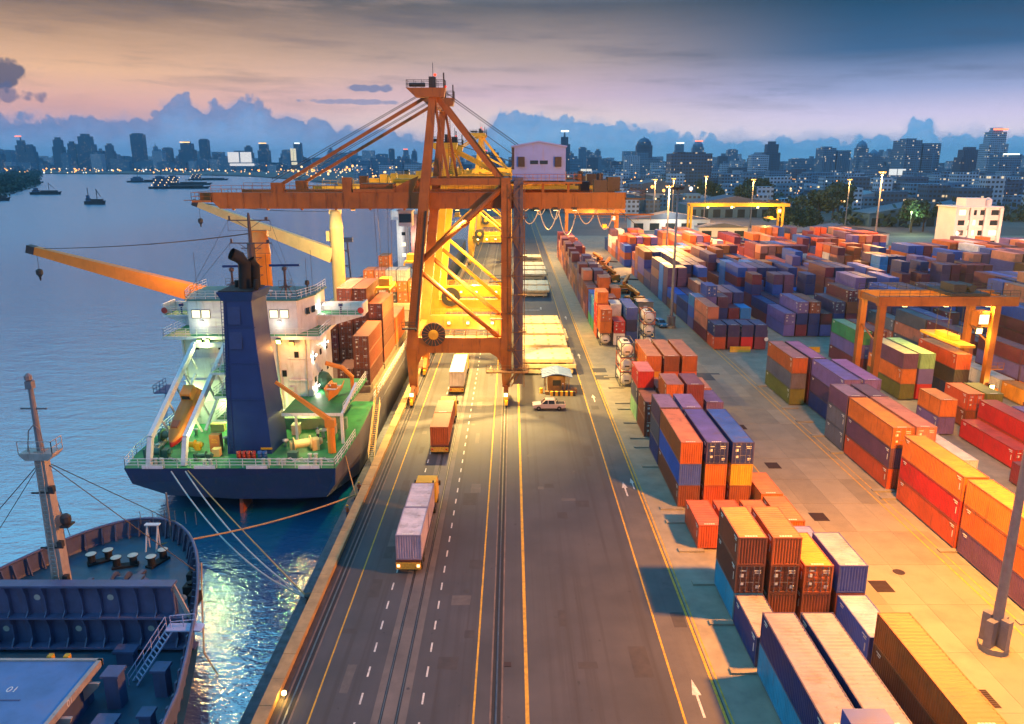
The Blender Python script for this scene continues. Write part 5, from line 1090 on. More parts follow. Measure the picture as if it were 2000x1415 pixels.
# mooring ropes
QB = (-18.9, 63.6, -1.0)
for k, (a, d, r, lab, mt) in enumerate((((-40.6, 85.3, 2.6), 2.6, .09, 'leftmost white mooring rope sagging from the ship stern to the quay', ROPE), ((-38.9, 85.3, 2.6), 1.8, .09, 'middle white mooring rope sagging from the ship stern to the quay', ROPE), ((-38.6, 85.3, 2.7), .25, .08, 'taut white mooring rope from the ship stern to the quay bollard', ROPEO))):
    T(O('mooring_rope', MB().path(sag(a, QB, d, 20), r, 6), mt), lab, 'rope', 'mooring ropes')
T(O('mooring_rope', MB().path(sag((-34.2, 67.6, 2.4), (-18.6, 85.0, -.2), .7, 16), .09, 6), ROPEO), 'orange mooring rope from the bulk carrier bow to the quay edge', 'rope', 'mooring ropes')
T(O('mooring_rope', MB().path(sag((-21.0, 90.5, 2.9), (-18.6, 84.6, -.2), .2, 8), .07, 6), ROPEO), 'short mooring rope from the ship corner down to the quay edge', 'rope', 'mooring ropes')
for (x, y, lab) in ((-18.9, 63.6, 'iron bollard on the quay ledge holding the white ropes'), (-18.55, 85.0, 'iron bollard on the quay ledge beside the two workers')):
    T(O('quay_bollard', MB().lathe([(.35, -1.5), (.3, -1.35), (.22, -1.1), (.22, -.9), (.42, -.75), (.38, -.6)], (x, y, 0), 14), DARKM, None, True), lab, 'bollard')
# ------------------------------------------------------------------ bulk carrier bow, lower left
sb = thing('bulk_carrier', 'blue-violet bulk carrier bow with rusty bulwark, foremast and ribbed breakwater', 'ship', (-36, 50, ZW))
SBm = lambda mb: (setattr(mb, 'v', [(p[0] + 36, p[1] - 50, p[2] - ZW) for p in mb.v]), mb)[1]
def bow_half(y):   # half width of the deck edge at y
    t = max(0, min(1, (70.0 - y) / 29.0)); return 14.2 * t ** .47
ys = [70.0, 69.9, 69.6, 69.0, 68.2, 67, 65.5, 63.5, 61, 58, 55, 52, 48, 44, 38, 28, 10]
CX = -36.0
def ring(z, dy=0, k=1.0): return [(CX - bow_half(y) * k, y + dy, z) for y in reversed(ys)] + [(CX + bow_half(y) * k, y + dy, z) for y in ys[1:]]
def bez(t, a, b): return a + (b - a) * t
nR = len(ring(0))
levels = [(-5.5, -6, .72), (-3, -4.2, .82), (0, -1.6, .94), (2.6, 0, 1.0)]
mb = MB(); rr = [ring(z, dy, k) for z, dy, k in levels]
mb.add([p for r_ in rr for p in r_], [(i * nR + j, i * nR + j + 1, (i + 1) * nR + j + 1, (i + 1) * nR + j) for i in range(len(rr) - 1) for j in range(nR - 1)])
O('hull', SBm(mb), pm('bulk_hull', (.05, .06, .13), .5, var=.3, dirt=.5, dirtcol=(.12, .06, .05), streak=True), sb)
# forecastle deck / main deck
fr_ = [q for q in ring(2.3) if q[1] >= 54.4]; fr_ = [(CX - bow_half(54.4), 54.4, 2.3)] + fr_ + [(CX + bow_half(54.4), 54.4, 2.3)]
O('forecastle_deck', SBm(MB().add(fr_, [tuple(range(len(fr_)))])), NAVYD, sb)
md = [q for q in ring(.4) if q[1] < 54.4]; L_ = [q for q in md if q[0] < CX]; R_ = [q for q in md if q[0] >= CX]
md = L_ + [(CX - bow_half(54.5), 54.5, .4), (CX + bow_half(54.5), 54.5, .4)] + R_
O('main_deck', SBm(MB().add(md, [tuple(range(len(md)))])), NAVYD, sb)
# bulwark with stays
mb = MB(); a = ring(2.2); b_ = ring(3.9, .12, 1.015); a2 = ring(2.2, -.06, .992); b2 = ring(3.9, .06, 1.007); n_ = nR
sel = [i for i in range(n_) if a[i][1] >= 26]
for r_ in (a, b_, b2, a2): mb.v += r_
for j in range(n_ - 1):
    if a[j][1] < 20 or a[j + 1][1] < 20: continue
    for k in range(3): mb.f.append((k * n_ + j, k * n_ + j + 1, (k + 1) * n_ + j + 1, (k + 1) * n_ + j)); mb.m.append(0)
bw = O('bulwark', SBm(mb), RUSTB, sb)
mb = MB(); mb.path([p for p in ring(3.95, .1, 1.012) if p[1] > 20], .14, 6); O('bulwark_cap', SBm(mb), SHIPP, bw, True)
# stays evenly along the bulwark
rg = ring(2.3); acc_d = 0; last = None; stays = []
for j in range(nR - 1):
    p, q = Vector(rg[j]), Vector(rg[j + 1]); L = (q - p).length; m_ = max(1, round(L / 1.25))
    for k in range(m_): stays.append(p.lerp(q, k / m_))
for p in stays:
    if p.y < 40: continue
    inw = (Vector((CX, min(p.y, 58), 2.3)) - p).normalized()
    z0 = 2.3 if p.y > 54.4 else .4
    O('bulwark_stay', SBm(MB().beam((p.x + inw.x * .55, p.y + inw.y * .55, z0), (p.x + inw.x * .12, p.y + inw.y * .12, 3.85), .12, .3)), RUSTB, bw)
# breakwater: ribbed wall, panels one by one
xr = -26.6; xl = -52; yb = 54.2
mb = MB(); mb.box(xl, xr, yb, yb + .15, .4, 6.1); bk = O('breakwater', SBm(mb), SHIPP, sb)
O('breakwater_rail', SBm(MB().box(xl, xr + .1, yb - .7, yb + .3, 6.1, 6.28)), SHIPP, bk); O('breakwater_shelf', SBm(MB().box(xl, xr + 1.0, yb - .75, yb, 3.35, 3.5)), SHIPP, bk); O('breakwater_foot', SBm(MB().box(xl, xr + 1.4, yb - .9, yb, .75, .9)), SHIPP, bk)
mb = MB(); mb.beam((xr, yb - .3, 6.15), (xr + 1.6, yb - .6, 2.4), .12, .35); O('end_brace', SBm(mb), MASTC, bk)
x = xl + .6; k = 0
while x < xr:
    O('rib', SBm(MB().prism([(yb, 3.5), (yb, 6.1), (yb - .62, 6.1), (yb - .35, 5.2), (yb - .3, 3.9), (yb - .7, 3.5)], x, x + .09, 'x')), SHIPP, bk)
    O('rib', SBm(MB().prism([(yb, .9), (yb, 3.35), (yb - .7, 3.35), (yb - .4, 2.6), (yb - .4, 1.5), (yb - .85, .9)], x, x + .12, 'x')), SHIPP, bk)
    if k % 2 == 1: O('lightening_hole', SBm(MB().lathe([(.05, -.02), (.26, 0), (.22, .02)], (x + .75, yb - .02, 4.9 if k % 4 == 1 else 2.1), 12, 'y')), pm('hole_pale', (.5, .46, .40), .6), bk)
    x += 1.45; k += 1
xr2 = xr + 1.6
O('forecastle_bulkhead', SBm(MB().box(xr, CX + bow_half(54.4) - .15, yb, yb + .12, .4, 2.3)), SHIPP, bk)
# hatch and coaming
mb = MB(); mb.box(-52, -30.4, 20, 48.0, .4, 2.6); ht = O('hatch_coaming', SBm(mb), SHIPP, sb)
mb = MB(); mb.box(-52, -30.0, 20, 48.3, 2.75, 3.3); hv = O('hatch_cover', SBm(mb), pm('hatch_blue', (.10, .20, .42), .5, var=.25, scale=.5, dirt=.45, dirtcol=(.16, .14, .2), dscale=.5), sb)
O('cover_rim', SBm(MB().box(-30.0, -29.7, 20, 48.5, 2.9, 3.42).box(-52, -29.7, 48.3, 48.55, 2.9, 3.42)), MASTC, hv)
for y in (46.5, 43, 39.5): O('cover_bracket', SBm(MB().prism([(-30.2, 2.8), (-29.0, 2.8), (-29.1, 2.5), (-30.2, 1.4)], y, y + .25, 'y')), MASTC, hv)
for x in (-33.8, -32.6): O('cover_lug', SBm(MB().box(x, x + .35, 48.6, 49.0, 2.8, 3.5)), CRYELLOW, hv)
O('cover_seam', SBm(MB().box(-38, -33, 44.1, 44.22, 3.3, 3.34)), SHIPP, hv)
text('01', .8, WHITE, hv, (-34.2 + 36, 45.0 - 50, 3.31 - ZW), (0, 0, 0)); text('01', .7, WHITE, hv, (-29.69 + 36, 44.2 - 50, 2.95 - ZW), (R(90), 0, R(90)))
# companion ladder on the starboard side
mb = MB(); mb.ladder((-28.2, 49.6, .5), (-26.0, 51.8, 3.9), .8, (1, -1, 0), .35, .05); mb.rail([(-26.0, 51.6, 3.9), (-24.2, 51.9, 3.9)], 1.0, .8, .035); mb.rail([(-28.5, 49.3, .5), (-26.3, 51.5, 3.9)], 1.0, 1.0, .03); mb.box(-26.3, -23.6, 51.2, 52.2, 3.78, 3.9); O('companion_ladder', SBm(mb), pm('ladder_lilac', (.42, .42, .6), .5), sb)
for (x, y, w, l, h) in ((-28.4, 47.4, 1.0, 1.0, 2.6), (-25.6, 48.6, .9, .9, 2.1), (-27.4, 43.6, 1.2, 1.6, 1.3), (-25.2, 45.2, .8, .8, 1.0), (-30, 52.2, 1.3, .8, 1.1)): O('deck_ventilator', SBm(MB().box(x - w / 2, x + w / 2, y - l / 2, y + l / 2, .4, .4 + h).box(x - w * .65, x + w * .65, y - l * .65, y + l * .65, .4 + h, .6 + h)), SHIPP, sb)
# foremast
mx, my = -36.6, 56.0
fm = link('foremast', None, sb, (0, 0, 0))
O('mast_post', SBm(MB().loft([[(mx - w, my - w, z), (mx + w, my - w, z), (mx + w, my + w, z), (mx - w, my + w, z)] for z, w in ((2.3, .55), (8, .47), (16.6, .36))])), MASTC, fm)
O('crosstree', SBm(MB().prism([(mx - 1.3, 16.4), (mx - .9, 16.0), (mx + .9, 16.0), (mx + 1.3, 16.4), (mx + 1.3, 16.55), (mx - 1.3, 16.55)], my - .7, my + .7, 'y').rail([(mx - 1.3, my - .7, 16.55), (mx + 1.3, my - .7, 16.55), (mx + 1.3, my + .7, 16.55)], 1.0, .85, .03)), MASTC, fm)
O('topmast', SBm(MB().tube((mx, my, 16.6), (mx, my, 21.6), .26, 10, .18).beam((mx - 1.0, my, 20.0), (mx + 1.0, my, 20.0), .12).path([(mx - .8, my - .3, 16.6), (mx - .5, my - .3, 18.3), (mx, my - .3, 18.8), (mx + .4, my - .3, 18.3), (mx + .5, my - .3, 16.6)], .05).box(mx - .25, mx + .25, my - .25, my + .25, 21.6, 22.2).lathe([(.08, 22.2), (.28, 22.3), (.28, 22.6), (.08, 22.8)], (mx - .05, my, 0), 8)), pm('topmast_grey', (.20, .18, .19), .6), fm)
O('mast_lantern', SBm(MB().box(mx + .8, mx + 1.5, my - .5, my + .5, 10.2, 10.35).lathe([(.3, 10.35), (.4, 10.6), (.4, 11.0), (.2, 11.2)], (mx + 1.1, my, 0), 10)), DARKM, fm)
for z_ in (5.5, 8.5, 13.2): O('mast_fitting', SBm(MB().box(mx - .9, mx + .9, my - .6, my - .5, z_, z_ + .12).box(mx + .5, mx + .9, my - .7, my - .3, z_ + .12, z_ + .6)), DARKM, fm)
O('mast_ladder', SBm(MB().ladder((mx, my - .75, 3), (mx, my - .55, 16), .45, (1, 0, 0))), MASTC, fm)
mb = MB()
for (x, y, z) in ((-47, 60.5, 3.8), (-45, 52, 6), (-27.5, 60, 3.9), (-33, 69.2, 3.9), (-42, 66.5, 3.9)): mb.path([(mx, my, 15.8), (x, y, z)], .035, 4)
O('shrouds', SBm(mb), DARKM, fm)
# deck gear on the forecastle
def bitts(x, y, r_=0):
    mb = MB(); d = Vector((math.cos(r_), math.sin(r_)))
    for s in (-.7, .7): mb.lathe([(.34, 2.3), (.32, 3.15), (.48, 3.25), (.48, 3.35)], (x + d.x * s, y + d.y * s, 0), 12)
    mb.beam((x - d.x * 1.1, y - d.y * 1.1, 2.4), (x + d.x * 1.1, y + d.y * 1.1, 2.4), .8, .2); o = O('mooring_bitts', SBm(mb), BLACK, sb)
    mb = MB()
    for s in (-.7, .7): mb.lathe([(.47, 3.35), (.4, 3.39)], (x + d.x * s, y + d.y * s, 0), 12)
    O('bitt_cap', SBm(mb), BOLW, o)
bitts(-38.2, 64.4, .6); bitts(-32.8, 64.2, 1.2); bitts(-35.5, 63.6, .3)
def windlass(x, y):
    mb = MB(); mb.lathe([(.9, -.6), (.9, -.5), (.5, -.45), (.5, .45), (.9, .5), (.9, .6)], (x, y, 3.3), 16, 'x'); mb.box(x + .8, x + 1.8, y - .6, y + .6, 2.3, 3.7); mb.box(x - 1.0, x - .75, y - .5, y + .5, 2.3, 3.7); mb.lathe([(.3, 1.8), (.5, 2.0), (.3, 2.4)], (x, y, 3.2), 10, 'x'); mb.beam((x, y + .6, 2.6), (x + .3, y + 3.4, 2.45), .4, .25)
    o = O('windlass', SBm(mb), pm('windlass_steel', (.07, .09, .15), .5, var=.3, dirt=.5, dirtcol=(.2, .08, .04)), sb); O('windlass_rail', SBm(MB().rail([(x - 1, y - 1.1, 2.3), (x + 1.5, y - 1.1, 2.3), (x + 1.5, y + .6, 2.3)], 1.1, 1.2, .04)), SHIPW, o)
windlass(-37.6, 57.8); windlass(-33.6, 59.2); windlass(-30.6, 57.4)
O('anchor_chain', SBm(MB().path([(-34.6, 57.3, 2.5), (-33, 57.9, 2.55), (-31.4, 58.5, 2.5)], .14, 6)), ROPE, sb)
mb = MB()
for x in (-34.9, -33.9): mb.beam((x, 66.3, 2.3), (x + .3, 66.6, 5.0), .12); mb.beam((x, 67.2, 2.3), (x + .3, 66.6, 5.0), .12)
mb.box(-34.8, -33.4, 66.4, 66.9, 4.95, 5.05); O('bow_stand', SBm(mb), SHIPW, sb)
mb = MB(); mb.tube((-33.6, 69.0, 2.3), (-33.6, 69.0, 7.2), .1, 6); mb.tube((-41.4, 64.4, 2.3), (-41.4, 64.4, 7.4), .22, 8)
for k in range(6): x = -36.4 + 1.1 * k; mb.beam((x, 69.4 - abs(k - 2) * .2, 3.9), (x, 69.4 - abs(k - 2) * .2, 5.2), .05)
O('jack_staff', SBm(mb), GALV, sb)
O('rope_coil', SBm(MB().lathe([(.2, 2.31), (.9, 2.34), (1.0, 2.44), (.85, 2.5), (.3, 2.42)], (-29.6, 58.8, 0), 14)), BLACK, sb); O('deck_hatch', SBm(MB().lathe([(.35, 2.3), (.35, 2.5), (.3, 2.56)], (-31.8, 55.9, 0), 12)), BOLW, sb)
for (x, y) in ((-28.1, 61.0), (-27.6, 59.0), (-26.6, 57.6)): O('fairlead', SBm(MB().box(x - .5, x + .3, y - .5, y + .5, 2.3, 3.2).lathe([(.2, 3.2), (.3, 3.4)], (x, y, 0), 8)), BLACK, sb)
mb = MB().path([(-27.6, 61.6, 3.8), (-27.0, 59.5, 1.0), (-26.4, 57.5, -2.5), (-25.0, 56.5, -3.9)], .07, 5); T(O('mooring_rope', mb, ROPEO), 'loose rope hanging from the bulk carrier bow into the water', 'rope', 'mooring ropes')
# ------------------------------------------------------------------ trucks
TAIL = em('tail_light', (1.0, .3, .12), 9)
def wheel(mb_par, x, y, z, r, w, name='wheel'):
    o = O(name, MB().lathe([(r * .55, -w / 2), (r * .92, -w / 2), (r, -w * .35), (r, w * .35), (r * .92, w / 2), (r * .55, w / 2)], (x, y, z), 16, 'x'), BLACK, mb_par); O('rim', MB().lathe([(r * .2, -w * .52), (r * .5, -w * .48), (r * .5, w * .48), (r * .2, w * .52)], (x, y, z), 10, 'x'), GALV, o); return o
CABY = pm('cab_yellow', (.68, .40, .03), .4, var=.1)
def truck(label, x, y, rz=0, lit=False):
    t = thing('terminal_truck', label, 'truck', (x, y, 0), rz, 'trucks driving along the quay')
    mb = MB()
    for xx in (-.55, .55): mb.box(xx - .09, xx + .09, .1, 13.0, 1.0, 1.35)
    for k in range(8): mb.box(-.46, .46, .3 + k * 1.7, .45 + k * 1.7, 1.05, 1.3)
    for yy in (.15, 6.1, 6.4, 12.2): mb.box(-1.2, 1.2, yy - .1, yy + .1, 1.3, 1.46)
    O('trailer_frame', mb, pm('trailer_red', (.16, .05, .03), .6, var=.3), t)
    for xx in (-.95, .95): O('mudflap', MB().box(xx - .3, xx + .3, .5, .54, .25, 1.0), BLACK, t)
    O('side_guard', MB().box(-1.2, -1.15, 4.0, 11.5, .55, .7).box(1.15, 1.2, 4.0, 11.5, .55, .7), GALV, t); O('landing_leg', MB().box(-.8, -.65, 10.6, 10.75, .2, 1.0).box(.65, .8, 10.6, 10.75, .2, 1.0), DARKM, t)
    O('rear_bumper', MB().box(-1.2, 1.2, -.05, .08, .55, 1.2), pm('bumper_yellow', (.55, .33, .04), .6, var=.4, scale=6), t)
    for xx in (-.95, .95): O('tail_lamp', MB().box(xx - .13, xx + .13, -.1, -.05, .8, 1.05), TAIL if lit else pm('lens_red', (.4, .02, .02), .3), t)
    for yy in (1.2, 2.5, 13.4, 16.2):
        for xx in (-.95, .95): wheel(t, xx, yy, .52, .52, .5)
    mb = MB(); mb.box(-.5, .5, 12.2, 17.2, .7, 1.05); O('tractor_chassis', mb, DARKM, t)
    mb = MB(); mb.loft([[(-1.2, 14.4, .8), (1.2, 14.4, .8), (1.2, 17.0, .8), (-1.2, 17.0, .8)], [(-1.2, 14.4, 2.0), (1.2, 14.4, 2.0), (1.2, 17.1, 2.0), (-1.2, 17.1, 2.0)], [(-1.12, 14.5, 3.2), (1.12, 14.5, 3.2), (1.12, 16.5, 3.2), (-1.12, 16.5, 3.2)]]); cb_ = O('cab', mb, CABY, t)
    O('cab_window', MB().box(-.95, .95, 14.38, 14.47, 2.2, 3.0), GLASSD, cb_); O('mirror', MB().box(-1.5, -1.25, 16.2, 16.3, 2.1, 2.7).box(1.25, 1.5, 16.2, 16.3, 2.1, 2.7), DARKM, cb_); O('exhaust_stack', MB().tube((.9, 14.1, 1.2), (.9, 14.1, 3.6), .08, 8), DARKM, cb_)
    return t
def load(x, y, key, col, label, roof=None, end='w'):
    c = dict(x=x, y=y + CM[key][0] / 2, z=1.47, L=CM[key][0], key=key, col=col, roof=roof, tier=0, nt=1, end=end)
    return make_container(c, label, 'containers on trucks')
PALETTE['pale violet'] = (.34, .30, .42)
truck('terminal truck nearest the camera with glowing tail lamps and yellow cab', -9.9, 66.2, R(-.5), True)
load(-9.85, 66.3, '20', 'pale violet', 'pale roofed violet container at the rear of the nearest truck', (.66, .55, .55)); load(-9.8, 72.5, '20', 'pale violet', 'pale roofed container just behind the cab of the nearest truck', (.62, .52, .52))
truck('middle terminal truck carrying two brown containers', -9.75, 97.0)
load(-9.75, 97.1, '20', 'burnt orange', 'orange brown container at the rear of the middle truck', (.36, .13, .06)); load(-9.75, 103.3, '20', 'rust brown', 'rust brown container behind the cab of the middle truck')
truck('farthest terminal truck with white box under the orange crane', -9.4, 125.0)
load(-9.4, 125.1, '40', 'white', 'long white container on the truck under the orange crane')
# ------------------------------------------------------------------ pickup
def pickup(label, x, y, rz, col, glass=GLASSD, tub=True):
    p = thing('pickup_truck' if tub else 'parked_car', label, 'pickup' if tub else 'car', (x, y, 0), rz)
    PC = pm('car_paint', (1, 1, 1), .3, var=.04, objcol=True)
    # profile along local x (front = -x), width in y
    prof = [(-2.55, .45), (-2.6, .8), (-2.45, .98), (-1.25, 1.1), (2.5, 1.1), (2.6, .95), (2.58, .5), (2.1, .42), (-2.1, .42)]
    mb = MB(); 
    mb.prism([(a, b) for a, b in prof], -.86, .86, 'y'); mb.loft([[(a, -.86, b) for a, b in prof], [(a * .985, -.9, b * .98 + .01) for a, b in prof]]); mb.loft([[(a * .985, .9, b * .98 + .01) for a, b in prof], [(a, .86, b) for a, b in prof]])
    O('body', mb, PC, p, color=col)
    cabp = [[(-1.3, -.84, 1.1), (1.0 if tub else 2.4, -.84, 1.1), (1.0 if tub else 2.4, .84, 1.1), (-1.3, .84, 1.1)], [(-.55, -.68, 1.72), (.85 if tub else 1.9, -.68, 1.72), (.85 if tub else 1.9, .68, 1.72), (-.55, .68, 1.72)]]
    mb = MB(); mb.loft(cabp); cb_ = O('cabin', mb, glass, p); O('cabin_roof', MB().loft([[(-.62, -.72, 1.68), (.9 if tub else 1.95, -.72, 1.68), (.9 if tub else 1.95, .72, 1.68), (-.62, .72, 1.68)], [(-.45, -.62, 1.78), (.8 if tub else 1.8, -.62, 1.78), (.8 if tub else 1.8, .62, 1.78), (-.45, .62, 1.78)]]), PC, cb_, color=col)
    mb = MB()
    for s in (-1, 1):
        for a, b in ((-1.28, -.56), (-.15, -.15), (.98 if tub else 2.38, .84 if tub else 1.88)): mb.beam((a, s * .85, 1.1), (b, s * .69, 1.72), .1)
    O('window_pillar', mb, PC, cb_, color=col)
    if tub:
        O('load_bed', MB().box(1.12, 2.48, -.72, .72, 1.09, 1.115), BLACK, p); O('roll_bar', MB().path([(1.1, -.78, 1.1), (1.35, -.74, 1.65), (1.35, .74, 1.65), (1.1, .78, 1.1)], .05, 6), DARKM, p)
    for xx in (-1.65, 1.6):
        for yy in (-.78, .78):
            w = O('wheel', MB().lathe([(.2, -.13), (.36, -.13), (.39, -.09), (.39, .09), (.36, .13), (.2, .13)], (xx, yy, .39), 16, 'y'), BLACK, p); O('rim', MB().lathe([(.05, -.14), (.2, -.12), (.2, .12), (.05, .14)], (xx, yy, .39), 10, 'y'), GALV, w)
    for yy in (-.66, .66):
        O('headlight', MB().box(-2.62, -2.5, yy - .18, yy + .18, .78, .95), WHITE, p); O('tail_lamp', MB().box(2.55, 2.63, yy - .12, yy + .12, .75, 1.0), pm('lens_red', (.4, .02, .02), .3), p)
    return p
pickup('silver pickup truck parked side-on on the quay beside the kiosk', 5.9, 117.2, 0, (.44, .36, .35))
pickup('blue car parked beside the base of the unlit light mast', 35.8, 181.5, R(100), (.03, .16, .34), tub=False)
# ------------------------------------------------------------------ kiosk with blue roof
k = thing('quay_kiosk', 'small timber kiosk with blue corrugated roof next to the hatch covers', 'kiosk', (7.7, 126.8, 0))
TIMB = pm('kiosk_timber', (.20, .11, .04), .7, var=.3)
O('kiosk_wall', MB().box(-1.5, 1.5, .0, 3.2, 0, 2.8), TIMB, k); O('kiosk_opening', MB().box(-.7, .7, -.03, .0, 1.1, 2.1), GLASSD, k)
for x in (-2.0, 2.0):
    for y in (-.9, 3.7): O('roof_post', MB().box(x - .07, x + .07, y - .07, y + .07, 0, 2.9), TIMB, k)
O('roof', MB().prism([(-2.6, 2.85), (-.3, 3.45), (.3, 3.45), (2.6, 2.85), (2.6, 2.95), (.3, 3.56), (-.3, 3.56), (-2.6, 2.95)], -1.3, 4.3, 'y'), pm('roof_blue', (.10, .16, .34), .5, var=.2), k)
for i in range(12): O('roof_rib', MB().beam((-2.6, -1.25 + i * .5, 2.98), (-.3, -1.25 + i * .5, 3.58), .06), MATS['roof_blue'], k) if i % 2 == 0 else None
ST_B = pm('stripe_black', (.03, .03, .03), .7); br_ = thing('striped_barrier', 'black and yellow striped block barrier in front of the kiosk', 'barrier', (8.6, 124.6, 0))
for i in range(10): O('barrier_block', MB().box(-2.1 + i * .42, -2.1 + i * .42 + .42, -.25, .25, 0, .75), ST_B if i % 2 else CRYELLOW, br_)
T(O('oil_drum', MB().lathe([(.29, 0), (.29, .3), (.31, .32), (.29, .34), (.29, .9)], n=12), CRYELLOW, None, loc=(5.0, 126.0, 0)), 'yellow drum standing left of the kiosk', 'drum')
for i, (x, y, s) in enumerate(((9.9, 125.6, .9), (6.0, 125.4, .7), (10.6, 126.4, 1.0))):
    T(O('stored_crate', MB().box(-s / 2, s / 2, -s / 2, s / 2, 0, s * .8).box(-s * .54, s * .54, -s * .1, s * .1, s * .1, s * .7), TIMB, None, loc=(x, y, 0)), ['wooden crate behind the barrier right of the kiosk window', 'small wooden crate left of the kiosk window', 'larger wooden crate at the right side of the kiosk'][i], 'crate')
lamp(k, (0, -1, 2.6), 60, YW, .2)
# ------------------------------------------------------------------ ship hatch covers laid on the quay
hcm = MB().box(-5, 5, -4.6, 4.6, .25, .9)
for x in (-4, -1.3, 1.3, 4): hcm.box(x - .15, x + .15, -4.5, 4.5, 0, .25)
for sx in (-1, 1):
    for i in range(5): hcm.box(sx * 5 - .12, sx * 5 + .12, -4 + i * 2 - .2, -4 + i * 2 + .2, .3, .8)
hme = hcm.mesh('hatch_cover', HATCHC)
lug = MB()
for x in (-4.2, -1.4, 1.4, 4.2):
    for y in (-3.8, 0, 3.8): lug.box(x - .22, x + .22, y - .22, y + .22, .9, .97)
lgm = lug.mesh('cover_lugs', CRYELLOW)
n_hc = 0
for gi, (x, y, n3, zz) in enumerate(((6.3, 142.5, 3, .1), (6.0, 153.8, 3, .1), (6.2, 164.8, 3, .1), (5.6, 175.6, 3, .1), (5.6, 228, 2, .1), (5.8, 239.5, 2, .1), (5.8, 262, 2, .1), (6, 274, 2, .1), (6, 286, 2, .1), (6, 310, 2, .1))):
    for t in range(n3):
        o = link('hatch_cover', hme, None, (x + rnd.uniform(-.35, .35) + (.6 if t % 2 else 0), y + rnd.uniform(-.3, .3), zz + t * .99), rnd.uniform(-.012, .012)); link('cover_lugs', lgm, o)
        T(o, 'cream steel hatch cover lying on the quay, %s of pile %s from the kiosk' % (['bottom', 'second', 'third'][t], numw[gi]), 'hatch cover', 'hatch covers stacked on the quay'); n_hc += 1
arrow(7.8, 203).rotation_euler = (0, 0, 0)
for dx_ in (-4, -3.4, -2.8): strip('road_line', 3.2, 7.4, 206 + dx_, 206.15 + dx_, .012, ROADW)
# ------------------------------------------------------------------ people
def person(label, x, y, z, rz, vest, hat, pants=(.03, .04, .08)):
    p = thing('person', label, 'person', (x, y, z), rz, 'dock workers')
    js = {'pel': (0, 0, .93, .145), 'ch': (0, -.01, 1.3, .165), 'nk': (0, 0, 1.5, .06), 'hd': (0, -.01, 1.62, .095), 'hd2': (0, -.01, 1.72, .085),
          'hL': (.1, 0, .88, .1), 'kL': (.12, -.04, .48, .065), 'aL': (.13, .03, .08, .045), 'fL': (.14, -.12, .05, .04), 'hR': (-.1, 0, .88, .1), 'kR': (-.11, .02, .48, .065), 'aR': (-.12, .08, .08, .045), 'fR': (-.13, -.07, .05, .04),
          'sL': (.2, 0, 1.42, .065), 'eL': (.28, -.05, 1.14, .05), 'wL': (.24, -.24, 1.0, .038), 'nL': (.22, -.32, .98, .04), 'sR': (-.2, 0, 1.42, .065), 'eR': (-.27, .03, 1.14, .05), 'wR': (-.28, -.1, .92, .038), 'nR': (-.27, -.15, .84, .04)}
    eg = [('pel', 'ch'), ('ch', 'nk'), ('nk', 'hd'), ('hd', 'hd2'), ('pel', 'hL'), ('hL', 'kL'), ('kL', 'aL'), ('aL', 'fL'), ('pel', 'hR'), ('hR', 'kR'), ('kR', 'aR'), ('aR', 'fR'), ('ch', 'sL'), ('sL', 'eL'), ('eL', 'wL'), ('wL', 'nL'), ('ch', 'sR'), ('sR', 'eR'), ('eR', 'wR'), ('wR', 'nR')]
    ks = list(js); me_ = bpy.data.meshes.new('body'); me_.from_pydata([js[q][:3] for q in ks], [(ks.index(a), ks.index(b)) for a, b in eg], []); o = link('body', me_, p)
    md_ = o.modifiers.new('skin', 'SKIN')
    for i, q in enumerate(ks): sv_ = me_.skin_vertices[0].data[i]; sv_.radius = (js[q][3],) * 2; sv_.use_root = (q == 'pel')
    o.modifiers.new('sub', 'SUBSURF').levels = 1; o.modifiers['sub'].render_levels = 1
    m_ = bpy.data.materials.new('worker_clothes'); m_.use_nodes = True; q = NT(m_.node_tree); z_ = q.n('ShaderNodeSeparateXYZ', i_0=q.n('ShaderNodeTexCoord').outputs['Object']).outputs[2]
    q.set(m_.node_tree.nodes['Principled BSDF'].inputs['Base Color'], q.ramp(q.m('MULTIPLY', z_, .5), [(0, (.02, .02, .02)), (.05, pants), (.46, pants), (.465, vest), (.75, vest), (.752, (.35, .2, .13)), (1, (.35, .2, .13))], 'CONSTANT')); me_.materials.append(m_)
    O('helmet', MB().lathe([(.13, 1.68), (.15, 1.68), (.115, 1.76), (.06, 1.82), (.01, 1.83)], (0, -.01, 0), 12), pm('helmet_' + hat, {'yellow': (.7, .42, .02), 'white': (.7, .7, .7), 'blue': (.03, .1, .4)}[hat], .4), p, True)
person('dock worker in orange vest standing at the quay edge nearer the camera', -18.9, 81.0, -1.5, R(150), (.65, .10, .02), 'yellow')
person('dock worker in orange vest standing at the quay edge next to the ship corner', -18.8, 87.5, -1.5, R(170), (.65, .10, .02), 'yellow')
person('worker in pale clothes standing on the bright ground under the crane', -3.9, 137.5, 0, R(200), (.62, .5, .3), 'white', (.3, .24, .15))
person('seafarer in dark clothes and blue helmet on the stern deck by the white ropes', -25.4, 94.8, 3.0, R(160), (.5, .5, .5), 'blue')
person('seafarer in dark clothes at the port side railing of the stern', -45.6, 97.0, 3.0, R(120), (.04, .05, .05), 'yellow')
person('person in dark clothes sitting area beside the kiosk counter', 8.7, 125.9, 0, R(190), (.05, .05, .07), 'white')
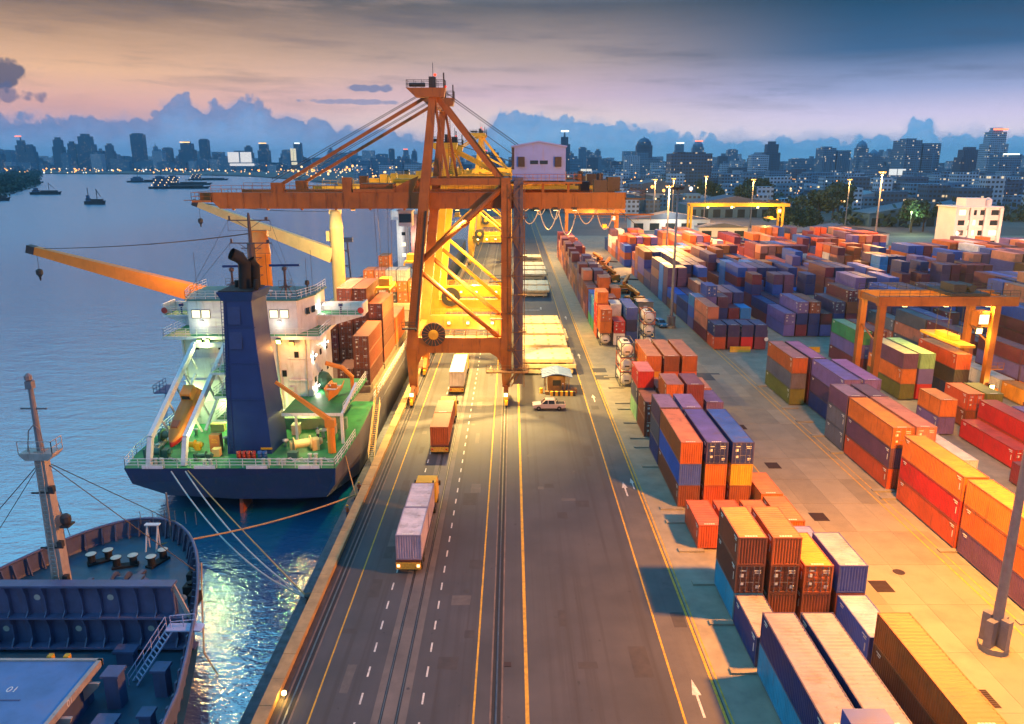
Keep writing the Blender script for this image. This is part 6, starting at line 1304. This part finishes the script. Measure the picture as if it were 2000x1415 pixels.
# ------------------------------------------------------------------ yard equipment in the mast lane
def stacker(label, x, y, rz):
    s = thing('reach_stacker', label, 'reach stacker', (x, y, 0), rz, 'yard machines parked in the lane')
    O('chassis', MB().box(-1.4, 1.4, -3.4, 3.0, .8, 1.9).box(-1.4, 1.4, -3.6, -2.2, 1.9, 2.6), SCRANE, s); O('cab', MB().loft([[(-.75, -.9, 1.9), (.75, -.9, 1.9), (.75, .8, 1.9), (-.75, .8, 1.9)], [(-.65, -.7, 3.5), (.65, -.7, 3.5), (.65, .6, 3.5), (-.65, .6, 3.5)]]), GLASSD, s); O('boom', MB().beam((0, -2.6, 3.2), (0, 4.6, 4.6), .8, .9), SCRANE, s); O('spreader', MB().box(-3, 3, 4.3, 5.1, 3.2, 3.6), DARKM, s)
    for xx in (-1.5, 1.5):
        for yy in (-2.4, 2.2): wheel(s, xx, yy, .8, .8, .7)
for i, (x, y) in enumerate(((34, 212), (34.5, 232), (33, 254), (34, 276), (33, 292))): stacker('orange yard machine parked in the lane, %s beyond the grey cabin' % ordn[i], x, y, R(20 * (-1) ** i))
o = thing('site_cabin', 'grey flat-roofed site cabin in the lane left of the unlit mast', 'cabin', (34.8, 200, 0)); O('cabin_wall', MB().box(-2, 2, -2.5, 2.5, 0, 3), CONC, o); O('cabin_roof', MB().box(-2.2, 2.2, -2.7, 2.7, 3, 3.2), GALV, o); O('cabin_door', MB().box(-.5, .5, -2.54, -2.5, 0, 2.1), WHITE, o)
for (x, y, lab) in ((47.6, 155.8, 'yellow concrete barrier in front of the red and navy stacks'), (62, 155.6, 'yellow concrete barrier right of the sign, in front of the maroon stacks')): T(O('yard_barrier', MB().prism([(-.45, 0), (.45, 0), (.22, .5), (.18, 1.1), (-.18, 1.1), (-.22, .5)], -2.1, 2.1, 'x'), CRYELLOW, None, loc=(x, y, 0)), lab, 'barrier', 'yellow yard barriers')
o = thing('yard_sign', 'small round white sign on a thin post before the navy stack', 'sign', (53.0, 156.2, 0)); O('sign_post', MB().tube((0, 0, 0), (0, 0, 2.4), .05, 6), GALV, o); O('sign_disc', MB().lathe([(.02, -.03), (.42, -.02), (.42, .02), (.02, .03)], (0, -.06, 2.6), 16, 'y'), WHITE, o)
# ------------------------------------------------------------------ lamps along the quay and yard edge (lit in the photo)
def post_lamp(label, x, y, z, h, power, col=SOD, m=None, r=.3):
    s = thing('quay_lamp', label, 'lamp', (x, y, z), 0, 'small lamps along the quay'); O('lamp_post', MB().tube((0, 0, 0), (0, 0, h), .06, 6), GALV, s); O('lamp_globe', MB().lathe([(.05, -.2), (.18, -.1), (.18, .1), (.05, .2)], (0, 0, h), 10), m or L_WARM, s, True); lamp(s, (0, -.3, h + .1), power, col, .15)
post_lamp('small bright lamp at the foot of the kerb beam near the front', -16.75, 48.5, 0, .5, 110, YW, L_YEL)
# ------------------------------------------------------------------ office and sheds beyond the yard
FARW = pm('far_white_wall', (.66, .62, .58), .7, var=.1, scale=.2)
def block_building(name, label, x, y, w, d, h, floors, mat, roofm, lit=True, cat='building', bays=None):
    b = thing(name, label, cat, (x, y, 0)); O('wall', MB().box(-w / 2, w / 2, 0, d, 0, h), mat, b); O('roof', MB().box(-w / 2 - .6, w / 2 + .6, -.6, d + .6, h, h + .5), roofm, b)
    fh = h / floors; bays = bays or int(w / 3.4); wm_ = {}
    for f in range(floors):
        for i in range(bays):
            x0 = -w / 2 + w * (i + .16) / bays; x1 = -w / 2 + w * (i + .84) / bays; me_ = wm_.get('a')
            if me_ is None: me_ = wm_['a'] = MB().box(0, x1 - x0, -.06, 0, 0, fh * .5).mesh('window', GLASSD); wm_['b'] = MB().box(0, x1 - x0, -.06, 0, 0, fh * .5).mesh('window', WINLIT)
            link('window', wm_['b'] if lit and rnd.random() < .3 else me_, b, (x0, 0, f * fh + fh * .28))
        O('floor_band', MB().box(-w / 2 - .3, w / 2 + .3, -.4, -.02, f * fh - .15, f * fh + .25), mat, b) if f else None
    return b
ob = block_building('port_office', 'pale five-storey port office with overhanging roof at the right edge of the yard', 190, 318, 18, 14, 20.5, 5, FARW, FARW, bays=4)
for xx in (-9, -3, 3, 9): O('pilaster', MB().box(xx - .6, xx + .6, -.9, 0, 0, 20.4), FARW, ob)
O('roof_house', MB().box(-4, 4, 3, 10, 21, 24.2), FARW, ob); O('roof_tank', MB().lathe([(1.5, 21), (1.5, 23.6), (.4, 24.4)], (6.2, 5, 0), 14), FARW, ob)
lamp(ob, (0, -14, 9), 9000, (1, .55, .35), .6)
TEALW = pm('shed_teal', (.12, .34, .36), .6)
def shed(label, x, y, w, d, h, mat, roofm):
    b = thing('port_shed', label, 'shed', (x, y, 0), 0, 'sheds beyond the yard'); O('wall', MB().box(-w / 2, w / 2, 0, d, 0, h), mat, b); O('roof', MB().prism([(-w / 2 - .5, h), (w / 2 + .5, h), (0, h + w * .09)], -.5, d + .5, 'y'), roofm, b)
    nd = max(2, int(w / 8)); dm_ = MB().box(0, w / nd * .6, -.05, 0, .2, h * .65).mesh('bay_door', GLASSD)
    for i in range(nd): link('bay_door', dm_, b, (-w / 2 + (i + .2) * w / nd, 0, 0))
    return b
ROOFS = pm('shed_roof_grey', (.085, .095, .14), .6, var=.25, scale=.1); ROOFB = pm('shed_roof_blue', (.05, .12, .18), .6, var=.25, scale=.1); ROOFP = pm('shed_roof_pale', (.22, .30, .36), .6, var=.2, scale=.1)
shed('pale workshop with turquoise doors left of the far gantry', 92, 452, 46, 14, 6.5, FARW, ROOFS); lamp(COL.objects[-1].parent or None, (0, -10, 9), 9000, (.9, 1, .9), .5)
shed('long grey roofed warehouse behind the lit masts', 160, 560, 70, 30, 9, ROOFB, ROOFS); shed('dark blue roofed warehouse right of the far gantry', 258, 480, 76, 26, 8, ROOFB, ROOFB)
shed('low white roofed office shed beside the pale port office', 158, 372, 46, 12, 5.5, FARW, ROOFS); shed('low pale shed left of the tall orange mast', 112, 412, 26, 10, 5, FARW, ROOFS)
shed('big pale blue warehouse beyond the trees', 300, 640, 62, 30, 10, FARW, ROOFP); shed('pale warehouse with low roof at right behind the office', 385, 690, 60, 30, 10, FARW, ROOFP); shed('blue warehouse between the two pale warehouses', 330, 560, 44, 24, 8, TEALW, ROOFB)
shed('grey transit shed at the far end of the quay', 60, 640, 110, 60, 12, ROOFB, ROOFS); shed('purple roofed transit shed behind the yard masts', 130, 700, 120, 60, 12, FARW, ROOFS)
# ------------------------------------------------------------------ trees
def leaf_mesh(seed, rx, rz_, n_, s):
    r_ = random.Random(seed); mb = MB(); cl = [(r_.gauss(0, .5) * rx, r_.gauss(0, .5) * rx, r_.uniform(-.6, .8) * rz_) for _ in range(14)]
    for _ in range(n_):
        c = Vector(r_.choice(cl)); d = Vector((r_.gauss(0, 1), r_.gauss(0, 1), r_.gauss(0, 1))).normalized() * (r_.random() ** .4) * rx * .42; p = c + d
        a = Vector((r_.gauss(0, 1), r_.gauss(0, 1), r_.gauss(0, 1))).normalized(); b = a.orthogonal().normalized(); a = a.cross(b) * s; b = b * s
        mb.add([p - a, p + b * .6, p + a, p - b * .6], [(0, 1, 2, 3)], r_.random() < .4)
    return mb.mesh('crown', [LEAFD, LEAFM])
crowns = [leaf_mesh(i, 5.2, 4.2, 1500, .75) for i in range(4)]
trk = MB().tube((0, 0, 0), (0, 0, 6), .45, 8, .25); 
for a in range(5): trk.tube((0, 0, 4), (2.4 * math.cos(a * 1.26), 2.4 * math.sin(a * 1.26), 7.4), .2, 6, .08)
trm = trk.mesh('trunk', BARK)
tspots = [(148, 430, 1.3, 'dark round tree right of the far gantry'), (160, 426, 1.2, 'dark tree beside the round tree near the far gantry'), (168, 436, 1.1, 'third dark tree in the clump near the far gantry'), (226, 440, 1.4, 'bright green lit tree behind the pale port office'), (236, 446, 1.2, 'second green tree next to the lit tree behind the office'),
          (300, 430, 2.0, 'tall dark tree at the right edge behind the office'), (314, 440, 1.9, 'large dark tree at the far right edge'), (205, 520, 1.6, 'dark tree between the long warehouses'), (222, 540, 1.7, 'second dark tree between the long warehouses'), (250, 600, 1.9, 'dark tree in front of the pale blue warehouse'), (180, 610, 1.8, 'dark tree beyond the grey warehouse'), (200, 640, 2.0, 'broad dark tree beyond the grey warehouse'), (165, 660, 1.8, 'dark tree left of the broad tree beyond the warehouse')]
for i, (x, y, s, lab) in enumerate(tspots):
    t = thing('tree', lab, 'tree', (x, y, 0), i * 1.1, 'trees beyond the yard'); link('trunk', trm, t).scale = (s,) * 3; c = link('crown', crowns[i % 4], t, (0, 0, 8.2 * s)); c.scale = (s, s, s)
lm_ = thing('street_lamp', 'white street lamp lighting the green tree behind the office', 'lamp', (220, 430, 0)); O('lamp_post', MB().tube((0, 0, 0), (0, 0, 12), .12, 6), GALV, lm_); O('lamp_globe', MB().lathe([(.1, 11.6), (.7, 12), (.1, 12.4)], n=8), L_GRN, lm_); lamp(lm_, (0, -1.5, 12), 9000, (.7, 1, .5), .5)
# far woods: left bank and green belts, one mass each
def wood(name, label, spots, s):
    mb = MB(); r_ = random.Random(3)
    for (x, y, z, w) in spots:
        for _ in range(46):
            p = Vector((x + r_.gauss(0, .5) * w, y + r_.gauss(0, .5) * w, z + abs(r_.gauss(.5, .35)) * w * .9)); a = Vector((r_.gauss(0, 1), r_.gauss(0, 1), r_.gauss(0, 1))).normalized(); b = a.orthogonal().normalized(); a = a.cross(b) * s; b = b * s
            mb.add([p - a, p + b * .8, p + a, p - b * .8], [(0, 1, 2, 3)], r_.random() < .4)
    ST(O(name, mb, [LEAFD, LEAFM]), 'stuff', label)
r_ = random.Random(5); sp_ = []
bank = [(-560, 560), (-520, 700), (-640, 980), (-900, 1500), (-1350, 2250), (-1760, 2960)]
for (a, b) in zip(bank, bank[1:]):
    L = math.hypot(b[0] - a[0], b[1] - a[1])
    for i in range(int(L / 8)):
        t = r_.random(); sp_.append((a[0] + (b[0] - a[0]) * t - 4 - abs(r_.gauss(0, 60)), a[1] + (b[1] - a[1]) * t, -2.6, r_.uniform(7, 15)))
wood('riverbank_wood', 'dark wood along the left bank of the river', sp_, 2.6)
sp_ = [(r_.uniform(150, 420), r_.uniform(480, 900), 0, r_.uniform(6, 11)) for _ in range(55)] + [(r_.uniform(-100, 900), r_.uniform(900, 1700), 0, r_.uniform(7, 13)) for _ in range(90)]
wood('distant_green_belt', 'dark green belt of distant trees between the sheds', sp_, 2.2)
# ------------------------------------------------------------------ city
def citymat(name, wall, litp, wcol, strength, sx=3.4, sz=3.6):
    m = bpy.data.materials.new(name); m.use_nodes = True; m.node_tree.nodes.clear(); n = NT(m.node_tree)
    ob_ = n.n('ShaderNodeSeparateXYZ', i_0=n.n('ShaderNodeTexCoord').outputs['Object']).outputs
    hx = n.m('DIVIDE', n.m('ADD', ob_[0], ob_[1]), sx); hz = n.m('DIVIDE', ob_[2], sz)
    fx = n.m('FRACT', hx); fz = n.m('FRACT', hz)
    win = n.m('MULTIPLY', n.m('MULTIPLY', n.m('GREATER_THAN', fx, .22), n.m('LESS_THAN', fx, .82)), n.m('MULTIPLY', n.m('GREATER_THAN', fz, .3), n.m('LESS_THAN', fz, .78)))
    wn = n.n('ShaderNodeTexWhiteNoise', noise_dimensions='4D', i_Vector=n.xyz(n.m('FLOOR', hx), n.m('FLOOR', hz), 0.0), i_W=n.n('ShaderNodeObjectInfo').outputs['Random']).outputs[0]
    nz_ = n.n('ShaderNodeSeparateXYZ', i_0=n.n('ShaderNodeNewGeometry').outputs['Normal']).outputs[2]
    win = n.m('MULTIPLY', win, n.m('LESS_THAN', n.m('ABSOLUTE', nz_), .5))
    lit = n.m('MULTIPLY', win, n.m('GREATER_THAN', wn, 1 - litp))
    col = n.mix(win, (*wall, 1), (.03, .04, .055, 1)); b = n.n('ShaderNodeBsdfPrincipled', i_Base_Color=col, i_Roughness=.5)
    n.set(b.inputs['Emission Color'], (*wcol, 1)); n.set(b.inputs['Emission Strength'], n.m('MULTIPLY', lit, strength))
    m.cycles.emission_sampling = 'NONE'
    n.t.links.new(b.outputs[0], n.n('ShaderNodeOutputMaterial').inputs[0]); return m
CIT = [citymat('city_dark', (.035, .10, .19), .03, (1, .72, .4), .9), citymat('city_mid', (.08, .22, .36), .045, (1, .8, .5), .9), citymat('city_pale', (.30, .44, .58), .06, (1, .8, .5), 1.0)]
def pxy(u, dist): return (u - 1000) / 1500. * dist / .968
def ztop(v, Yd):
    y = (707 - v) / 1500.; return 38.2 + (-SP + y * CP) * Yd / (CP + y * SP)
def tower(label, u0, u1, v, Yd, mi, style='slab', lit=None):
    x0, x1 = pxy(u0, Yd), pxy(u1, Yd); w = x1 - x0; h = ztop(v, Yd); d = max(w * .7, 18); m = CIT[mi]
    b = thing('city_tower', label, 'building', ((x0 + x1) / 2, Yd, 0), 0, 'city towers on the skyline'); hw = w / 2
    if style == 'slab': O('tower_block', MB().box(-hw, hw, 0, d, 0, h * .97), m, b); O('tower_crown', MB().box(-hw * .7, hw * .7, d * .1, d * .9, h * .97, h), m, b)
    elif style == 'step': O('tower_block', MB().box(-hw, hw, 0, d, 0, h * .72), m, b); O('tower_upper', MB().box(-hw * .75, hw * .75, d * .1, d * .9, h * .72, h * .93), m, b); O('tower_crown', MB().box(-hw * .4, hw * .4, d * .2, d * .8, h * .93, h), m, b)
    elif style == 'spire': O('tower_block', MB().box(-hw, hw, 0, d, 0, h * .72), m, b); O('tower_upper', MB().box(-hw * .65, hw * .65, d * .15, d * .85, h * .72, h * .86), m, b); O('spire', MB().tube((0, d / 2, h * .86), (0, d / 2, h), hw * .2, 6, hw * .03), m, b)
    elif style == 'dome': O('tower_block', MB().box(-hw, hw, 0, d, 0, h * .8), m, b); O('tower_crown', MB().lathe([(hw, h * .8), (hw * .9, h * .88), (hw * .55, h * .95), (hw * .1, h * .98), (hw * .05, h)], (0, d / 2, 0), 14), m, b)
    elif style == 'slant': O('tower_block', MB().prism([(-hw, 0), (hw, 0), (hw * .6, h * .7), (-hw * .2, h), (-hw * .9, h * .96)], 0, d, 'y'), m, b)
    elif style == 'twin':
        O('tower_block', MB().box(-hw, -hw * .1, 0, d, 0, h * .96), m, b); O('tower_block', MB().box(hw * .05, hw, d * .1, d, 0, h * .9), m, b); O('tower_crown', MB().box(-hw * .8, -hw * .3, d * .2, d * .8, h * .96, h), m, b); O('podium', MB().box(-hw * 1.2, hw * 1.2, -3, d, 0, h * .16), m, b)
    for k in range(max(2, int(w / 9))):
        if style in ('slab', 'step', 'twin') and Yd < 1800: O('pier', MB().box(-hw + w * (k + .5) / max(2, int(w / 9)) - .7, -hw + w * (k + .5) / max(2, int(w / 9)) + .7, -.8, 0, 0, h * .7), m, b)
    if lit:
        O('crown_light', MB().box(-hw * .7, hw * .7, -1.2, -.4, h * .955, h * .985), em('crown_' + lit, {'red': (1, .2, .1), 'amber': (1, .55, .2), 'white': (.9, 1, .9)}[lit], 3.0), b)
    return b
sky_left = [(15, 24, 292, 0, 'slab'), (33, 52, 264, 0, 'slant'), (52, 66, 290, 1, 'slab'), (95, 112, 264, 0, 'spire', 'red'), (110, 128, 282, 0, 'step'), (162, 180, 268, 0, 'step'), (188, 204, 276, 0, 'step'), (206, 234, 261, 0, 'step'), (256, 272, 280, 0, 'step'), (306, 328, 260, 0, 'slab'), (344, 354, 278, 1, 'spire'), (362, 378, 288, 0, 'slab'),
            (392, 418, 276, 0, 'step', 'amber'), (430, 446, 271, 0, 'slab'), (510, 526, 284, 0, 'step'), (536, 556, 278, 0, 'step', 'amber'), (580, 594, 292, 1, 'slab'), (602, 616, 278, 0, 'slab', 'white'), (660, 680, 294, 1, 'step'), (680, 702, 298, 1, 'slab'), (752, 772, 300, 1, 'slab'), (775, 785, 290, 0, 'slab'), (800, 812, 290, 1, 'step', 'red'), (816, 826, 288, 0, 'spire')]
for i, q in enumerate(sky_left): tower('hazy skyline tower left of the big crane, %s counted from the left edge' % ordn[i], q[0], q[1], q[2], 3900 if i < 18 else 3500, q[3], q[4], q[5] if len(q) > 5 else None)
sky_right = [(1086, 1106, 256, 1700, 0, 'spire', 'white', 'dark tower with tall spire right behind the machinery house'), (1122, 1136, 290, 2400, 1, 'slab', None, 'slim tower just right of the machinery house tower'), (1150, 1164, 294, 2600, 1, 'step', None, 'small hazy tower left of the domed tower'), (1206, 1234, 306, 1500, 2, 'slab', None, 'pale lit apartment block below the domed tower'), (1228, 1256, 270, 1900, 0, 'dome', None, 'domed dark tower with antenna right of the machinery house'),
             (1296, 1316, 280, 2200, 1, 'step', 'white', 'blue tower with bright white crown behind the dark office'), (1330, 1350, 276, 2000, 1, 'dome', 'red', 'round-topped blue tower above the dark office'), (1292, 1366, 300, 900, 0, 'slab', None, 'wide dark glass office block with few lit windows'), (1394, 1412, 294, 2300, 1, 'slab', None, 'mid-height tower right of the dark office'), (1438, 1470, 304, 1350, 2, 'slab', None, 'pale white apartment block left of the dark slab tower'), (1462, 1490, 279, 1700, 0, 'step', None, 'dark slab tower beside the pale apartment block'), (1512, 1540, 312, 1900, 1, 'slab', None, 'low hazy block right of the dark slab tower'), (1568, 1620, 289, 1450, 1, 'twin', None, 'wide lit condominium pair in the middle of the right skyline'),
             (1630, 1650, 276, 1800, 1, 'dome', None, 'slim round-topped tower right of the condominium pair'), (1655, 1672, 294, 1700, 1, 'dome', None, 'shorter round-topped tower beside the slim tower'), (1690, 1712, 294, 1900, 1, 'step', None, 'hazy tower left of the big lit condominium'), (1716, 1784, 273, 1350, 1, 'twin', None, 'big lit condominium with stepped roof behind the tall mast'), (1822, 1860, 290, 1500, 0, 'step', None, 'dark tower left of the tallest white-topped tower'), (1866, 1904, 252, 1400, 2, 'step', 'red', 'tallest pale tower at the right of the skyline'), (1890, 1932, 302, 1250, 1, 'slab', 'white', 'green-topped office tower right of the tallest tower'), (1974, 2000, 362, 560, 2, 'slab', None, 'white apartment block cut off by the right edge'), (1948, 1990, 330, 1500, 1, 'slab', None, 'broad hazy block at the right edge of the skyline')]
for (u0, u1, v, Yd, mi, stl, lt, lab) in sky_right: tower(lab, u0, u1, v - 3, Yd, mi, stl, lt)
# mass of lower city buildings
mbc = MB(); r_ = random.Random(11)
for i in range(900):
    Yd = r_.choice([r_.uniform(2600, 4600), r_.uniform(1500, 3500), r_.uniform(900, 2200)]); u = r_.uniform(-60, 2080)
    if u < 720: Yd = r_.uniform(3500, 5200)
    elif u < 1000: Yd = max(Yd, 1600)
    x = pxy(u, Yd); w = r_.uniform(14, 40) * (.6 + Yd / 4000); h = r_.choice([12, 16, 20, 25, 30, 40]) * r_.uniform(.7, 1.3) * (.6 + Yd / 3000)
    if u > 1000 and Yd < 1500: h = min(h, 26)
    mbc.box(x - w / 2, x + w / 2, Yd, Yd + w * .8, 0, h, r_.choice([0, 1, 1, 2]))
    if r_.random() < .4: mbc.box(x - w / 5, x + w / 5, Yd + 2, Yd + w * .5, h, h * 1.08 + 2, 1)
for i in range(620):
    Yd = r_.uniform(600, 1500); u = r_.uniform(1080, 2080); x = pxy(u, Yd); w = r_.uniform(10, 26); h = r_.choice([6, 8, 11, 14, 18, 24]) * r_.uniform(.8, 1.2)
    mbc.box(x - w / 2, x + w / 2, Yd, Yd + w * .8, 0, h, r_.choice([0, 1, 1, 2, 2]))
ST(O('distant_city', mbc, CIT), 'stuff', 'mass of low distant city buildings below the towers')
# billboards
for (u0, u1, v0, v1, Yd, lab, c) in ((481, 524, 297, 324, 3300, 'bright white billboard pair on the left skyline', (1, .97, .95)), (1692, 1722, 330, 346, 1200, 'bright white billboard below the big condominium', (.95, 1, 1)), (596, 606, 290, 322, 3300, 'tall narrow lit billboard left of the boom stay', (1, .9, .6)), (1126, 1146, 330, 344, 1100, 'bright white lit sign right of the machinery house', (1, .95, .8))):
    x0, x1 = pxy(u0, Yd), pxy(u1, Yd); z1, z0 = ztop(v0, Yd), ztop(v1, Yd); o = thing('billboard', lab, 'billboard', ((x0 + x1) / 2, Yd, 0), 0, 'lit billboards in the city')
    bw_ = (x1 - x0) / 2
    for a_, b_2 in ((-bw_, -bw_ * .06), (bw_ * .06, bw_)): O('billboard_panel', MB().box(a_, b_2, -1.0, 0, z0 + (z1 - z0) * .25, z1), em('billboard_%d' % u0, c, .9), o)
    O('billboard_strip', MB().box(-bw_ * .9, bw_ * 1.2, -1.0, 0, z0, z0 + (z1 - z0) * .18), em('billboard_%d' % u0, c, .9), o); O('billboard_post', MB().box(-1, 1, -.3, .7, 0, z0), DARKM, o)
# street and harbour lights
mbl = MB(); r_ = random.Random(23)
def dot(x, y, z, s, m): mbl.lathe([(s * .3, -s), (s * .8, -s * .6), (s, 0), (s * .8, s * .6), (s * .3, s)], (x, y, z), 8, 'z', m)
for i in range(520):
    u = r_.uniform(-20, 2020); far = u < 760
    Yd = r_.uniform(2600, 3600) if far else r_.choice([r_.uniform(620, 1200), r_.uniform(900, 2200)])
    if far and u > 480: Yd = r_.uniform(1500, 3300)
    x = pxy(u, Yd)
    if x < -260 - (Yd - 1350) * .55 and Yd < 2450: continue
    dot(x, Yd, r_.uniform(5, 16), Yd / 1500. * r_.choice([.7, .9, 1.0, 1.5]) * (1.0 if far else .8), r_.choice([0, 0, 0, 1, 2, 1]))
for i in range(260):
    Yd = r_.uniform(1350, 3000); u = r_.uniform(400, 1000); x = pxy(u, Yd)
    if x < -230 - (Yd - 1350) * .45: continue
    dot(x, Yd, r_.uniform(5, 30), Yd / 1500. * r_.choice([.8, 1.0, 1.4, 2.0]), r_.choice([0, 0, 0, 1, 1]))
for i in range(230):
    Yd = r_.uniform(520, 1300); dot(pxy(r_.uniform(1050, 1700), Yd), Yd, r_.uniform(5, 22), r_.choice([.4, .5, .6, .8, 1.3]), r_.choice([0, 0, 0, 1, 1, 2]))
for i in range(110):
    Yd = r_.uniform(700, 1500); u = r_.uniform(720, 1300) ; dot(pxy(u, Yd), Yd, r_.uniform(6, 22), Yd / 1500. * r_.choice([.9, 1.2, 1.8]), r_.choice([0, 0, 1, 1]))
ST(O('city_lights', mbl, [em('city_light_amber', (1, .42, .10), 3.2), em('city_light_warm', (1, .66, .28), 2.6), em('city_light_white', (.9, 1, 1), 1.6)]), 'stuff', 'many small street and harbour lights in front of the city')
# ------------------------------------------------------------------ vessels on the river
def vessel(label, x, y, L, rz=0, lit=True, tower_h=12):
    v = thing('river_vessel', label, 'boat', (x, y, ZW), rz, 'vessels moored on the river'); w = L * .16
    O('hull', MB().loft([[(-L / 2, -w / 2 * .8, 0), (L / 2 - L * .1, -w / 2 * .8, 0), (L / 2 - L * .05, 0, 0), (L / 2 - L * .1, w / 2 * .8, 0), (-L / 2, w / 2 * .8, 0)], [(-L / 2, -w / 2, 3.4), (L / 2 - L * .1, -w / 2, 3.4), (L / 2, 0, 4.4), (L / 2 - L * .1, w / 2, 3.4), (-L / 2, w / 2, 3.4)]]), DARKM, v)
    O('deckhouse', MB().box(-L * .42, -L * .22, -w * .4, w * .4, 3.4, 3.4 + tower_h).box(-L * .38, -L * .26, -w * .3, w * .3, 3.4 + tower_h, 6.4 + tower_h), CIT[0], v); O('cargo_hold', MB().box(-L * .16, L * .36, -w * .42, w * .42, 3.4, 5.6), DARKM, v); O('mast', MB().tube((-L * .3, 0, 3.4 + tower_h), (-L * .3, 0, 14 + tower_h), .4, 6).tube((L * .1, 0, 4), (L * .1, 0, 16), .4, 6).beam((L * .1, 0, 15), (L * .28, 0, 8), .5), DARKM, v)
    if lit:
        for k in range(9): O('ship_lamp', MB().lathe([(.2, -.9), (.9, 0), (.2, .9)], (-L * .44 + k * L * .035, -w * .45, 6 + (k % 3) * 4.2), 6), em('city_light_warm', (1, .66, .28), 2.6), v)
    return v
vessel('dark vessel with lit deckhouse at centre of the moored group on the river', -640, 1120 + 440, 92, R(6)); vessel('low dark barge moored left of the lit vessels', -800, 1760, 110, R(4), False, 6); vessel('nearest dark vessel of the moored group with bright windows', -560, 1330, 100, R(5), True, 14); vessel('second barge moored behind the low dark barge', -760, 1980, 100, 0, True, 8)
vessel('small dark barge drifting alone on the bright river', -436, 820, 22, R(2), False, 3.0); vessel('dark barge moored below the left wooded bank', -596, 900, 38, R(12), False, 3); vessel('long low boat at the left bank jetty', -640, 1080, 40, R(10), False, 2.5)
# white coaster moored beyond the container ship
c2 = thing('coaster', 'white-housed ship moored ahead of the container ship behind the crane leg', 'ship', (-30, 262, ZW)); O('hull', MB().box(-11, 9, -14, 90, 0, 8.5), HULLB, c2)
ho = O('deckhouse', MB().box(-8, 7, -6, 6, 8.5, 24), SHIPW, c2); O('bridge', MB().box(-10, 9, -5, 5, 24, 27), SHIPW, c2); O('coaster_funnel', MB().box(-3, 2, -9, -6, 8.5, 26), pm('coaster_funnel', (.3, .12, .1), .6), c2)
for zz in (12, 15.5, 19, 22.5):
    for k in range(5): O('window', MB().box(-6.4 + k * 2.8, -5.2 + k * 2.8, -6.06, -6, zz, zz + 1.1), WINLIT if (k + int(zz)) % 3 == 0 else GLASSD, ho)
lamp(c2, (0, -12, 18), 5000, WT, .5)
mb = MB()
for xx in (-2.2, 2.2):
    mb.beam((xx, 0, 0), (xx * .7, 0, 14), .4)
for z in (3, 7, 11): mb.beam((-2, 0, z), (2, 0, z + 1), .25); mb.beam((2, 0, z), (-2, 0, z + 2.5), .2)
mb.box(-3, 3, -.8, .8, 14, 15.2); T(O('lattice_mast', mb, RUSTB, None, loc=(-45, 204, 4)), 'brown lattice foremast standing at the bow of the container ship', 'mast')
# ------------------------------------------------------------------ haze
hz = bpy.data.materials.new('haze_air'); hz.use_nodes = True; hz.node_tree.nodes.clear(); n = NT(hz.node_tree)
pv = n.n('ShaderNodeVolumePrincipled', i_Color=(.34, .74, 1.0, 1), i_Density=HAZE, i_Anisotropy=.1); n.t.links.new(pv.outputs[0], n.n('ShaderNodeOutputMaterial').inputs['Volume'])
ST(O('haze', MB().box(-9400, 9400, -400, 14200, -12, 260), hz), 'stuff', 'thin blue evening haze over the city')
